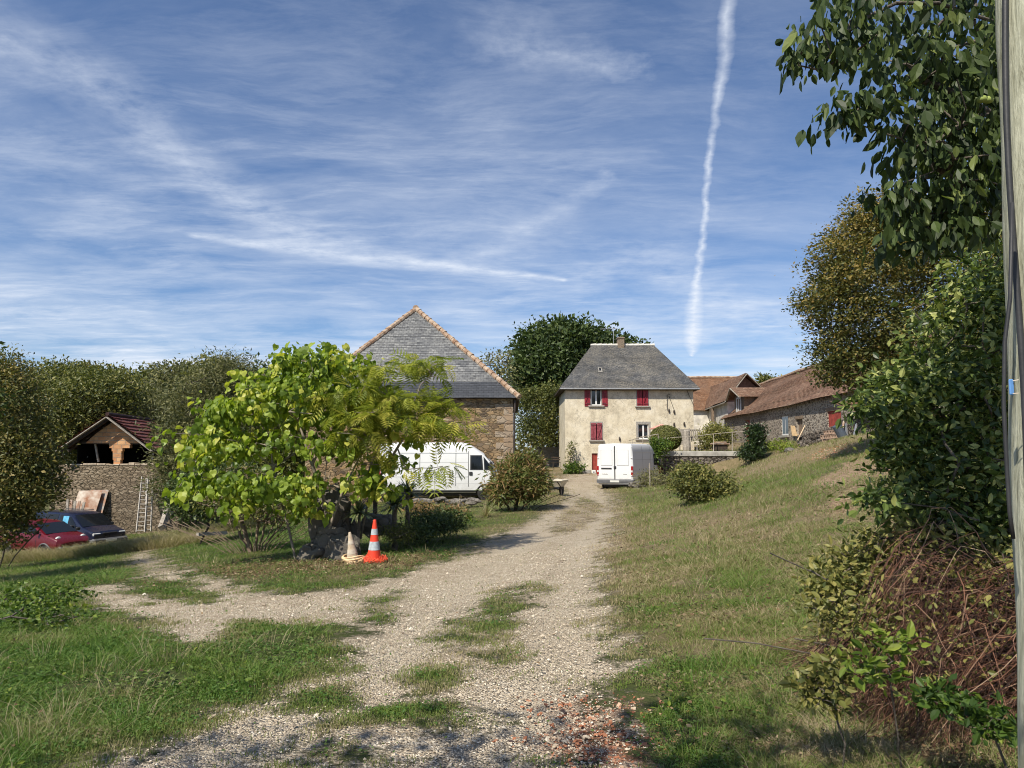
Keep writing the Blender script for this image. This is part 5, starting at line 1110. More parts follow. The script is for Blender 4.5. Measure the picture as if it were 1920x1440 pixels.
# ------------------------------------------------------------------ rocks
M_rock = mat_stone('boulder', [(.10,.088,.075), (.145,.13,.11), (.20,.18,.15)], (.11,.10,.085), (1.4, 1.4, 1.6), .01, .04, wob=.2); M_rockl = mat_stone('lichened_boulder', [(.15,.135,.12), (.22,.20,.18), (.27,.25,.22)], (.13,.12,.1), (4, 4, 4), .01, .03, wob=.2)
def rock(label, px, py, D, rx, ry, rz_, seed, mat=None, group='boulders round the foot of the tree', sub=3, name='boulder'):
    c_ = at(px, py, D); vs, fs = rock_v(c_, (rx, ry, rz_), seed, sub, .32); mb = MB(); mb.add(vs, fs); return tag(mb.build(name, mat or M_rock, origin=c_, smooth=False), label, 'rock', group)
rock('tall dark upright boulder behind the tree trunks, topmost of the pile', 615, 975, 14.6, .40, .35, .52, 1)
rock('large dark boulder left of the faded cone at the pile foot', 645, 1030, 14.0, .30, .28, .28, 2)
rock('low craggy boulder at the left foot of the pile between two trunks', 585, 1038, 14.1, .27, .25, .18, 3)
rock('dark boulder leaning in the middle of the pile behind the forked trunk', 617, 1018, 14.3, .30, .3, .32, 4)
rock('squared dark boulder under the yucca right of the tree', 652, 1000, 15.0, .24, .28, .30, 5)
rock('reddish flecked boulder behind the bright orange cone', 706, 985, 15.9, .33, .3, .24, 6, M_rockl)
rock('small boulder with pale flecks right of the flecked one', 735, 992, 15.8, .16, .16, .14, 7, M_rockl)
for i, (px, py, D, r_) in enumerate(((792, 942, 26.8, .35), (823, 938, 27.5, .3), (853, 943, 26.5, .34), (884, 940, 27, .3), (770, 952, 25.5, .3))):
    rock(['brown stone under the middle of the side on van', 'brown stone second from left in the row under the side on van', 'brown stone below the cab door of the side on van', 'brown stone at the edge of the reddish bush below the van', 'brown stone next to the yucca below the van'][i], px, py, D, r_*1.1, .22, r_*.42, 20+i, M_rockl, 'stones edging the bank under the van', 2, 'bank_stone')
for i, (px, py, rx) in enumerate(((1190, 908, .32), (1202, 914, .38), (1193, 921, .34), (1210, 921, .26))):
    rock(['upper grey stone of the little heap by the right van wheel', 'flat stone at the right of the heap by the van', 'lowest flat stone of the heap by the right van', 'small stone at the right end of the heap by the van'][i], px, py, 35.5-i*.2, rx, .3, .13, 30+i, M_rockl, 'stone heap behind the right van', 2, 'flat_stone')
for i, (px, py, r_) in enumerate(((1498, 850, .35), (1462, 862, .22), (1480, 845, .2), (1520, 846, .25))):
    rock(['pale rock lying in the grass below the stone heap', 'small pale rock near the ivy post', 'grey rock just below the barn window', 'grey rock at the right below the dry stone heap'][i], px, py, 33-i*.4, r_, .3, r_*.6, 40+i, M_rockl, 'rocks on the grass below the long barn', 2, 'field_stone')
# ------------------------------------------------------------------ terrace
TX0 = at(1247, 860, 42).x; TX1 = at(1397, 860, 42).x; tz = at(1320, 846, 42).z
tw = thing('retaining_wall', 'low stone retaining wall with pale concrete capping below the terrace railing', 'wall', ((TX0+TX1)/2, 42, .8))
mb = MB(); mb.box((TX0, 42, -.2), (TX1, 42.4, tz-.30)); mb.box((TX0, 42.4, -.2), (TX0+.4, 50, tz-.30)); mb.build('stonework', M_stoned, tw)
mb = MB(); mb.bbox((TX0-.05, 41.94, tz-.30), (TX1+.05, 42.46, tz), .02); mb.bbox((TX0-.05, 42.46, tz-.30), (TX0+.42, 49.9, tz), .02); mb.build('capping', mat_plain('weathered_concrete', (.38,.36,.32), .9, var=.3, scale=2.2, bs=.4), tw)
M_rail = mat_plain('rusty_white_rail', (.36,.30,.22), .6, var=.3, scale=6, c2=(.48,.44,.37))
rl_ = thing('terrace_railing', 'thin rusty white metal railing on top of the terrace wall', 'railing', ((TX0+TX1)/2, 42.2, tz))
tops = []
for px in (1252, 1307, 1338, 1373):
    a = at(px, 846, 42.2); tp = at(px, {1252: 821, 1307: 817.5, 1338: 813.5, 1373: 810.5}[px], 42.2); g = MB(); g.tube([(a.x, 42.2, tz-.02), tp], .024, 8); g.build('post', M_rail, rl_); tops.append(tp)
tops.append(at(1400, 808.5, 42.2)); tops.insert(0, at(1236, 822, 42.6))
g = MB(); g.tube(tops, .017, 6); g.build('handrail', M_rail, rl_)
sr_ = thing('stair_railing', 'rusty metal railing sloping down beside the round clipped bush', 'railing', at(1234, 850, 43))
P = [at(1180, 826, 46), at(1200, 820, 45), at(1234, 814, 43), at(1236, 845, 43)]
g = MB(); g.tube(P, .028, 6); g.build('handrail', M_rail, sr_)
g = MB(); g.tube([at(1181, 830, 46), at(1218, 829, 44), at(1219, 822, 44)], .025, 6); g.build('lower_rail', M_rail, sr_)
for px, yt, D in ((1186, 825, 45.7), (1205, 819.5, 44.6), (1219, 817, 43.8), (1234, 814, 43)): g = MB(); a = at(px, yt, D); g.tube([a, a-Vector((0, 0, 1.0))], .022, 6); g.build('post', M_rail, sr_)
# pallet fence
p0, p1 = at(1274, 834, 46), at(1316, 834, 46); z1_ = at(1290, 804.5, 46).z
pf = thing('pallet_fence', 'short weathered wooden picket fence at the right corner of the cream house', 'fence', (p0+p1)/2)
g = MB(); g.beam((p0.x, 46, z1_-.06), (p1.x, 46.5, z1_-.06), .05, .09); g.build('rail', M_woodg, pf); g = MB(); g.beam((p0.x, 46, z1_-.5), (p1.x, 46.5, z1_-.5), .05, .09); g.build('rail', M_woodg, pf)
for i in range(11):
    f = i/10; x = p0.x+(p1.x-p0.x)*f; g = MB(); g.bbox((x-.045, 45.93+.5*f, tz-.05 if i in (0, 5, 10) else z1_-.75), (x+.045, 45.97+.5*f, z1_+(.08 if i in (0, 5, 10) else -.0)), .008); g.build('picket', M_woodg, pf)
g = MB(); g.bbox((p0.x-.02, 45.9, z1_-1.0), (p0.x+.7, 45.93, z1_), .01); g.build('side_panel', M_woodg, pf)
p = at(1288, 846, 43.2); g = MB(); g.lathe([(.24, 0), (.26, .3), (.20, .7), (.22, 1.25), (.12, 1.35)], 10, M=Matrix.Translation((p.x, p.y, tz-.05))); tag(g.build('wooden_stump', M_woodg, origin=p), 'pale upright wooden trunk standing by the picket fence', 'post')
# small red topped box (planter) and other bits
p = at(1350, 846, 43); root = thing('small_hutch', 'little dark box with a rusty red lid on the terrace behind the railing', 'box', (p.x, p.y, tz-.03))
g = MB(); g.bbox((-.38, -.3, 0), (.38, .3, .42), .02); g.build('box_body', M_woodd, root, world=False); g = MB(); g.bbox((-.5, -.4, .42), (.5, .4, .52), .03); g.bbox((-.35, -.3, .52), (.35, .3, .60), .03); g.build('lid', M_terra, root, world=False)
p = at(1240, 802, 47); root = thing('parasol', 'faded pink parasol top showing above the round clipped bush', 'parasol', (p.x, 47, tz))
g = MB(); g.lathe([(.02, p.z-tz+.25), (.8, p.z-tz-.05), (.78, p.z-tz-.1)], 8); g.build('canopy', mat_plain('faded_pink_cloth', (.62,.30,.24), .9), root, world=False); g = MB(); g.tube([(0, 0, 0), (0, 0, p.z-tz+.2)], .025, 6); g.build('pole', M_woodg, root, world=False)
p = at(1226, 880, 43.5); root = thing('garden_tractor', 'dark red machine mostly hidden between the right van and the terrace wall', 'machine', (p.x+.1, 43.4, h1(p.x, 43.4)), R(88)); root.scale = (.8, .8, .9)
g = MB(); g.bbox((-.9, -.35, .35), (.5, .35, .85), .08); g.bbox((-.9, -.28, .85), (-.1, .28, 1.05), .06); g.build('bonnet', M_redb, root, world=False)
g = MB(); g.bbox((.1, -.25, .8), (.5, .25, .95), .05); g.bbox((.45, -.25, .9), (.55, .25, 1.35), .04); g.build('seat', M_blk, root, world=False)
for x, r_ in ((-.6, .28), (.4, .42)):
    for sg in (-1, 1): wheel(root, x, sg*.45, r_, .18, M_cap, 5)
g = MB(); g.tube([(-.1, 0, .9), (.1, 0, 1.3)], .02); g.tube([(.1+.16*math.cos(a)*.5, .18*math.sin(a), 1.3+.08*math.cos(a)) for a in np.linspace(0, 6.28, 14)], .014, 5); g.build('steering_wheel', M_blk, root, world=False)
leaner('marker_stake', 'pale thin stake standing in the weeds beside the right van', 'stake', [(1218.5, 912), (1217.5, 868)], .05, M_woodg, 34, 34)
# far low wall + box behind the barn
a = at(1004, 850, 58); b = at(1062, 850, 58); g = MB(); g.box((a.x, 58, -.2), (b.x+.5, 58.3, at(1030, 838, 58).z)); wl = tag(g.build('garden_wall', mat_stone('block_wall', [(.26,.25,.23), (.33,.32,.29)], (.2,.19,.17), (2, 2, 4), .04, .01), origin=(a.x, 58, .3)), 'low grey block wall beyond the yard between barn and house', 'wall')
p = gx(1046, 55); g = MB()
for x in (-.4, .35): g.bbox((x, -.2, 0), (x+.06, .2, .42), .01)
for y in (-.18, -.04, .1): g.bbox((-.5, y, .42), (.5, y+.1, .46), .01)
for z in (.6, .75): g.bbox((-.5, .2, z), (.5, .23, z+.1), .01)
tag(g.build('garden_bench', M_woodd, world=False), 'small dark bench before the far block wall left of the house', 'bench').location = p
g = MB(); p = gx(1055, 49.8)
rg = random.Random(6)
# stone step + items at the cellar door
p = at(1100, 884, 49.7); g = MB(); g.bbox((p.x-.35, 49.3, -.1), (p.x+.25, 49.9, p.z+.12), .03); tag(g.build('stone_block', M_sill, origin=p), 'grey stone block left of the cellar door', 'block')
p = at(1113, 884, 49.6); g = MB(); g.bbox((p.x-.13, 49.45, p.z-.15), (p.x+.13, 49.65, p.z+.1), .01); g.bbox((p.x-.04, 49.44, p.z-.08), (p.x+.04, 49.452, p.z+.0), .002, 1); tag(g.build('white_box', [M_white, M_blk], origin=p), 'small white box on the ground at the cellar door', 'box')
# ------------------------------------------------------------------ along the long barn
yb = lambda px: lu(px, -.4)
pile = thing('dry_stone_heap', 'long heap of loose grey rubble stones against the long barn', 'stone heap', (exf(40)-.3, 40, 1.9))
rg = random.Random(12); mb = MB(); y_a, y_b = yb(1502), yb(1556)
for i in range(150):
    f = rg.random(); y = y_a+(y_b-y_a)*f; lay = rg.random(); g0 = h1(exf(y)-.5, y)
    hh_ = (.55+.45*f)*lay*(1.0+.0*f); x = exf(y)+wx-.15-.75*(1-lay)*rg.random(); s_ = .10+.12*rg.random()
    vs, fs = rock_v((x, y, g0+.05+hh_), (s_*1.1, s_*1.5, s_*.7), i*.37, 1, .3); mb.add(vs, fs)
mb.build('loose_stones', M_stoned, pile)['kind'] = 'stuff'
mb = MB(); y = (y_a+y_b)/2; mb.box((exf(y)-.2, min(y_a, y_b)+.2, 1.2), (exf(y)+wx-.02, max(y_a, y_b)-.3, h1(exf(y)-.5, y)+.45)); mb.build('stone_core', M_stoned, pile)
# hollow clay blocks, four rows, below the red loading door
M_clay = mat_plain('clay_block', (.42,.27,.19), .9, var=.25, scale=6, c2=(.50,.38,.29)); proto = None; cnt = 0
y_n = yb(1578); y_f = yb(1550); nper = max(5, int((y_f-y_n)/.42)); gz = h1(exf(y_n)-.5, (y_n+y_f)/2)
nth = ['leftmost', 'second from left', 'third from left', 'fourth from left', 'fifth from left', 'sixth from left', 'seventh from left', 'eighth from left', 'ninth from left', 'tenth from left']; ordn = ['lowest', 'second', 'third', 'topmost']
for row in range(4):
    for k_ in range(nper):
        if row == 3 and k_ > nper-2: continue
        if proto is None:
            proto = bpy.data.objects.new('clay_block', None); C.objects.link(proto); g = MB()
            for a in ((-.10, -.19, 0, .10, .19, .03), (-.10, -.19, .17, .10, .19, .2), (-.10, -.19, .03, .10, -.16, .17), (-.10, .16, .03, .10, .19, .17), (-.10, -.015, .03, .10, .015, .17)): g.bbox(a[:3], a[3:], .004)
            s_ = g.build('block_shell', M_clay, proto, world=False); g = MB(); g.box((.02, -.16, .03), (.05, .16, .17)); g.build('hollow_shade', M_unlit, proto, world=False); b_ = proto  # black sheet inside paints the shade of the hollow cells
        else:
            b_ = proto.copy(); C.objects.link(b_)
            for ch_ in list(proto.children): c2_ = ch_.copy(); C.objects.link(c2_); c2_.parent = b_
        y = y_n+.25+k_*.42+(.15 if row % 2 else 0)+rg.uniform(-.03, .03); b_.location = (exf(y)-.22+rg.uniform(-.04, .04), y, gz-.03+row*.225+rg.uniform(0, .01)); b_.rotation_euler = (0, 0, rg.uniform(-.12, .12))
        tag(b_, f'clay block {nth[nper-1-k_]} in the {ordn[row]} row below red loading door', 'clay block', 'hollow clay blocks stacked below the red loading door'); cnt += 1
def barnlean(name, label, cat, a, b, w_, mat, off=-.25):
    ya = lu(a[0], -.9); P_ = at(a[0], a[1], ya); yb_ = lu(b[0], off); Q_ = at(b[0], b[1], yb_); g = MB(); g.beam(P_, Q_, w_, w_*.5, up=(-1, 0, 0)); return tag(g.build(name, mat, origin=P_), label, cat)
barnlean('leaning_plank', 'pale wooden plank leaning beside the brown barn door', 'plank', (1495, 826), (1509, 798), .09, mat_plain('fresh_timber', (.55,.42,.28), .8))
leaner('chipboard_panel', 'pale brown board leaning in the sun against the barn right of the window', 'board', [(1493, 818), (1490, 799)], .5, mat_plain('chipboard', (.42,.30,.17), .85), 43.0, 43.4, h_=.04)
leaner('rusty_pole', 'tall rusty pole leaning at the near corner of the long barn', 'pole', [(1577, 824), (1582, 790)], .06, M_rust, 32.6, 33.2)
leaner('metal_tool', 'grey shovel like pole leaning before the dark lean to opening', 'tool', [(1600, 822), (1606, 795)], .06, M_alu, 30.3, 31.0)
leaner('grey_pipe', 'short grey pipe standing in front of the near barn corner', 'pipe', [(1588, 822), (1586, 794)], .07, M_zinc, 31.8, 32.4)
p = gx(1583, 31.2); g = MB(); g.lathe([(.17, 0), (.2, .03), (.2, .62), (.17, .65), (.05, .66)], 14, M=Matrix.Rotation(-.45, 4, 'Y')); tag(g.build('metal_drum', mat_plain('blue_grey_drum', (.10,.12,.15), .5, .3), world=False), 'blue grey drum tilted against the near barn corner', 'drum').location = p+Vector((0, 0, .02))
# ------------------------------------------------------------------ utility pole
pb = Vector((1.60+.30, 2.62, h1(1.9, 2.62)-.3)); pt = at(1884, -60, 2.72)+Vector((.125, 0, .0))
up_ = thing('utility_pole', 'weathered grey wooden utility pole at the right edge with a black cable down its side', 'pole', (pb.x, pb.y, pb.z))
bt = at(1900, 860, 2.62); br_ = .155; tr_ = .125
pA = at(1919, 1300, 2.60)+Vector((br_+.012, 0, 0)); pT = at(1884, 0, 2.70)+Vector((tr_, 0, 0)); dd_ = (pT-pA)/(pT.z-pA.z)
P0 = pA+dd_*(pb.z-pA.z); P1 = pA+dd_*(6.5-pA.z); rg = random.Random(2); g = MB(); n_ = 40
g.tube([P0.lerp(P1, i/n_)+Vector((.004*math.sin(i*1.1), .003*math.sin(i*.7), 0)) for i in range(n_+1)], [.165+(.105-.165)*i/n_ for i in range(n_+1)], 28)
m, tt = new_mat('pole_timber'); o = oc(tt); sv_ = tt.n('ShaderNodeMapping', {0: o, 3: (1, 1, .07)}).outputs[0]; nz = tt.noise(sv_, 42, 6, .7, .6); n2_ = tt.noise(tt.n('ShaderNodeMapping', {0: o, 3: (1, 1, .25)}).outputs[0], 9, 4, .6, .8)
cc = tt.ramp(nz, [(.30, (.14,.135,.095)), (.42, (.30,.30,.22)), (.55, (.42,.42,.32)), (.75, (.55,.54,.43))]); cc = tt.mix(tt.mapr(n2_, .54, .66, 0, .6), cc, (.17,.165,.11)); fin(tt, cc, .85, 0, tt.m('ADD', nz, n2_), .9, .012, .2)
g.build('timber', m, up_, smooth=True)
g = MB(); cb = [P0.lerp(P1, f)+Vector((-.165+.06*f-.014, -.04, 0))+Vector((-.016*math.sin(f*17), 0, 0)) for f in np.linspace(0, 1, 40)]; g.tube(cb, .011, 8); g.build('cable', M_blk, up_, smooth=True)
cb2 = [at(px, py, 2.5) for px, py in ((1898, 380), (1894, 560), (1884, 640), (1882, 760), (1888, 880), (1893, 960), (1900, 1010))]; g = MB(); g.tube(cb2, .007, 6); g.build('loose_cable', M_blk, up_, smooth=True)
g = MB(); a = at(1897.5, 726, 2.47); g.bbox((a.x-.010, a.y-.004, a.z-.028), (a.x+.006, a.y+.004, a.z+.028), .003); g.build('blue_tag', mat_plain('blue_tag_plastic', (.10,.24,.50), .5), up_)
g = MB(); g.tube([at(1899, 714, 2.46), at(1910, 712, 2.45)], .002, 4); g.tube([at(1899, 738, 2.46), at(1910, 737, 2.45)], .002, 4); g.build('tag_wire', M_rust, up_)
a = at(1918, 1412, 1.95); z0_ = h1(a.x, a.y); g = MB()
g.lathe([(.052+(.006 if i % 2 else 0), i*.012) for i in range(30)], 18, M=Matrix.Translation((a.x+.03, a.y, z0_-.02)))
tag(g.build('corrugated_conduit', mat_plain('pale_green_conduit', (.55,.68,.62), .4, c2=(.75,.80,.78), scale=30), origin=(a.x, a.y, z0_)), 'pale ribbed plastic conduit end at the bottom right corner by the pole', 'conduit')
# ------------------------------------------------------------------ trees and shrubs
def gb_(px, D): return gx(px, D)
def bl(*l): return [blobw(*q) for q in l]
# catalpa: several slender trunks, huge pale heart leaves
D = 14.3
rg = np.random.RandomState(11)
b0 = [at(556, 1046, 14.2), at(578, 1030, 14.5), at(604, 1056, 14.0), at(614, 1057, 14.1)]
tr = [[b0[0]-Vector((0,0,.1)), at(540, 985, 14.2), at(524, 930, 14.3), at(512, 875, 14.3), at(505, 820, 14.2)],
      [b0[1]-Vector((0,0,.1)), at(590, 990, 14.5), at(606, 930, 14.5), at(612, 870, 14.6), at(600, 800, 14.6)],
      [b0[2]-Vector((0,0,.1)), at(612, 1010, 14.0), at(626, 965, 14.1), at(645, 915, 14.2), at(668, 870, 14.3)],
      [b0[3]-Vector((0,0,.1)), at(617, 1000, 14.15), at(606, 930, 14.2), at(585, 870, 14.0), at(560, 790, 14.1)]]
tr = [[np.array(p) for p in t_] for t_ in tr]
cb = bl((405,770,48,16,14.2,.5),(395,822,75,26,14.0,.8),(365,865,42,16,13.8,.5),(390,895,44,18,13.9,.5),(360,915,36,14,13.8,.4),(440,940,44,12,13.6,.4),(470,770,60,26,14.2,.9),(500,715,62,30,14.3,.8),(560,675,55,18,14.4,.7),(635,680,50,20,14.5,.8),(600,725,80,28,14.4,1.0),
        (560,775,80,26,14.3,1.1),(650,775,60,24,14.6,1.0),(640,835,55,20,14.3,.9),(560,830,60,20,14.0,.9),(460,835,60,26,14.0,.8),(440,905,50,14,13.9,.7),(500,905,55,18,13.6,.7),(560,905,60,16,13.6,.7),(560,955,40,16,13.5,.4),(690,905,40,20,14.2,.5),(740,930,20,14,14.2,.3),(765,830,24,14,14.4,.35),(725,870,35,12,14.4,.4),(540,940,50,14,13.6,.4),(690,730,40,22,14.3,.6),(720,790,40,22,14.3,.6))
root = thing('catalpa_tree', 'broad tree with big bright yellow green heart shaped leaves and slender leaning trunks', 'tree', b0[2])
tg, _ = sample_blobs(cb, 150, rg, .2); arr, par, rad = skeleton(tr, tg, rg, .006, 2.1, .10, .3)
sk_mesh('trunk', arr, par, rad, M_barkl, root, sides=7, rmax=.085, scale=1.25)
cents, dr_ = sample_blobs(cb, 500, rg, .35, jit=.10)
foliage(cb, rg, 500, 12, .25, .116, T_heart, L_cat, root, name='crown', up=.55, out=.35, droop=1.2, tb=.45, tv=.46, flat=.75, sv=.36, cents=cents, rnd=.5)
# albizia with feathery fronds, standing behind and right
ab = bl((715,692,30,8,14.0,.4),(790,680,44,7,14.2,.5),(815,700,20,12,14.2,.3),(700,730,60,10,13.9,.7),(770,750,75,10,14.1,.8),(835,760,32,9,14.2,.4),(700,775,70,11,13.8,.8),(790,790,60,11,13.9,.7),(840,800,22,9,14.0,.4),(640,745,50,12,13.8,.6),(670,810,50,10,13.7,.6),(830,878,32,6,13.8,.3),(775,885,28,7,13.8,.3),(700,850,22,6,14,.3))
b1 = [at(668, 1010, 15.0), at(676, 1010, 15.1)]
tr = [[b1[0], at(672, 950, 14.8), at(690, 890, 14.5), at(705, 840, 14.2), at(722, 790, 14.1)], [b1[1], at(690, 940, 14.9), at(715, 890, 14.5), at(745, 840, 14.2), at(775, 790, 14.1)]]
tr = [[np.array(p) for p in t_] for t_ in tr]
root = thing('silk_tree', 'spreading tree with flat layers of feathery olive green fronds in front of the barn roof', 'tree', b1[0])
tg, _ = sample_blobs(ab, 90, rg, .2); arr, par, rad = skeleton(tr, tg, rg, .006, 2.1, .1, .3); sk_mesh('trunk', arr, par, rad, M_barkl, root, sides=6, rmax=.07, scale=1.2)
foliage(ab, rg, 130, 6, .27, .33, T_frond, L_alb, root, up=1.0, out=.1, droop=.45, tb=.5, tv=.5, flat=.25, rnd=.3, sv=.25)
def simple(name, label, cat, blobs, basepx, D, leaf, bark, seed, ncl, per, clr, size, th=.35, lean=0, tmpl=T_quad, group=None, nt=90, tscale=1.0, ntr=1, spread=.3, **kw):
    rg_ = np.random.RandomState(seed); b = gx(basepx, D); top = np.mean([q[0] for q in blobs], axis=0)
    trs = []
    for i in range(ntr):
        off = np.array([spread*(i-(ntr-1)/2), .1*(i % 2), 0]); bb = np.array(b)+off*.4; tp = np.array([top[0]+off[0]*2+lean, top[1], b.z+(top[2]-b.z)*th]); trs.append(trunk(bb, tp, 4, seed+i))
    tw_, _ = sample_blobs(blobs, nt, rg_, .2)
    root = thing(name, label, cat, b, group=group); tw_ = tw_[tw_[:, 2] > b.z+.1]
    arr, par, rad = skeleton(trs, tw_, rg_, size*.07 if size > .1 else (.0016 if D < 4 else .005)); sk_mesh('trunk', arr, par, rad, bark, root, scale=tscale)
    foliage(blobs, rg_, ncl, per, clr, size, tmpl, leaf, root, **kw); return root
W_ = 'woodland trees along the left skyline'
simple('evergreen_oak', 'big round dark green tree rising behind the cream house', 'tree', bl((1045,660,68,46,70,4),(1005,690,34,48,68,3.5),(1090,650,52,40,70,3.8),(1130,662,52,32,72,3.5),(1012,645,36,26,70,2.6),(1180,652,18,10,73,2),(1040,710,60,56,68,4),(1060,620,34,14,70,2.2),(990,705,20,36,67,2.2)), 1040, 70, L_oak, M_barkd, 21, 1500, 26, 1.3, .42, tb=.42, tv=.4)
simple('poplar_tree', 'thin pale tree with airy foliage between the barn roof and the dark oak', 'tree', bl((930,680,24,22,60,1.4),(945,710,22,35,60,1.3),(915,672,14,10,60,.8),(950,665,10,10,60,.6)), 948, 60, L_gry, M_barkl, 22, 75, 14, .7, .22, th=.6, tb=.85, tv=.3)
simple('garden_tree', 'dark green multi stemmed tree between the barn corner and the cream house', 'tree', bl((1010,770,42,42,57,1.8),(1000,810,40,25,56.5,1.5),(1030,740,24,20,57,1.4),(985,745,20,20,57,1.2)), 1012, 57, L_mid, M_bark, 23, 420, 26, .6, .18, ntr=4, spread=.5, th=.5, tb=.32, tv=.35)
simple('garden_tree', 'yellowing bushy tree against the left side of the cream house', 'tree', bl((1035,765,20,38,60,1.5),(1038,810,16,30,60,1.3)), 1038, 60, L_aut, M_bark, 24, 200, 24, .6, .18, tb=.3, tv=.3)
# broom bush by the side-on van
simple('broom_bush', 'wide twiggy reddish green bush at the nose of the side on van', 'shrub', bl((972,898,48,40,25,1.0),(1000,900,26,32,24.8,.8),(938,922,24,20,24.8,.6),(985,865,26,16,25,.6)), 965, 25, L_red, M_woodd, 25, 520, 24, .24, .16, tmpl=T_slim, ntr=7, spread=.35, th=.5, tb=.42, tv=.4, up=.1, out=1., nt=200, rnd=.6)
# shrub on the slope in front of the terrace wall
simple('round_shrub', 'dense yellow green shrub on the slope below the terrace wall', 'shrub', bl((1318,910,50,34,19,.8),(1290,900,32,28,19,.6),(1350,920,34,24,18.8,.6),(1298,880,16,10,19,.35)), 1320, 19, L_mid, M_bark, 26, 620, 16, .17, .075, tb=.55, tv=.38, tmpl=T_quad, ntr=4)
simple('terrace_shrub', 'rounded yellow green bush behind the terrace railing', 'shrub', bl((1343,812,29,17,46,1.0),(1340,828,30,14,46,1.0)), 1343, 46, L_mid, M_bark, 27, 260, 22, .3, .12, tb=.7, tv=.3)
# clipped topiary: solid leaf shell
rg = np.random.RandomState(5); c0 = at(1248, 822, 44.5); rx = 29*44.5/F
root = thing('clipped_bush', 'large smoothly clipped round olive bush on the terrace beside the house', 'shrub', (c0.x, c0.y, c0.z-rx*.85))
d = norm(rg.normal(size=(9000, 3))); d = d[d[:, 1] < .5]; Pp = np.array(c0)+d*np.array([rx, rx, rx*.82])*(1-.05*rg.rand(len(d), 1))
leaf_mesh('crown', T_quad, Pp, rg.normal(size=(len(d), 3)), d+rg.normal(size=(len(d), 3))*.25, np.full(len(d), .10), np.clip(.5+.2*rg.normal(size=len(d)), 0, 1), L_mid, root)
vs, fs = rock_v(c0, (rx*.86, rx*.86, rx*.70), 3, 3, .03); g = MB(); g.add(vs, fs); g.build('inner_twigs', M_woodd, root)
g = MB(); g.tube([(c0.x, c0.y, c0.z-rx*.6), (c0.x, c0.y, 1.5)], .08, 7); g.build('trunk', M_bark, root)
# ivy post
simple('ivy_column', 'post smothered in dark ivy at the right end of the terrace railing', 'climber', bl((1416,815,15,20,40,.55),(1418,838,17,18,40,.6),(1408,850,22,12,39.8,.6)), 1416, 40, L_ivy, M_bark, 28, 260, 26, .25, .12, tb=.45, tv=.4, th=.8)
simple('creeper', 'green creeper hanging over the left end of the terrace wall', 'climber', bl((1232,842,14,20,41.4,.4),(1226,858,12,22,41.2,.4),(1245,836,12,10,41.6,.4)), 1232, 41.4, L_fresh, M_bark, 29, 150, 22, .25, .11, tb=.3, tv=.3)
simple('wall_climber', 'thin climbing stems with sparse leaves at the left corner of the cream house', 'climber', bl((1068,862,6,24,49.4,.2),(1072,840,5,14,49.5,.15)), 1069, 49.4, L_mid, M_bark, 30, 30, 12, .25, .12, th=.7, tb=.5)
simple('corner_plant', 'leafy green plant at the foot of the left house corner', 'plant', bl((1078,878,17,9,48.6,.4),(1066,882,8,7,48.5,.3)), 1078, 48.6, L_fresh, M_bark, 31, 70, 20, .22, .14, tb=.3)
simple('courtyard_bush', 'tall pale weeds beside the right van and the terrace wall', 'plant', bl((1222,895,20,16,35,.5),(1250,905,26,18,33,.6),(1205,905,12,10,35,.4)), 1230, 34, L_gry, M_bark, 32, 150, 18, .25, .11, tb=.7, tv=.3, tmpl=T_slim)
simple('sunlit_weeds', 'clump of pale flowering weeds under the barn window right of the ivy post', 'plant', bl((1452,838,22,13,42,.6),(1475,845,16,10,40,.5)), 1455, 42, L_fresh, M_bark, 33, 90, 18, .3, .12, tb=.75)
simple('distant_tree', 'small tree top showing above the ridge of the long barn', 'tree', bl((1432,712,10,6,85,1.),(1445,716,10,5,85,1.)), 1436, 85, L_mid, M_bark, 34, 60, 18, .6, .3, th=.7)
# multi-stemmed bare bush left of the rocks
b = at(478, 1024, 17.); simple('multi_stem_bush', 'bush of many dark bare stems fanning up under the bright tree', 'shrub', bl((470,945,62,38,17,1.0),(410,930,50,30,17.2,.8),(450,900,50,30,17.2,.8),(520,960,30,30,17,.7)), 480, 17, L_mid, M_wood, 35, 300, 16, .28, .07, ntr=22, spread=.10, th=.55, tb=.45, tv=.4, tscale=1.7, nt=520, rnd=.8)
# dark willow behind the catalpa
simple('willow_tree', 'grey green bushy willow with spiky top behind the left of the bright tree', 'tree', bl((395,740,62,58,29,1.8),(350,790,45,60,29.5,1.5),(430,700,40,35,29,1.2),(330,850,30,60,29.5,1.2),(400,850,60,60,28.5,1.5),(470,760,50,50,29,1.3),(320,900,24,50,29.5,1.0)), 370, 30, L_gry, M_bark, 36, 1250, 26, .5, .15, ntr=5, spread=.5, tmpl=T_slim, tb=.42, tv=.4, up=.2, out=1., jit=.16)
simple('dark_shrub', 'dark green shrub mass filling the space under the bright tree on its left', 'shrub', bl((370,930,50,45,24,1.2),(420,910,60,50,24,1.2)), 380, 24, L_oak, M_barkd, 37, 380, 24, .38, .12, tb=.5, tv=.35)
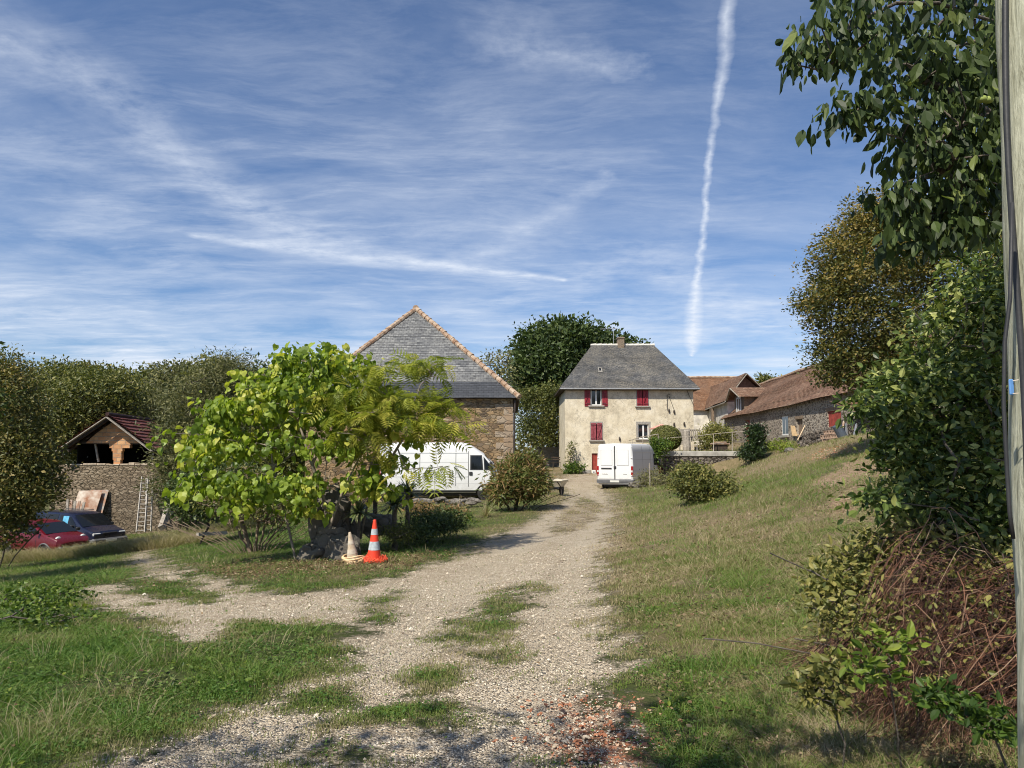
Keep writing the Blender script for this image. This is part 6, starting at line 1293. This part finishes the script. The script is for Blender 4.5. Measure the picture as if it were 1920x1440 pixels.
# left foreground trees
simple('autumn_tree', 'large brown green tree filling the left edge above the red car', 'tree', bl((15,770,60,75,23,1.4),(45,850,48,65,23,1.3),(15,900,60,80,22.5,1.4),(10,700,28,42,23.5,1.0),(75,905,28,34,23,.8),(5,985,40,40,22.5,1.0),(50,930,40,30,22.5,.9)), 10, 23.5, L_brn, M_bark, 38, 1250, 26, .40, .105, ntr=3, spread=.6, tb=.42, tv=.45, th=.5)
simple('hawthorn_bush', 'mid green thicket between the left tree and the shed roof', 'tree', bl((150,770,70,60,37,2.2),(110,820,50,50,36.5,2),(200,740,60,45,39,2.2),(110,730,50,45,39,2)), 140, 38, L_mid, M_bark, 39, 1100, 26, .6, .17, tb=.42, tv=.38, ntr=3)
simple('willow_tree', 'rounded olive willow behind the shed roof ridge', 'tree', bl((255,765,60,50,44,2.4),(300,790,50,55,43,2.2),(220,800,60,40,45,2)), 260, 44, L_gry, M_bark, 40, 1000, 26, .65, .19, tb=.5, tv=.35, ntr=3, tmpl=T_slim)
k_ = 41
for (px, py, rx, ry, D, leaf, lab) in ((60,740,60,55,52,L_brn,'brown leaved tree at the far left of the skyline'), (120,715,45,40,58,L_mid,'green tree second along the left skyline'), (165,705,40,30,62,L_aut,'bare topped brownish tree on the left skyline'),
      (205,715,38,34,60,L_mid,'pointed green tree on the skyline above the shed'), (250,735,40,40,62,L_brn,'russet red tree on the skyline right of the shed roof'), (290,722,42,38,60,L_mid,'green tree above the russet one on the skyline'), (345,712,46,40,58,L_gry,'pale feathery tree on the skyline behind the willow'), (410,705,50,42,56,L_mid,'green tree on the skyline just left of the bright tree'), (480,735,50,60,54,L_oak,'dark tree hidden behind the top of the bright tree'), (540,790,50,80,52,L_mid,'tree beyond the left corner of the stone barn'), (-40,740,60,60,50,L_aut,'autumn tree at the very edge of the left skyline')):
    py += 12; simple('woodland_tree', lab, 'tree', bl((px,py,rx,ry,D,3.2),(px-rx*.4,py+ry*.6,rx*.8,ry*.9,D-1,3),(px+rx*.4,py+ry*.7,rx*.8,ry,D+1,3),(px+rx*.2,py-ry*.35,rx*.5,ry*.6,D,2)), px, D, leaf, M_bark, k_, 520, 26, .9, .27, group=W_, tb=.45, tv=.4, jit=.17); k_ += 1
# far wood: one mass
rg = np.random.RandomState(77); bb = []
for i in range(26):
    px = -300+i*100; D_ = 95+rg.rand()*15
    if 900 < px < 1050 or px > 1250: D_ = 120
    top = 750+rg.rand()*18 if px < 700 else 815+rg.rand()*8; bb.append(blobw(px, (top+880)/2, 75, (880-top)/2, D_, 5))
cen, dd = sample_blobs(bb, 2600, rg, .6); ob = foliage(bb, rg, 2600, 14, 1.6, .7, T_quad, L_brn, None, name='far_woodland', cents=cen, tb=.45, tv=.45); ob['kind'] = 'stuff'
# autumn tree right
simple('autumn_tree', 'tall copper and olive tree rising behind the long barn on the right', 'tree', bl((1620,520,95,75,21,1.8),(1690,460,110,80,21.5,2.0),(1570,590,60,55,20.5,1.3),(1640,620,95,60,21,1.8),(1580,520,50,40,20.5,1.2),(1780,500,120,110,22,2.2),(1740,640,120,90,21.5,2.),(1530,560,34,28,20.5,.8),(1560,660,40,34,20.5,.9),(1650,395,70,36,21,1.2),(1600,435,55,34,21,1.),(1700,410,70,40,21,1.2),(1560,480,45,35,20.8,.9),(1890,560,90,160,22,2),(1620,690,70,44,20.5,1.),(1560,700,34,24,20.5,.8),(1690,720,90,40,20.5,1.)), 1760, 21.5, L_aut, M_barkd, 60, 4600, 22, .34, .095, ntr=2, spread=.5, tb=.46, tv=.45, th=.45, nt=220, rnd=.55, up=.9, flat=.35, jit=.13, tz=.09)
# privet shrub right, close
simple('privet_shrub', 'dense glossy dark green shrub close by at the right, left of the pole', 'shrub', bl((1760,760,120,90,5.2,.55),(1840,640,110,130,5.2,.6),(1870,520,60,90,5.3,.45),(1800,880,110,95,5.1,.55),(1700,740,60,45,5.0,.35),(1650,755,40,22,4.9,.18),(1700,850,50,60,5.0,.35),(1740,950,70,45,4.9,.35),(1640,935,45,16,4.8,.15),(1860,980,90,60,5.0,.4),(1950,760,100,260,5.5,.6),(1620,770,24,10,4.9,.1)), 1850, 5.3, L_lau, M_bark, 61, 2100, 10, .13, .052, tmpl=T_oval, ntr=6, spread=.25, nt=260, tb=.54, tv=.42, th=.4, rnd=.7, up=.7, out=.5, droop=.2)
# walnut: trunk off to the right, branches reaching into the frame
D = 3.3; wb = bl((1545,60,34,34,3.3,.15),(1560,120,30,30,3.3,.15),(1510,110,22,26,3.3,.1),(1600,60,40,40,3.3,.2),(1580,210,34,18,3.3,.1),(1640,200,30,22,3.3,.1),(1560,235,18,12,3.3,.08),(1590,15,45,40,3.3,.25),(1560,90,42,45,3.3,.22),(1530,75,26,35,3.3,.15),(1620,110,40,40,3.3,.2),(1600,200,40,26,3.3,.15),(1565,225,22,14,3.3,.1),(1700,60,60,50,3.5,.3),(1720,170,70,70,3.5,.35),(1800,90,80,80,3.6,.4),(1700,260,45,50,3.4,.3),(1790,240,80,80,3.6,.4),(1690,360,36,45,3.4,.22),(1770,350,70,70,3.6,.35),(1850,330,60,100,3.7,.35),(1740,430,45,40,3.5,.25),(1790,400,70,70,3.6,.3),(1720,330,60,60,3.5,.25),(1680,410,20,40,3.4,.15),(1850,180,50,120,3.8,.4),(1850,400,45,50,3.7,.3),(1950,200,80,250,4,.5),(1760,-60,200,50,3.6,.5))
wt = np.array(gx(2200, 4.6)); rgw = np.random.RandomState(62)
trs = [[wt, wt+[0, 0, .9], wt+[-.1, -.05, 1.8], wt+[-.15, -.1, 2.7], wt+[-.3, -.1, 3.5]]]
L1 = [np.array(at(px, py, D_)) for px, py, D_ in ((2150, 60, 4.2), (1990, 80, 3.9), (1880, 45, 3.6), (1830, 30, 3.5), (1760, 6, 3.4), (1680, 6, 3.35), (1630, 30, 3.3), (1590, 60, 3.3))]
L2 = [np.array(at(px, py, D_)) for px, py, D_ in ((2180, 330, 4.3), (2000, 270, 4.0), (1890, 230, 3.8), (1800, 180, 3.6), (1730, 150, 3.5), (1700, 120, 3.45))]
L3 = [np.array(at(px, py, D_)) for px, py, D_ in ((2180, 420, 4.3), (1980, 400, 4.0), (1860, 390, 3.7), (1780, 330, 3.6), (1720, 290, 3.5), (1690, 260, 3.4))]
root = thing('walnut_tree', 'walnut tree leaning in from the upper right with large dark drooping leaves', 'tree', wt)
tg, _ = sample_blobs(wb, 170, rgw, .2)
# canopy above and behind the camera that shades the near track
wc = [(np.array(c_), np.array(r_)) for c_, r_ in (((3.6, 2.6, 5.6), (1.3, 1.5, .8)), ((5, 5.5, 5.6), (1.6, 1.6, 1.2)))]
tg2, _ = sample_blobs(wc, 50, rgw, .2)
arr, par, rad = skeleton(trs+[L1, L2, L3], np.concatenate([tg, tg2]), rgw, .0035, 2.2, .12, .2); sk_mesh('trunk', arr, par, rad, M_bark, root, sides=6, rmax=.14)
foliage(wb, rgw, 430, 12, .11, .063, T_oval, L_wal, root, name='crown', up=.25, out=.2, droop=1.3, hang=True, tb=.40, tv=.36, rnd=.8, inner=.3)
foliage(wc, rgw, 220, 12, .3, .12, T_oval, L_wal, root, name='upper_crown', up=.5, droop=.6, tb=.4, inner=.2)
g = MB()
for px, py in ((1842, 186), (1853, 187), (1702, 225)): c_ = at(px, py, 3.3); vs, fs = rock_v(c_, (.024, .02, .017), px, 2, .03); g2 = MB(); g2.add(vs, fs); g2.build('green_walnut', mat_plain('walnut_husk', (.28,.34,.09), .5), root, smooth=True)
# a tree behind the camera whose crown shades the foreground, and one off to the left
for lab, bs_, blobs, ncl in (('big leafy tree standing behind the camera, seen only by its shade', (-6.5, -3.5), [((-4.2, -1.0, 6.0), (1.7, 1.2, .9)), ((-2.9, -1.2, 6.2), (1.5, 1.1, .8)), ((-6.2, -2.0, 5.6), (1.5, 1.4, 1.0)), ((-1.9, -.9, 6.3), (1.2, .8, .6))], 190),
                             ('tree just outside the left edge that shades the grass before the cars', (-13.8, 13.0), [((-12.4, 13.7, 3.1), (1.5, 1.0, 1.3)), ((-14.6, 13.3, 3.1), (1.8, 1.1, 1.5)), ((-11.7, 13.4, 2.3), (.8, .7, .7)), ((-17, 13, 3), (1.8, 1.2, 1.5)), ((-12.6, 15.2, 3.0), (1.1, 1.2, 1.3))], 1700)):
    rg = np.random.RandomState(80+ncl); b = Vector((*bs_, h1(*bs_))); root = thing('shade_tree', lab, 'tree', b); blobs = [(np.array(c_), np.array(r_)) for c_, r_ in blobs]
    tp = np.mean([q[0] for q in blobs], axis=0); tg, _ = sample_blobs(blobs, 70, rg, .2); arr, par, rad = skeleton([trunk(b, (bs_[0]*.6+tp[0]*.4, bs_[1]*.6+tp[1]*.4, 3.2), 4, 3)] if bs_[1] < 0 else [trunk(b, (bs_[0]+.3, bs_[1]+.3, 1.5), 4, 3)], tg, rg, .01); sk_mesh('trunk', arr, par, rad, M_bark, root)
    foliage(blobs, rg, ncl, 16, .45, .13, T_quad, L_oak, root, inner=.1)
# ------------------------------------------------------------------ yuccas, lilies and low plants
def blades(name, label, cat, c_, n_, L, w_, leaf, seed, up=1.1, group=None, tb=.5, arc=.5, trunk_h=0):
    rg = np.random.RandomState(seed); vs = []; fs = []; tn = []; c0 = np.array(c_)+np.array([0, 0, trunk_h])
    for i in range(n_):
        a = rg.rand()*6.283; e = math.asin(min(1, rg.rand()**(1/up)))*.98 if up > 0 else 0; l_ = L*(.7+.45*rg.rand()); d = np.array([math.cos(a)*math.cos(e), math.sin(a)*math.cos(e), math.sin(e)]); sd = np.array([-math.sin(a), math.cos(a), 0])
        b = len(vs); K = 5
        for k_ in range(K):
            f = k_/(K-1); ww = w_*(1-.15*f-.8*f**3)/2; p = c0+d*l_*f+np.array([0, 0, -arc*l_*f*f*(.3+.5*rg.rand()*.3+.7*math.cos(e))]); vs += [p-sd*ww, p+sd*ww]
        for k_ in range(K-1): q = b+2*k_; fs.append([q, q+1, q+3, q+2]); tn.append(np.clip(tb+.25*rg.normal(), 0, 1)) if k_ == 0 else tn.append(tn[-1])
    root = thing(name, label, cat, c_, group=group)
    np_mesh('leaves', vs, [(np.array(fs), 0)], leaf, root, tint=tn)
    if trunk_h > .05: g = MB(); g.tube([Vector(c_)-Vector((0, 0, .1)), Vector(c_)+Vector((0, 0, trunk_h))], .05, 7); g.build('stem', M_bark, root)
YG = 'yuccas round the boulders'
def yy(px, py, D): a = at(px, py, D); return (a.x, a.y, h1(a.x, a.y)), a.z-h1(a.x, a.y)
for i, (px, py, D, L, lab) in enumerate(((740, 950, 15.2, .62, 'largest yucca with pale lower leaves right of the flecked boulder'), (672, 962, 14.6, .45, 'yucca with drooping leaves above the faded cone'), (640, 930, 15.4, .50, 'dark yucca behind the upright boulder'), (765, 925, 16.0, .50, 'spiky yucca right against the white van body'), (704, 930, 15.8, .45, 'small yucca between the boulder and the largest yucca'))):
    c_, th_ = yy(px, py, D); blades('yucca', lab, 'yucca', c_, 130, L, .042, L_yuc, 90+i, .75, YG, .55, .3, th_)
c_ = gx(880, 21.5); blades('day_lily', 'bright green clump of arching strap leaves beside the track', 'plant', c_, 420, .75, .022, L_fresh, 96, .8, None, .5, .9)
c_ = gx(912, 23); blades('tall_grass_clump', 'tall pale grass clump below the side on van door', 'plant', c_, 300, .8, .012, L_grass, 97, .5, None, .75, .4)
c_ = gx(860, 24.5); blades('tall_grass_clump', 'dry straw coloured grass clump under the side on van', 'plant', c_, 300, .9, .012, L_grass, 98, .4, None, .85, .4)
simple('low_juniper', 'low dark evergreen shrub spreading behind the bright cone', 'shrub', bl((800,985,48,22,16.5,.6),(840,975,40,18,17.2,.6),(775,1000,30,16,15.6,.4)), 800, 16.6, L_oak, M_barkd, 100, 320, 20, .16, .06, tb=.6, tv=.35)
simple('tansy_plant', 'weedy plants with pale seed heads behind the low dark shrub', 'plant', bl((790,955,30,12,19,.4),(845,962,26,14,19.5,.5)), 800, 19, L_red, M_bark, 101, 120, 18, .2, .06, tb=.7)
c_ = gx(700, 13.9)
simple('grass_edge_plant', 'dark grassy tuft between the boulders and the bright cone', 'plant', bl((745,1000,30,16,14.8,.35)), 745, 14.8, L_mid, M_bark, 102, 120, 18, .14, .05, tb=.35, tmpl=T_slim)
simple('nettle_patch', 'patch of dark green nettles in the grass at the left', 'plant', bl((100,1118,42,10,8.9,.5),(55,1150,45,10,8.0,.5),(40,1115,35,10,8.8,.4),(110,1160,30,7,7.8,.3),(75,1130,35,15,8.4,.3)), 80, 8.5, L_fresh, M_bark, 103, 170, 12, .16, .05, tb=.32, tv=.3, ntr=5, nt=60)
simple('leafy_sucker', 'bright yellow green leafy shoot in front of the bramble heap', 'plant', bl((1655,1225,36,28,3.5,.10),(1690,1200,26,20,3.5,.08),(1620,1255,26,14,3.45,.08),(1665,1265,28,12,3.45,.08)), 1665, 3.55, L_fresh, M_bark, 104, 30, 6, .06, .050, tmpl=T_oval, tb=.62, tv=.2, nt=30, ntr=2, up=1., rnd=.5, spread=.05)
simple('leafy_sucker', 'darker leafy seedling at the left foot of the bramble heap', 'plant', bl((1545,1290,36,34,3.6,.12),(1520,1300,30,18,3.6,.1),(1560,1260,24,20,3.6,.1)), 1545, 3.65, L_mid, M_bark, 105, 70, 7, .06, .042, tmpl=T_oval, tb=.75, tv=.3, nt=40, ntr=3, spread=.05)
simple('leafy_sucker', 'green scalloped ground plant at the right below the bramble heap', 'plant', bl((1760,1310,40,16,3.3,.12),(1830,1340,45,24,3.2,.14),(1870,1360,25,14,3.2,.1)), 1800, 3.3, L_fresh, M_bark, 106, 80, 7, .06, .04, tmpl=T_oval, tb=.15, tv=.25, nt=50, ntr=4, spread=.15)
simple('snowberry_shrub', 'olive leaved low branches hanging over the left of the bramble heap', 'shrub', bl((1600,1070,60,40,5.0,.3),(1660,1030,70,36,5.0,.3),(1560,1130,40,40,4.9,.25),(1620,1150,50,40,4.7,.25),(1540,1090,30,16,5.0,.15),(1850,1060,80,40,4.6,.25),(1760,1010,80,26,4.8,.3)), 1760, 4.9, L_mid, M_bark, 107, 520, 8, .09, .042, tmpl=T_oval, tb=.72, tv=.4, nt=160, ntr=5, spread=.3, th=.3)
# bramble heap: hundreds of thin arching canes as one plant
rg = np.random.RandomState(9); bs_ = gx(1800, 4.3); root = thing('bramble_heap', 'heaped tangle of dry reddish brown bramble canes at the right', 'bramble', bs_)
Vs = []; Fs = []; Tn = []; nb = 0; K = 9; S_ = 3
cx_, cy_ = at(1840, 1200, 4.4).x, 4.5
for i in range(1900):
    a = rg.rand()*6.283; r0_ = rg.rand()**.6; p0 = np.array([cx_+.68*r0_*math.cos(a), cy_+.7*r0_*math.sin(a)]); coh = rg.rand() < .68; a2 = (3.3+rg.normal()*.38) if coh else a+rg.normal()*1.3+1.2; L = (.8+1.0*rg.rand()) if coh else .4+.8*rg.rand(); p0 = p0+(np.array([.35, .1]) if coh else 0)
    p1 = p0+L*np.array([math.cos(a2), math.sin(a2)])*[1., .8]; hmax = .12+.80*rg.rand()**1.2*(1-r0_*.35); wv_ = rg.normal(size=(K, 3))*.022+np.cumsum(rg.normal(size=(K, 3))*.02, axis=0); wd = .0016+.0036*rg.rand()**2.5; pts = []
    g0, g1 = float(hz(*p0[:, None])[0]), float(hz(*np.clip(p1, [cx_-.85, cy_-.85], [cx_+1.2, cy_+1.0])[:, None])[0]); dens = rg.rand()
    for k_ in range(K):
        f = k_/(K-1); xy = p0+(np.clip(p1, [cx_-.85, cy_-.85], [cx_+1.2, cy_+1.0])-p0)*f; dr0 = math.hypot((xy[0]-cx_)/1.0, (xy[1]-cy_)/.95)
        z = g0*(1-f)+g1*f+(hmax*(.35+.65*math.sin(math.pi*min(1, .15+.85*f))))*max(0, 1-dr0**3)*1.0*(1+.25*math.sin(xy[0]*5+1)*math.cos(xy[1]*4))+.015; pts.append(np.array([xy[0], xy[1], z])+wv_[k_])
    pts = np.array(pts); d = norm(np.gradient(pts, axis=0)); u_ = norm(np.cross(d, [[0, 0.2, 1.]])); v_ = np.cross(d, u_); rr = wd*(1-.6*np.linspace(0, 1, K))[:, None]
    ring = [pts+(u_*math.cos(t_)+v_*math.sin(t_))*rr for t_ in (0, 2.09, 4.19)]; Vs.append(np.stack(ring, 1).reshape(-1, 3))
    for k_ in range(K-1):
        for s_ in range(3): a_ = nb+k_*3+s_; b_ = nb+k_*3+(s_+1) % 3; Fs.append([a_, b_, b_+3, a_+3])
    Tn += [float(np.clip(.34+.33*rg.normal(), 0, 1))]*((K-1)*3); nb += K*3
np_mesh('canes', np.concatenate(Vs), [(np.array(Fs), 0)], L_cane, root, tint=Tn)
bbs = [(np.array([cx_+dx, cy_+dy, bs_.z+dz]), np.array([.5, .5, .3])) for dx, dy, dz in ((0, 0, .45), (-.5, -.2, .25), (.5, .1, .5), (-.1, .4, .6))]
foliage(bbs, rg, 700, 6, .16, .036, T_oval, L_mid, root, name='leaves', tb=.7, tv=.4)
# ------------------------------------------------------------------ grass, stones, leaves
rg = np.random.RandomState(15)
def scatter(n_, d0, d1, pw=1.0, wfac=.80, wadd=.6):
    u_ = rg.rand(n_); D_ = d0*(d1/d0)**u_ if pw == 1.0 else (d0**(1-pw)+(d1**(1-pw)-d0**(1-pw))*u_)**(1/(1-pw))
    return (rg.rand(n_)*2-1)*(wfac*D_+wadd), D_
def blade_mesh(name, n_, d0, d1, hfun, wk, keep, two=True, tintf=None, mat=None):
    x, y = scatter(n_, d0, d1); gmv = gravel_mask(x, y); k_ = keep(x, y, gmv); x, y = x[k_], y[k_]; n_ = len(x); z = hz(x, y)
    a = rg.rand(n_)*6.283; H = hfun(x, y)*(.35+1.0*rg.rand(n_)**1.5)*(1-.6*sm(gmv[k_], .05, .5)); w_ = wk*(.7+.6*rg.rand(n_))*(.6+y*.115); ln = H*(.4+1.3*rg.rand(n_))
    dx, dy = np.cos(a), np.sin(a); b = rg.rand(n_)*6.283; lx, ly = np.cos(b)*ln, np.sin(b)*ln
    P0 = np.stack([x-dx*w_/2, y-dy*w_/2, z-.01], 1); P1 = np.stack([x+dx*w_/2, y+dy*w_/2, z-.01], 1); mx, my = x+lx*.3, y+ly*.3
    P2 = np.stack([mx+dx*w_*.38, my+dy*w_*.38, z+H*.6], 1); P3 = np.stack([mx-dx*w_*.38, my-dy*w_*.38, z+H*.6], 1); P4 = np.stack([x+lx, y+ly, z+H*.95], 1)
    Vv = np.stack([P0, P1, P2, P3, P4], 1).reshape(-1, 3); i5 = np.arange(n_)[:, None]*5
    tint = np.clip(tintf(x, y)+.36*sm(gmv[k_], .10, .42), 0, 1); ob = np_mesh(name, Vv, [(i5+np.array([[0, 1, 2, 3]]), 0), (i5+np.array([[3, 2, 4]]), 0)], mat or L_grass, tint=np.concatenate([tint, tint])); ob['kind'] = 'stuff'; return ob
L_turf = mat_leaf('turf_leaf', [(.06,.125,.022), (.115,.18,.04), (.175,.165,.075), (.24,.17,.105), (.36,.27,.18)], .2, .6, .25)
def tf(x, y): return np.clip(.10+.58*dry_f(x, y)+rg.normal(size=len(x))*.17+.17*snoise(x, y, 2.4, 61, 4)+.22*snoise(x, y, 8.5, 65, 3), 0, 1)
def hf(x, y): return (.026+.016*sm(-x, 1.2, 3.5)+.020*np.clip(snoise(x, y, 1.6, 62, 4), -.7, 1.2)+.022*np.clip(snoise(x, y, 7., 66, 3), -.6, 1.3)+.034*sm(x, .9, 1.8))*(1+.02*y)
def kp(x, y, g_):
    br_ = (sdist(x, y, P_brick) > 0)&(rg.rand(len(x)) > .04); so2 = (sdist(x, y, P_soil) > 0)&(rg.rand(len(x)) > .3)
    tuft = snoise(x, y, 9., 63, 4)+.5*snoise(x, y, 2.2, 64, 2); bare = sm(x, .9, 2.)*.75*sm(snoise(x, y, 4.2, 67, 4), .05, .6)
    bare = np.maximum(bare, .72*sm(sdist(x, y, P_lit), -.2, .5)*sm(snoise(x, y, 2.7, 68, 3), -.5, .2))
    return (rg.rand(len(x)) > sm(g_-.20*tuft, .25, .72)*.985)&(rg.rand(len(x)) > bare)&~br_&~so2&(tuft > -.7)
blade_mesh('near_grass', 620000, 2.2, 11, hf, .0042, kp, tintf=tf)
blade_mesh('far_grass', 300000, 11, 48, lambda x, y: hf(x, y)*1.15, .0036, kp, tintf=tf)
# taller tufts and dry stalks
cl_x, cl_y = scatter(900, 2.6, 34); k_ = (gravel_mask(cl_x, cl_y) < .25); cl_x, cl_y = cl_x[k_], cl_y[k_]
xs_, ys_ = [], []
def tall(name, n_per, hh, wk, tb, sel):
    X_, Y_ = cl_x[sel], cl_y[sel]; n_ = len(X_)*n_per; cx = np.repeat(X_, n_per); cy = np.repeat(Y_, n_per); s_ = .05+.009*cy
    x = cx+rg.normal(size=n_)*s_; y = cy+rg.normal(size=n_)*s_; z = hz(x, y); a = rg.rand(n_)*6.283; H = hh*(.4+.8*rg.rand(n_)); w_ = wk*(.6+cy*.12); dx, dy = np.cos(a), np.sin(a); lx, ly = (x-cx)*1.2+rg.normal(size=n_)*H*.3, (y-cy)*1.2+rg.normal(size=n_)*H*.3
    P0 = np.stack([x-dx*w_/2, y-dy*w_/2, z-.01], 1); P1 = np.stack([x+dx*w_/2, y+dy*w_/2, z-.01], 1); P2 = np.stack([x+lx*.4+dx*w_*.4, y+ly*.4+dy*w_*.4, z+H*.65], 1); P3 = np.stack([x+lx*.4-dx*w_*.4, y+ly*.4-dy*w_*.4, z+H*.65], 1); P4 = np.stack([x+lx, y+ly, z+H], 1)
    Vv = np.stack([P0, P1, P2, P3, P4], 1).reshape(-1, 3); i5 = np.arange(n_)[:, None]*5; tint = np.clip(np.repeat(tb+.15*rg.normal(size=len(X_)), n_per)+rg.normal(size=n_)*.1, 0, 1)
    ob = np_mesh(name, Vv, [(i5+np.array([[0, 1, 2, 3]]), 0), (i5+np.array([[3, 2, 4]]), 0)], L_grass, tint=np.concatenate([tint, tint])); ob['kind'] = 'stuff'
sel = rg.rand(len(cl_x)) < .5
tall('tall_green_grass', 70, .11, .0036, .25, sel); tall('dry_grass_stalks', 32, .16, .0024, .75, ~sel)
# edge weeds round the cars and the shed
n0 = 150; cl_x = np.concatenate([at(0, 900, 26).x+rg.rand(n0)*7.5, -15+rg.rand(60)*4]); cl_y = np.concatenate([25.2+rg.rand(n0)*1.8, 29+rg.rand(60)*2]); tall('dry_weeds', 70, .38, .0032, .72, np.ones(len(cl_x), bool))
# broad weed leaves in the left grass
x, y = scatter(16000, 2.4, 12); k_ = (gravel_mask(x, y) < .2)&(snoise(x, y, 1.6, 71, 3) > np.where(x < -.8, -.25, .25)); x, y = x[k_], y[k_]; P = np.stack([x, y, hz(x, y)+.02+.04*rg.rand(len(x))], 1)
ob = leaf_mesh('broadleaf_weeds', T_oval, P, rg.normal(size=P.shape)*[1, 1, .25], np.array([0, 0, 1.])+rg.normal(size=P.shape)*.4, .022+.028*rg.rand(len(x)), np.clip(.36+.2*rg.normal(size=len(x)), 0, 1), L_fresh); ob['kind'] = 'stuff'
x, y = scatter(120000, 2.4, 15); k_ = (rg.rand(len(x)) > sm(gravel_mask(x, y), .2, .6)*.985)&(snoise(x, y, 3.3, 74, 4) > -.35); x, y = x[k_], y[k_]; P = np.stack([x, y, hz(x, y)+.008+.035*rg.rand(len(x))], 1)
ob = leaf_mesh('clover_and_thatch', T_quad, P, rg.normal(size=P.shape)*[1, 1, .3], np.array([0, -.2, 1.])+rg.normal(size=P.shape)*.55, (.010+.016*rg.rand(len(x)))*(.7+.12*y), tf(x, y), L_turf); ob['kind'] = 'stuff'
# dead leaves
x, y = scatter(9000, 2.6, 17); lw = .05+.65*(x > .9)*(snoise(x, y, 1.7, 72, 3) > -.1)+.9*(sdist(x, y, P_lit) > 0); lw *= np.where(gravel_mask(x, y) > .4, .12, 1); k_ = rg.rand(len(x)) < lw; x, y = x[k_], y[k_]; P = np.stack([x, y, hz(x, y)+.035+.03*rg.rand(len(x))], 1)
x2 = cx_-1.0+rg.rand(1500)*2.3; y2 = cy_-1.9+rg.rand(1500)*1.6; P = np.concatenate([P, np.stack([x2, y2, hz(x2, y2)+.03], 1)])
xl = at(580, 1060, 13.2).x+rg.normal(size=7000)*1.7; yl = 13.2+rg.normal(size=7000)*.85; k_ = gravel_mask(xl, yl) < .4; xl, yl = xl[k_], yl[k_]; P = np.concatenate([P, np.stack([xl, yl, hz(xl, yl)+.02+.025*rg.rand(len(xl))], 1)])
ob = leaf_mesh('fallen_leaves', T_oval, P, rg.normal(size=P.shape)*[1, 1, .2], np.array([0, 0, 1.])+rg.normal(size=P.shape)*.45, (.022+.032*rg.rand(len(P))**2), np.clip(.40+.3*rg.normal(size=len(P)), 0, 1), L_dead); ob['kind'] = 'stuff'
# gravel stones: small deformed octahedra
M_peb = mat_leaf('pebble', [(.15,.12,.09), (.37,.30,.22), (.56,.48,.365), (.76,.70,.59)], 0, .85, .2); M_brk = mat_leaf('brick_shard', [(.08,.055,.05), (.30,.12,.065), (.46,.19,.10), (.52,.42,.30)], 0, .9, .15)
octv = np.array([(1,0,0),(-1,0,0),(0,1,0),(0,-1,0),(0,0,1),(0,0,-1)], float); octf = np.array([(0,2,4),(2,1,4),(1,3,4),(3,0,4),(2,0,5),(1,2,5),(3,1,5),(0,3,5)])
cubv = np.array([(-1,-1,-1),(1,-1,-1),(1,1,-1),(-1,1,-1),(-1,-1,1),(1,-1,1),(1,1,1),(-1,1,1)], float); cubf = np.array([(4,5,6,7),(0,1,5,4),(1,2,6,5),(2,3,7,6),(3,0,4,7)])
def stones(name, x, y, s_, flat, mat, tint, tv_=octv, tf_=octf, lift=.2):
    n_ = len(x); z = hz(x, y); a = rg.rand(n_)*6.283; V_ = tv_[None]*(1+.35*rg.normal(size=(n_, len(tv_), 1)).clip(-1.2, 1.2)*.6); V_ = V_*np.stack([s_*(.8+.5*rg.rand(n_)), s_*(.6+.4*rg.rand(n_)), s_*flat], 1)[:, None, :]
    tl = rg.normal(size=(n_, 1))*.25; V_[:, :, 2] += V_[:, :, 0]*tl; c_, s__ = np.cos(a)[:, None], np.sin(a)[:, None]; X_ = V_[:, :, 0]*c_-V_[:, :, 1]*s__; Y_ = V_[:, :, 0]*s__+V_[:, :, 1]*c_
    gmv = gravel_mask(x, y); Vv = np.stack([X_+x[:, None], Y_+y[:, None], V_[:, :, 2]+(z-.03*gmv*np.clip(y/8, .4, 1)+s_*flat*lift)[:, None]], -1).reshape(-1, 3)
    Ff = (tf_[None]+(np.arange(n_)*len(tv_))[:, None, None]).reshape(-1, tf_.shape[1]); ob = np_mesh(name, Vv, [(Ff, 0)], mat, tint=np.repeat(tint, len(tf_))); ob['kind'] = 'stuff'; return ob
x, y = scatter(230000, 2.3, 14); g_ = gravel_mask(x, y); k_ = (rg.rand(len(x)) < sm(g_, .35, .75)*.9+.004); x, y = x[k_], y[k_]
s_ = (.0028+.0056*rg.rand(len(x))**2.2)*(.8+.09*y)*(1+1.5*(rg.rand(len(x)) < .015))
s_ = s_*1.0
stones('gravel_stones', x, y, s_, .6, M_peb, np.clip(.54+.20*rg.normal(size=len(x)), 0, 1))
x, y = scatter(52000, 2.4, 5.6); d_ = sdist(x, y, P_brick)+.22*snoise(x, y, 5, 41, 2); k_ = rg.rand(len(x)) < sm(d_, -.25, .3)*.85; x, y = x[k_], y[k_]
stones('brick_rubble', x, y, .0025+.010*rg.rand(len(x))**2.8, .4, M_brk, np.clip(.52+.3*rg.normal(size=len(x)), 0, 1), cubv, cubf)
x = rg.rand(2600)*5+at(1540, 870, 24).x; y = 17+rg.rand(2600)*15; k_ = (sdist(x, y, P_soil) > -.5)|(sdist(x, y, P_soil2) > -.5); x, y = x[k_], y[k_]
stones('earth_clods', x, y, .02+.03*rg.rand(len(x)), .5, M_brk, np.clip(.75+.2*rg.normal(size=len(x)), 0, 1))
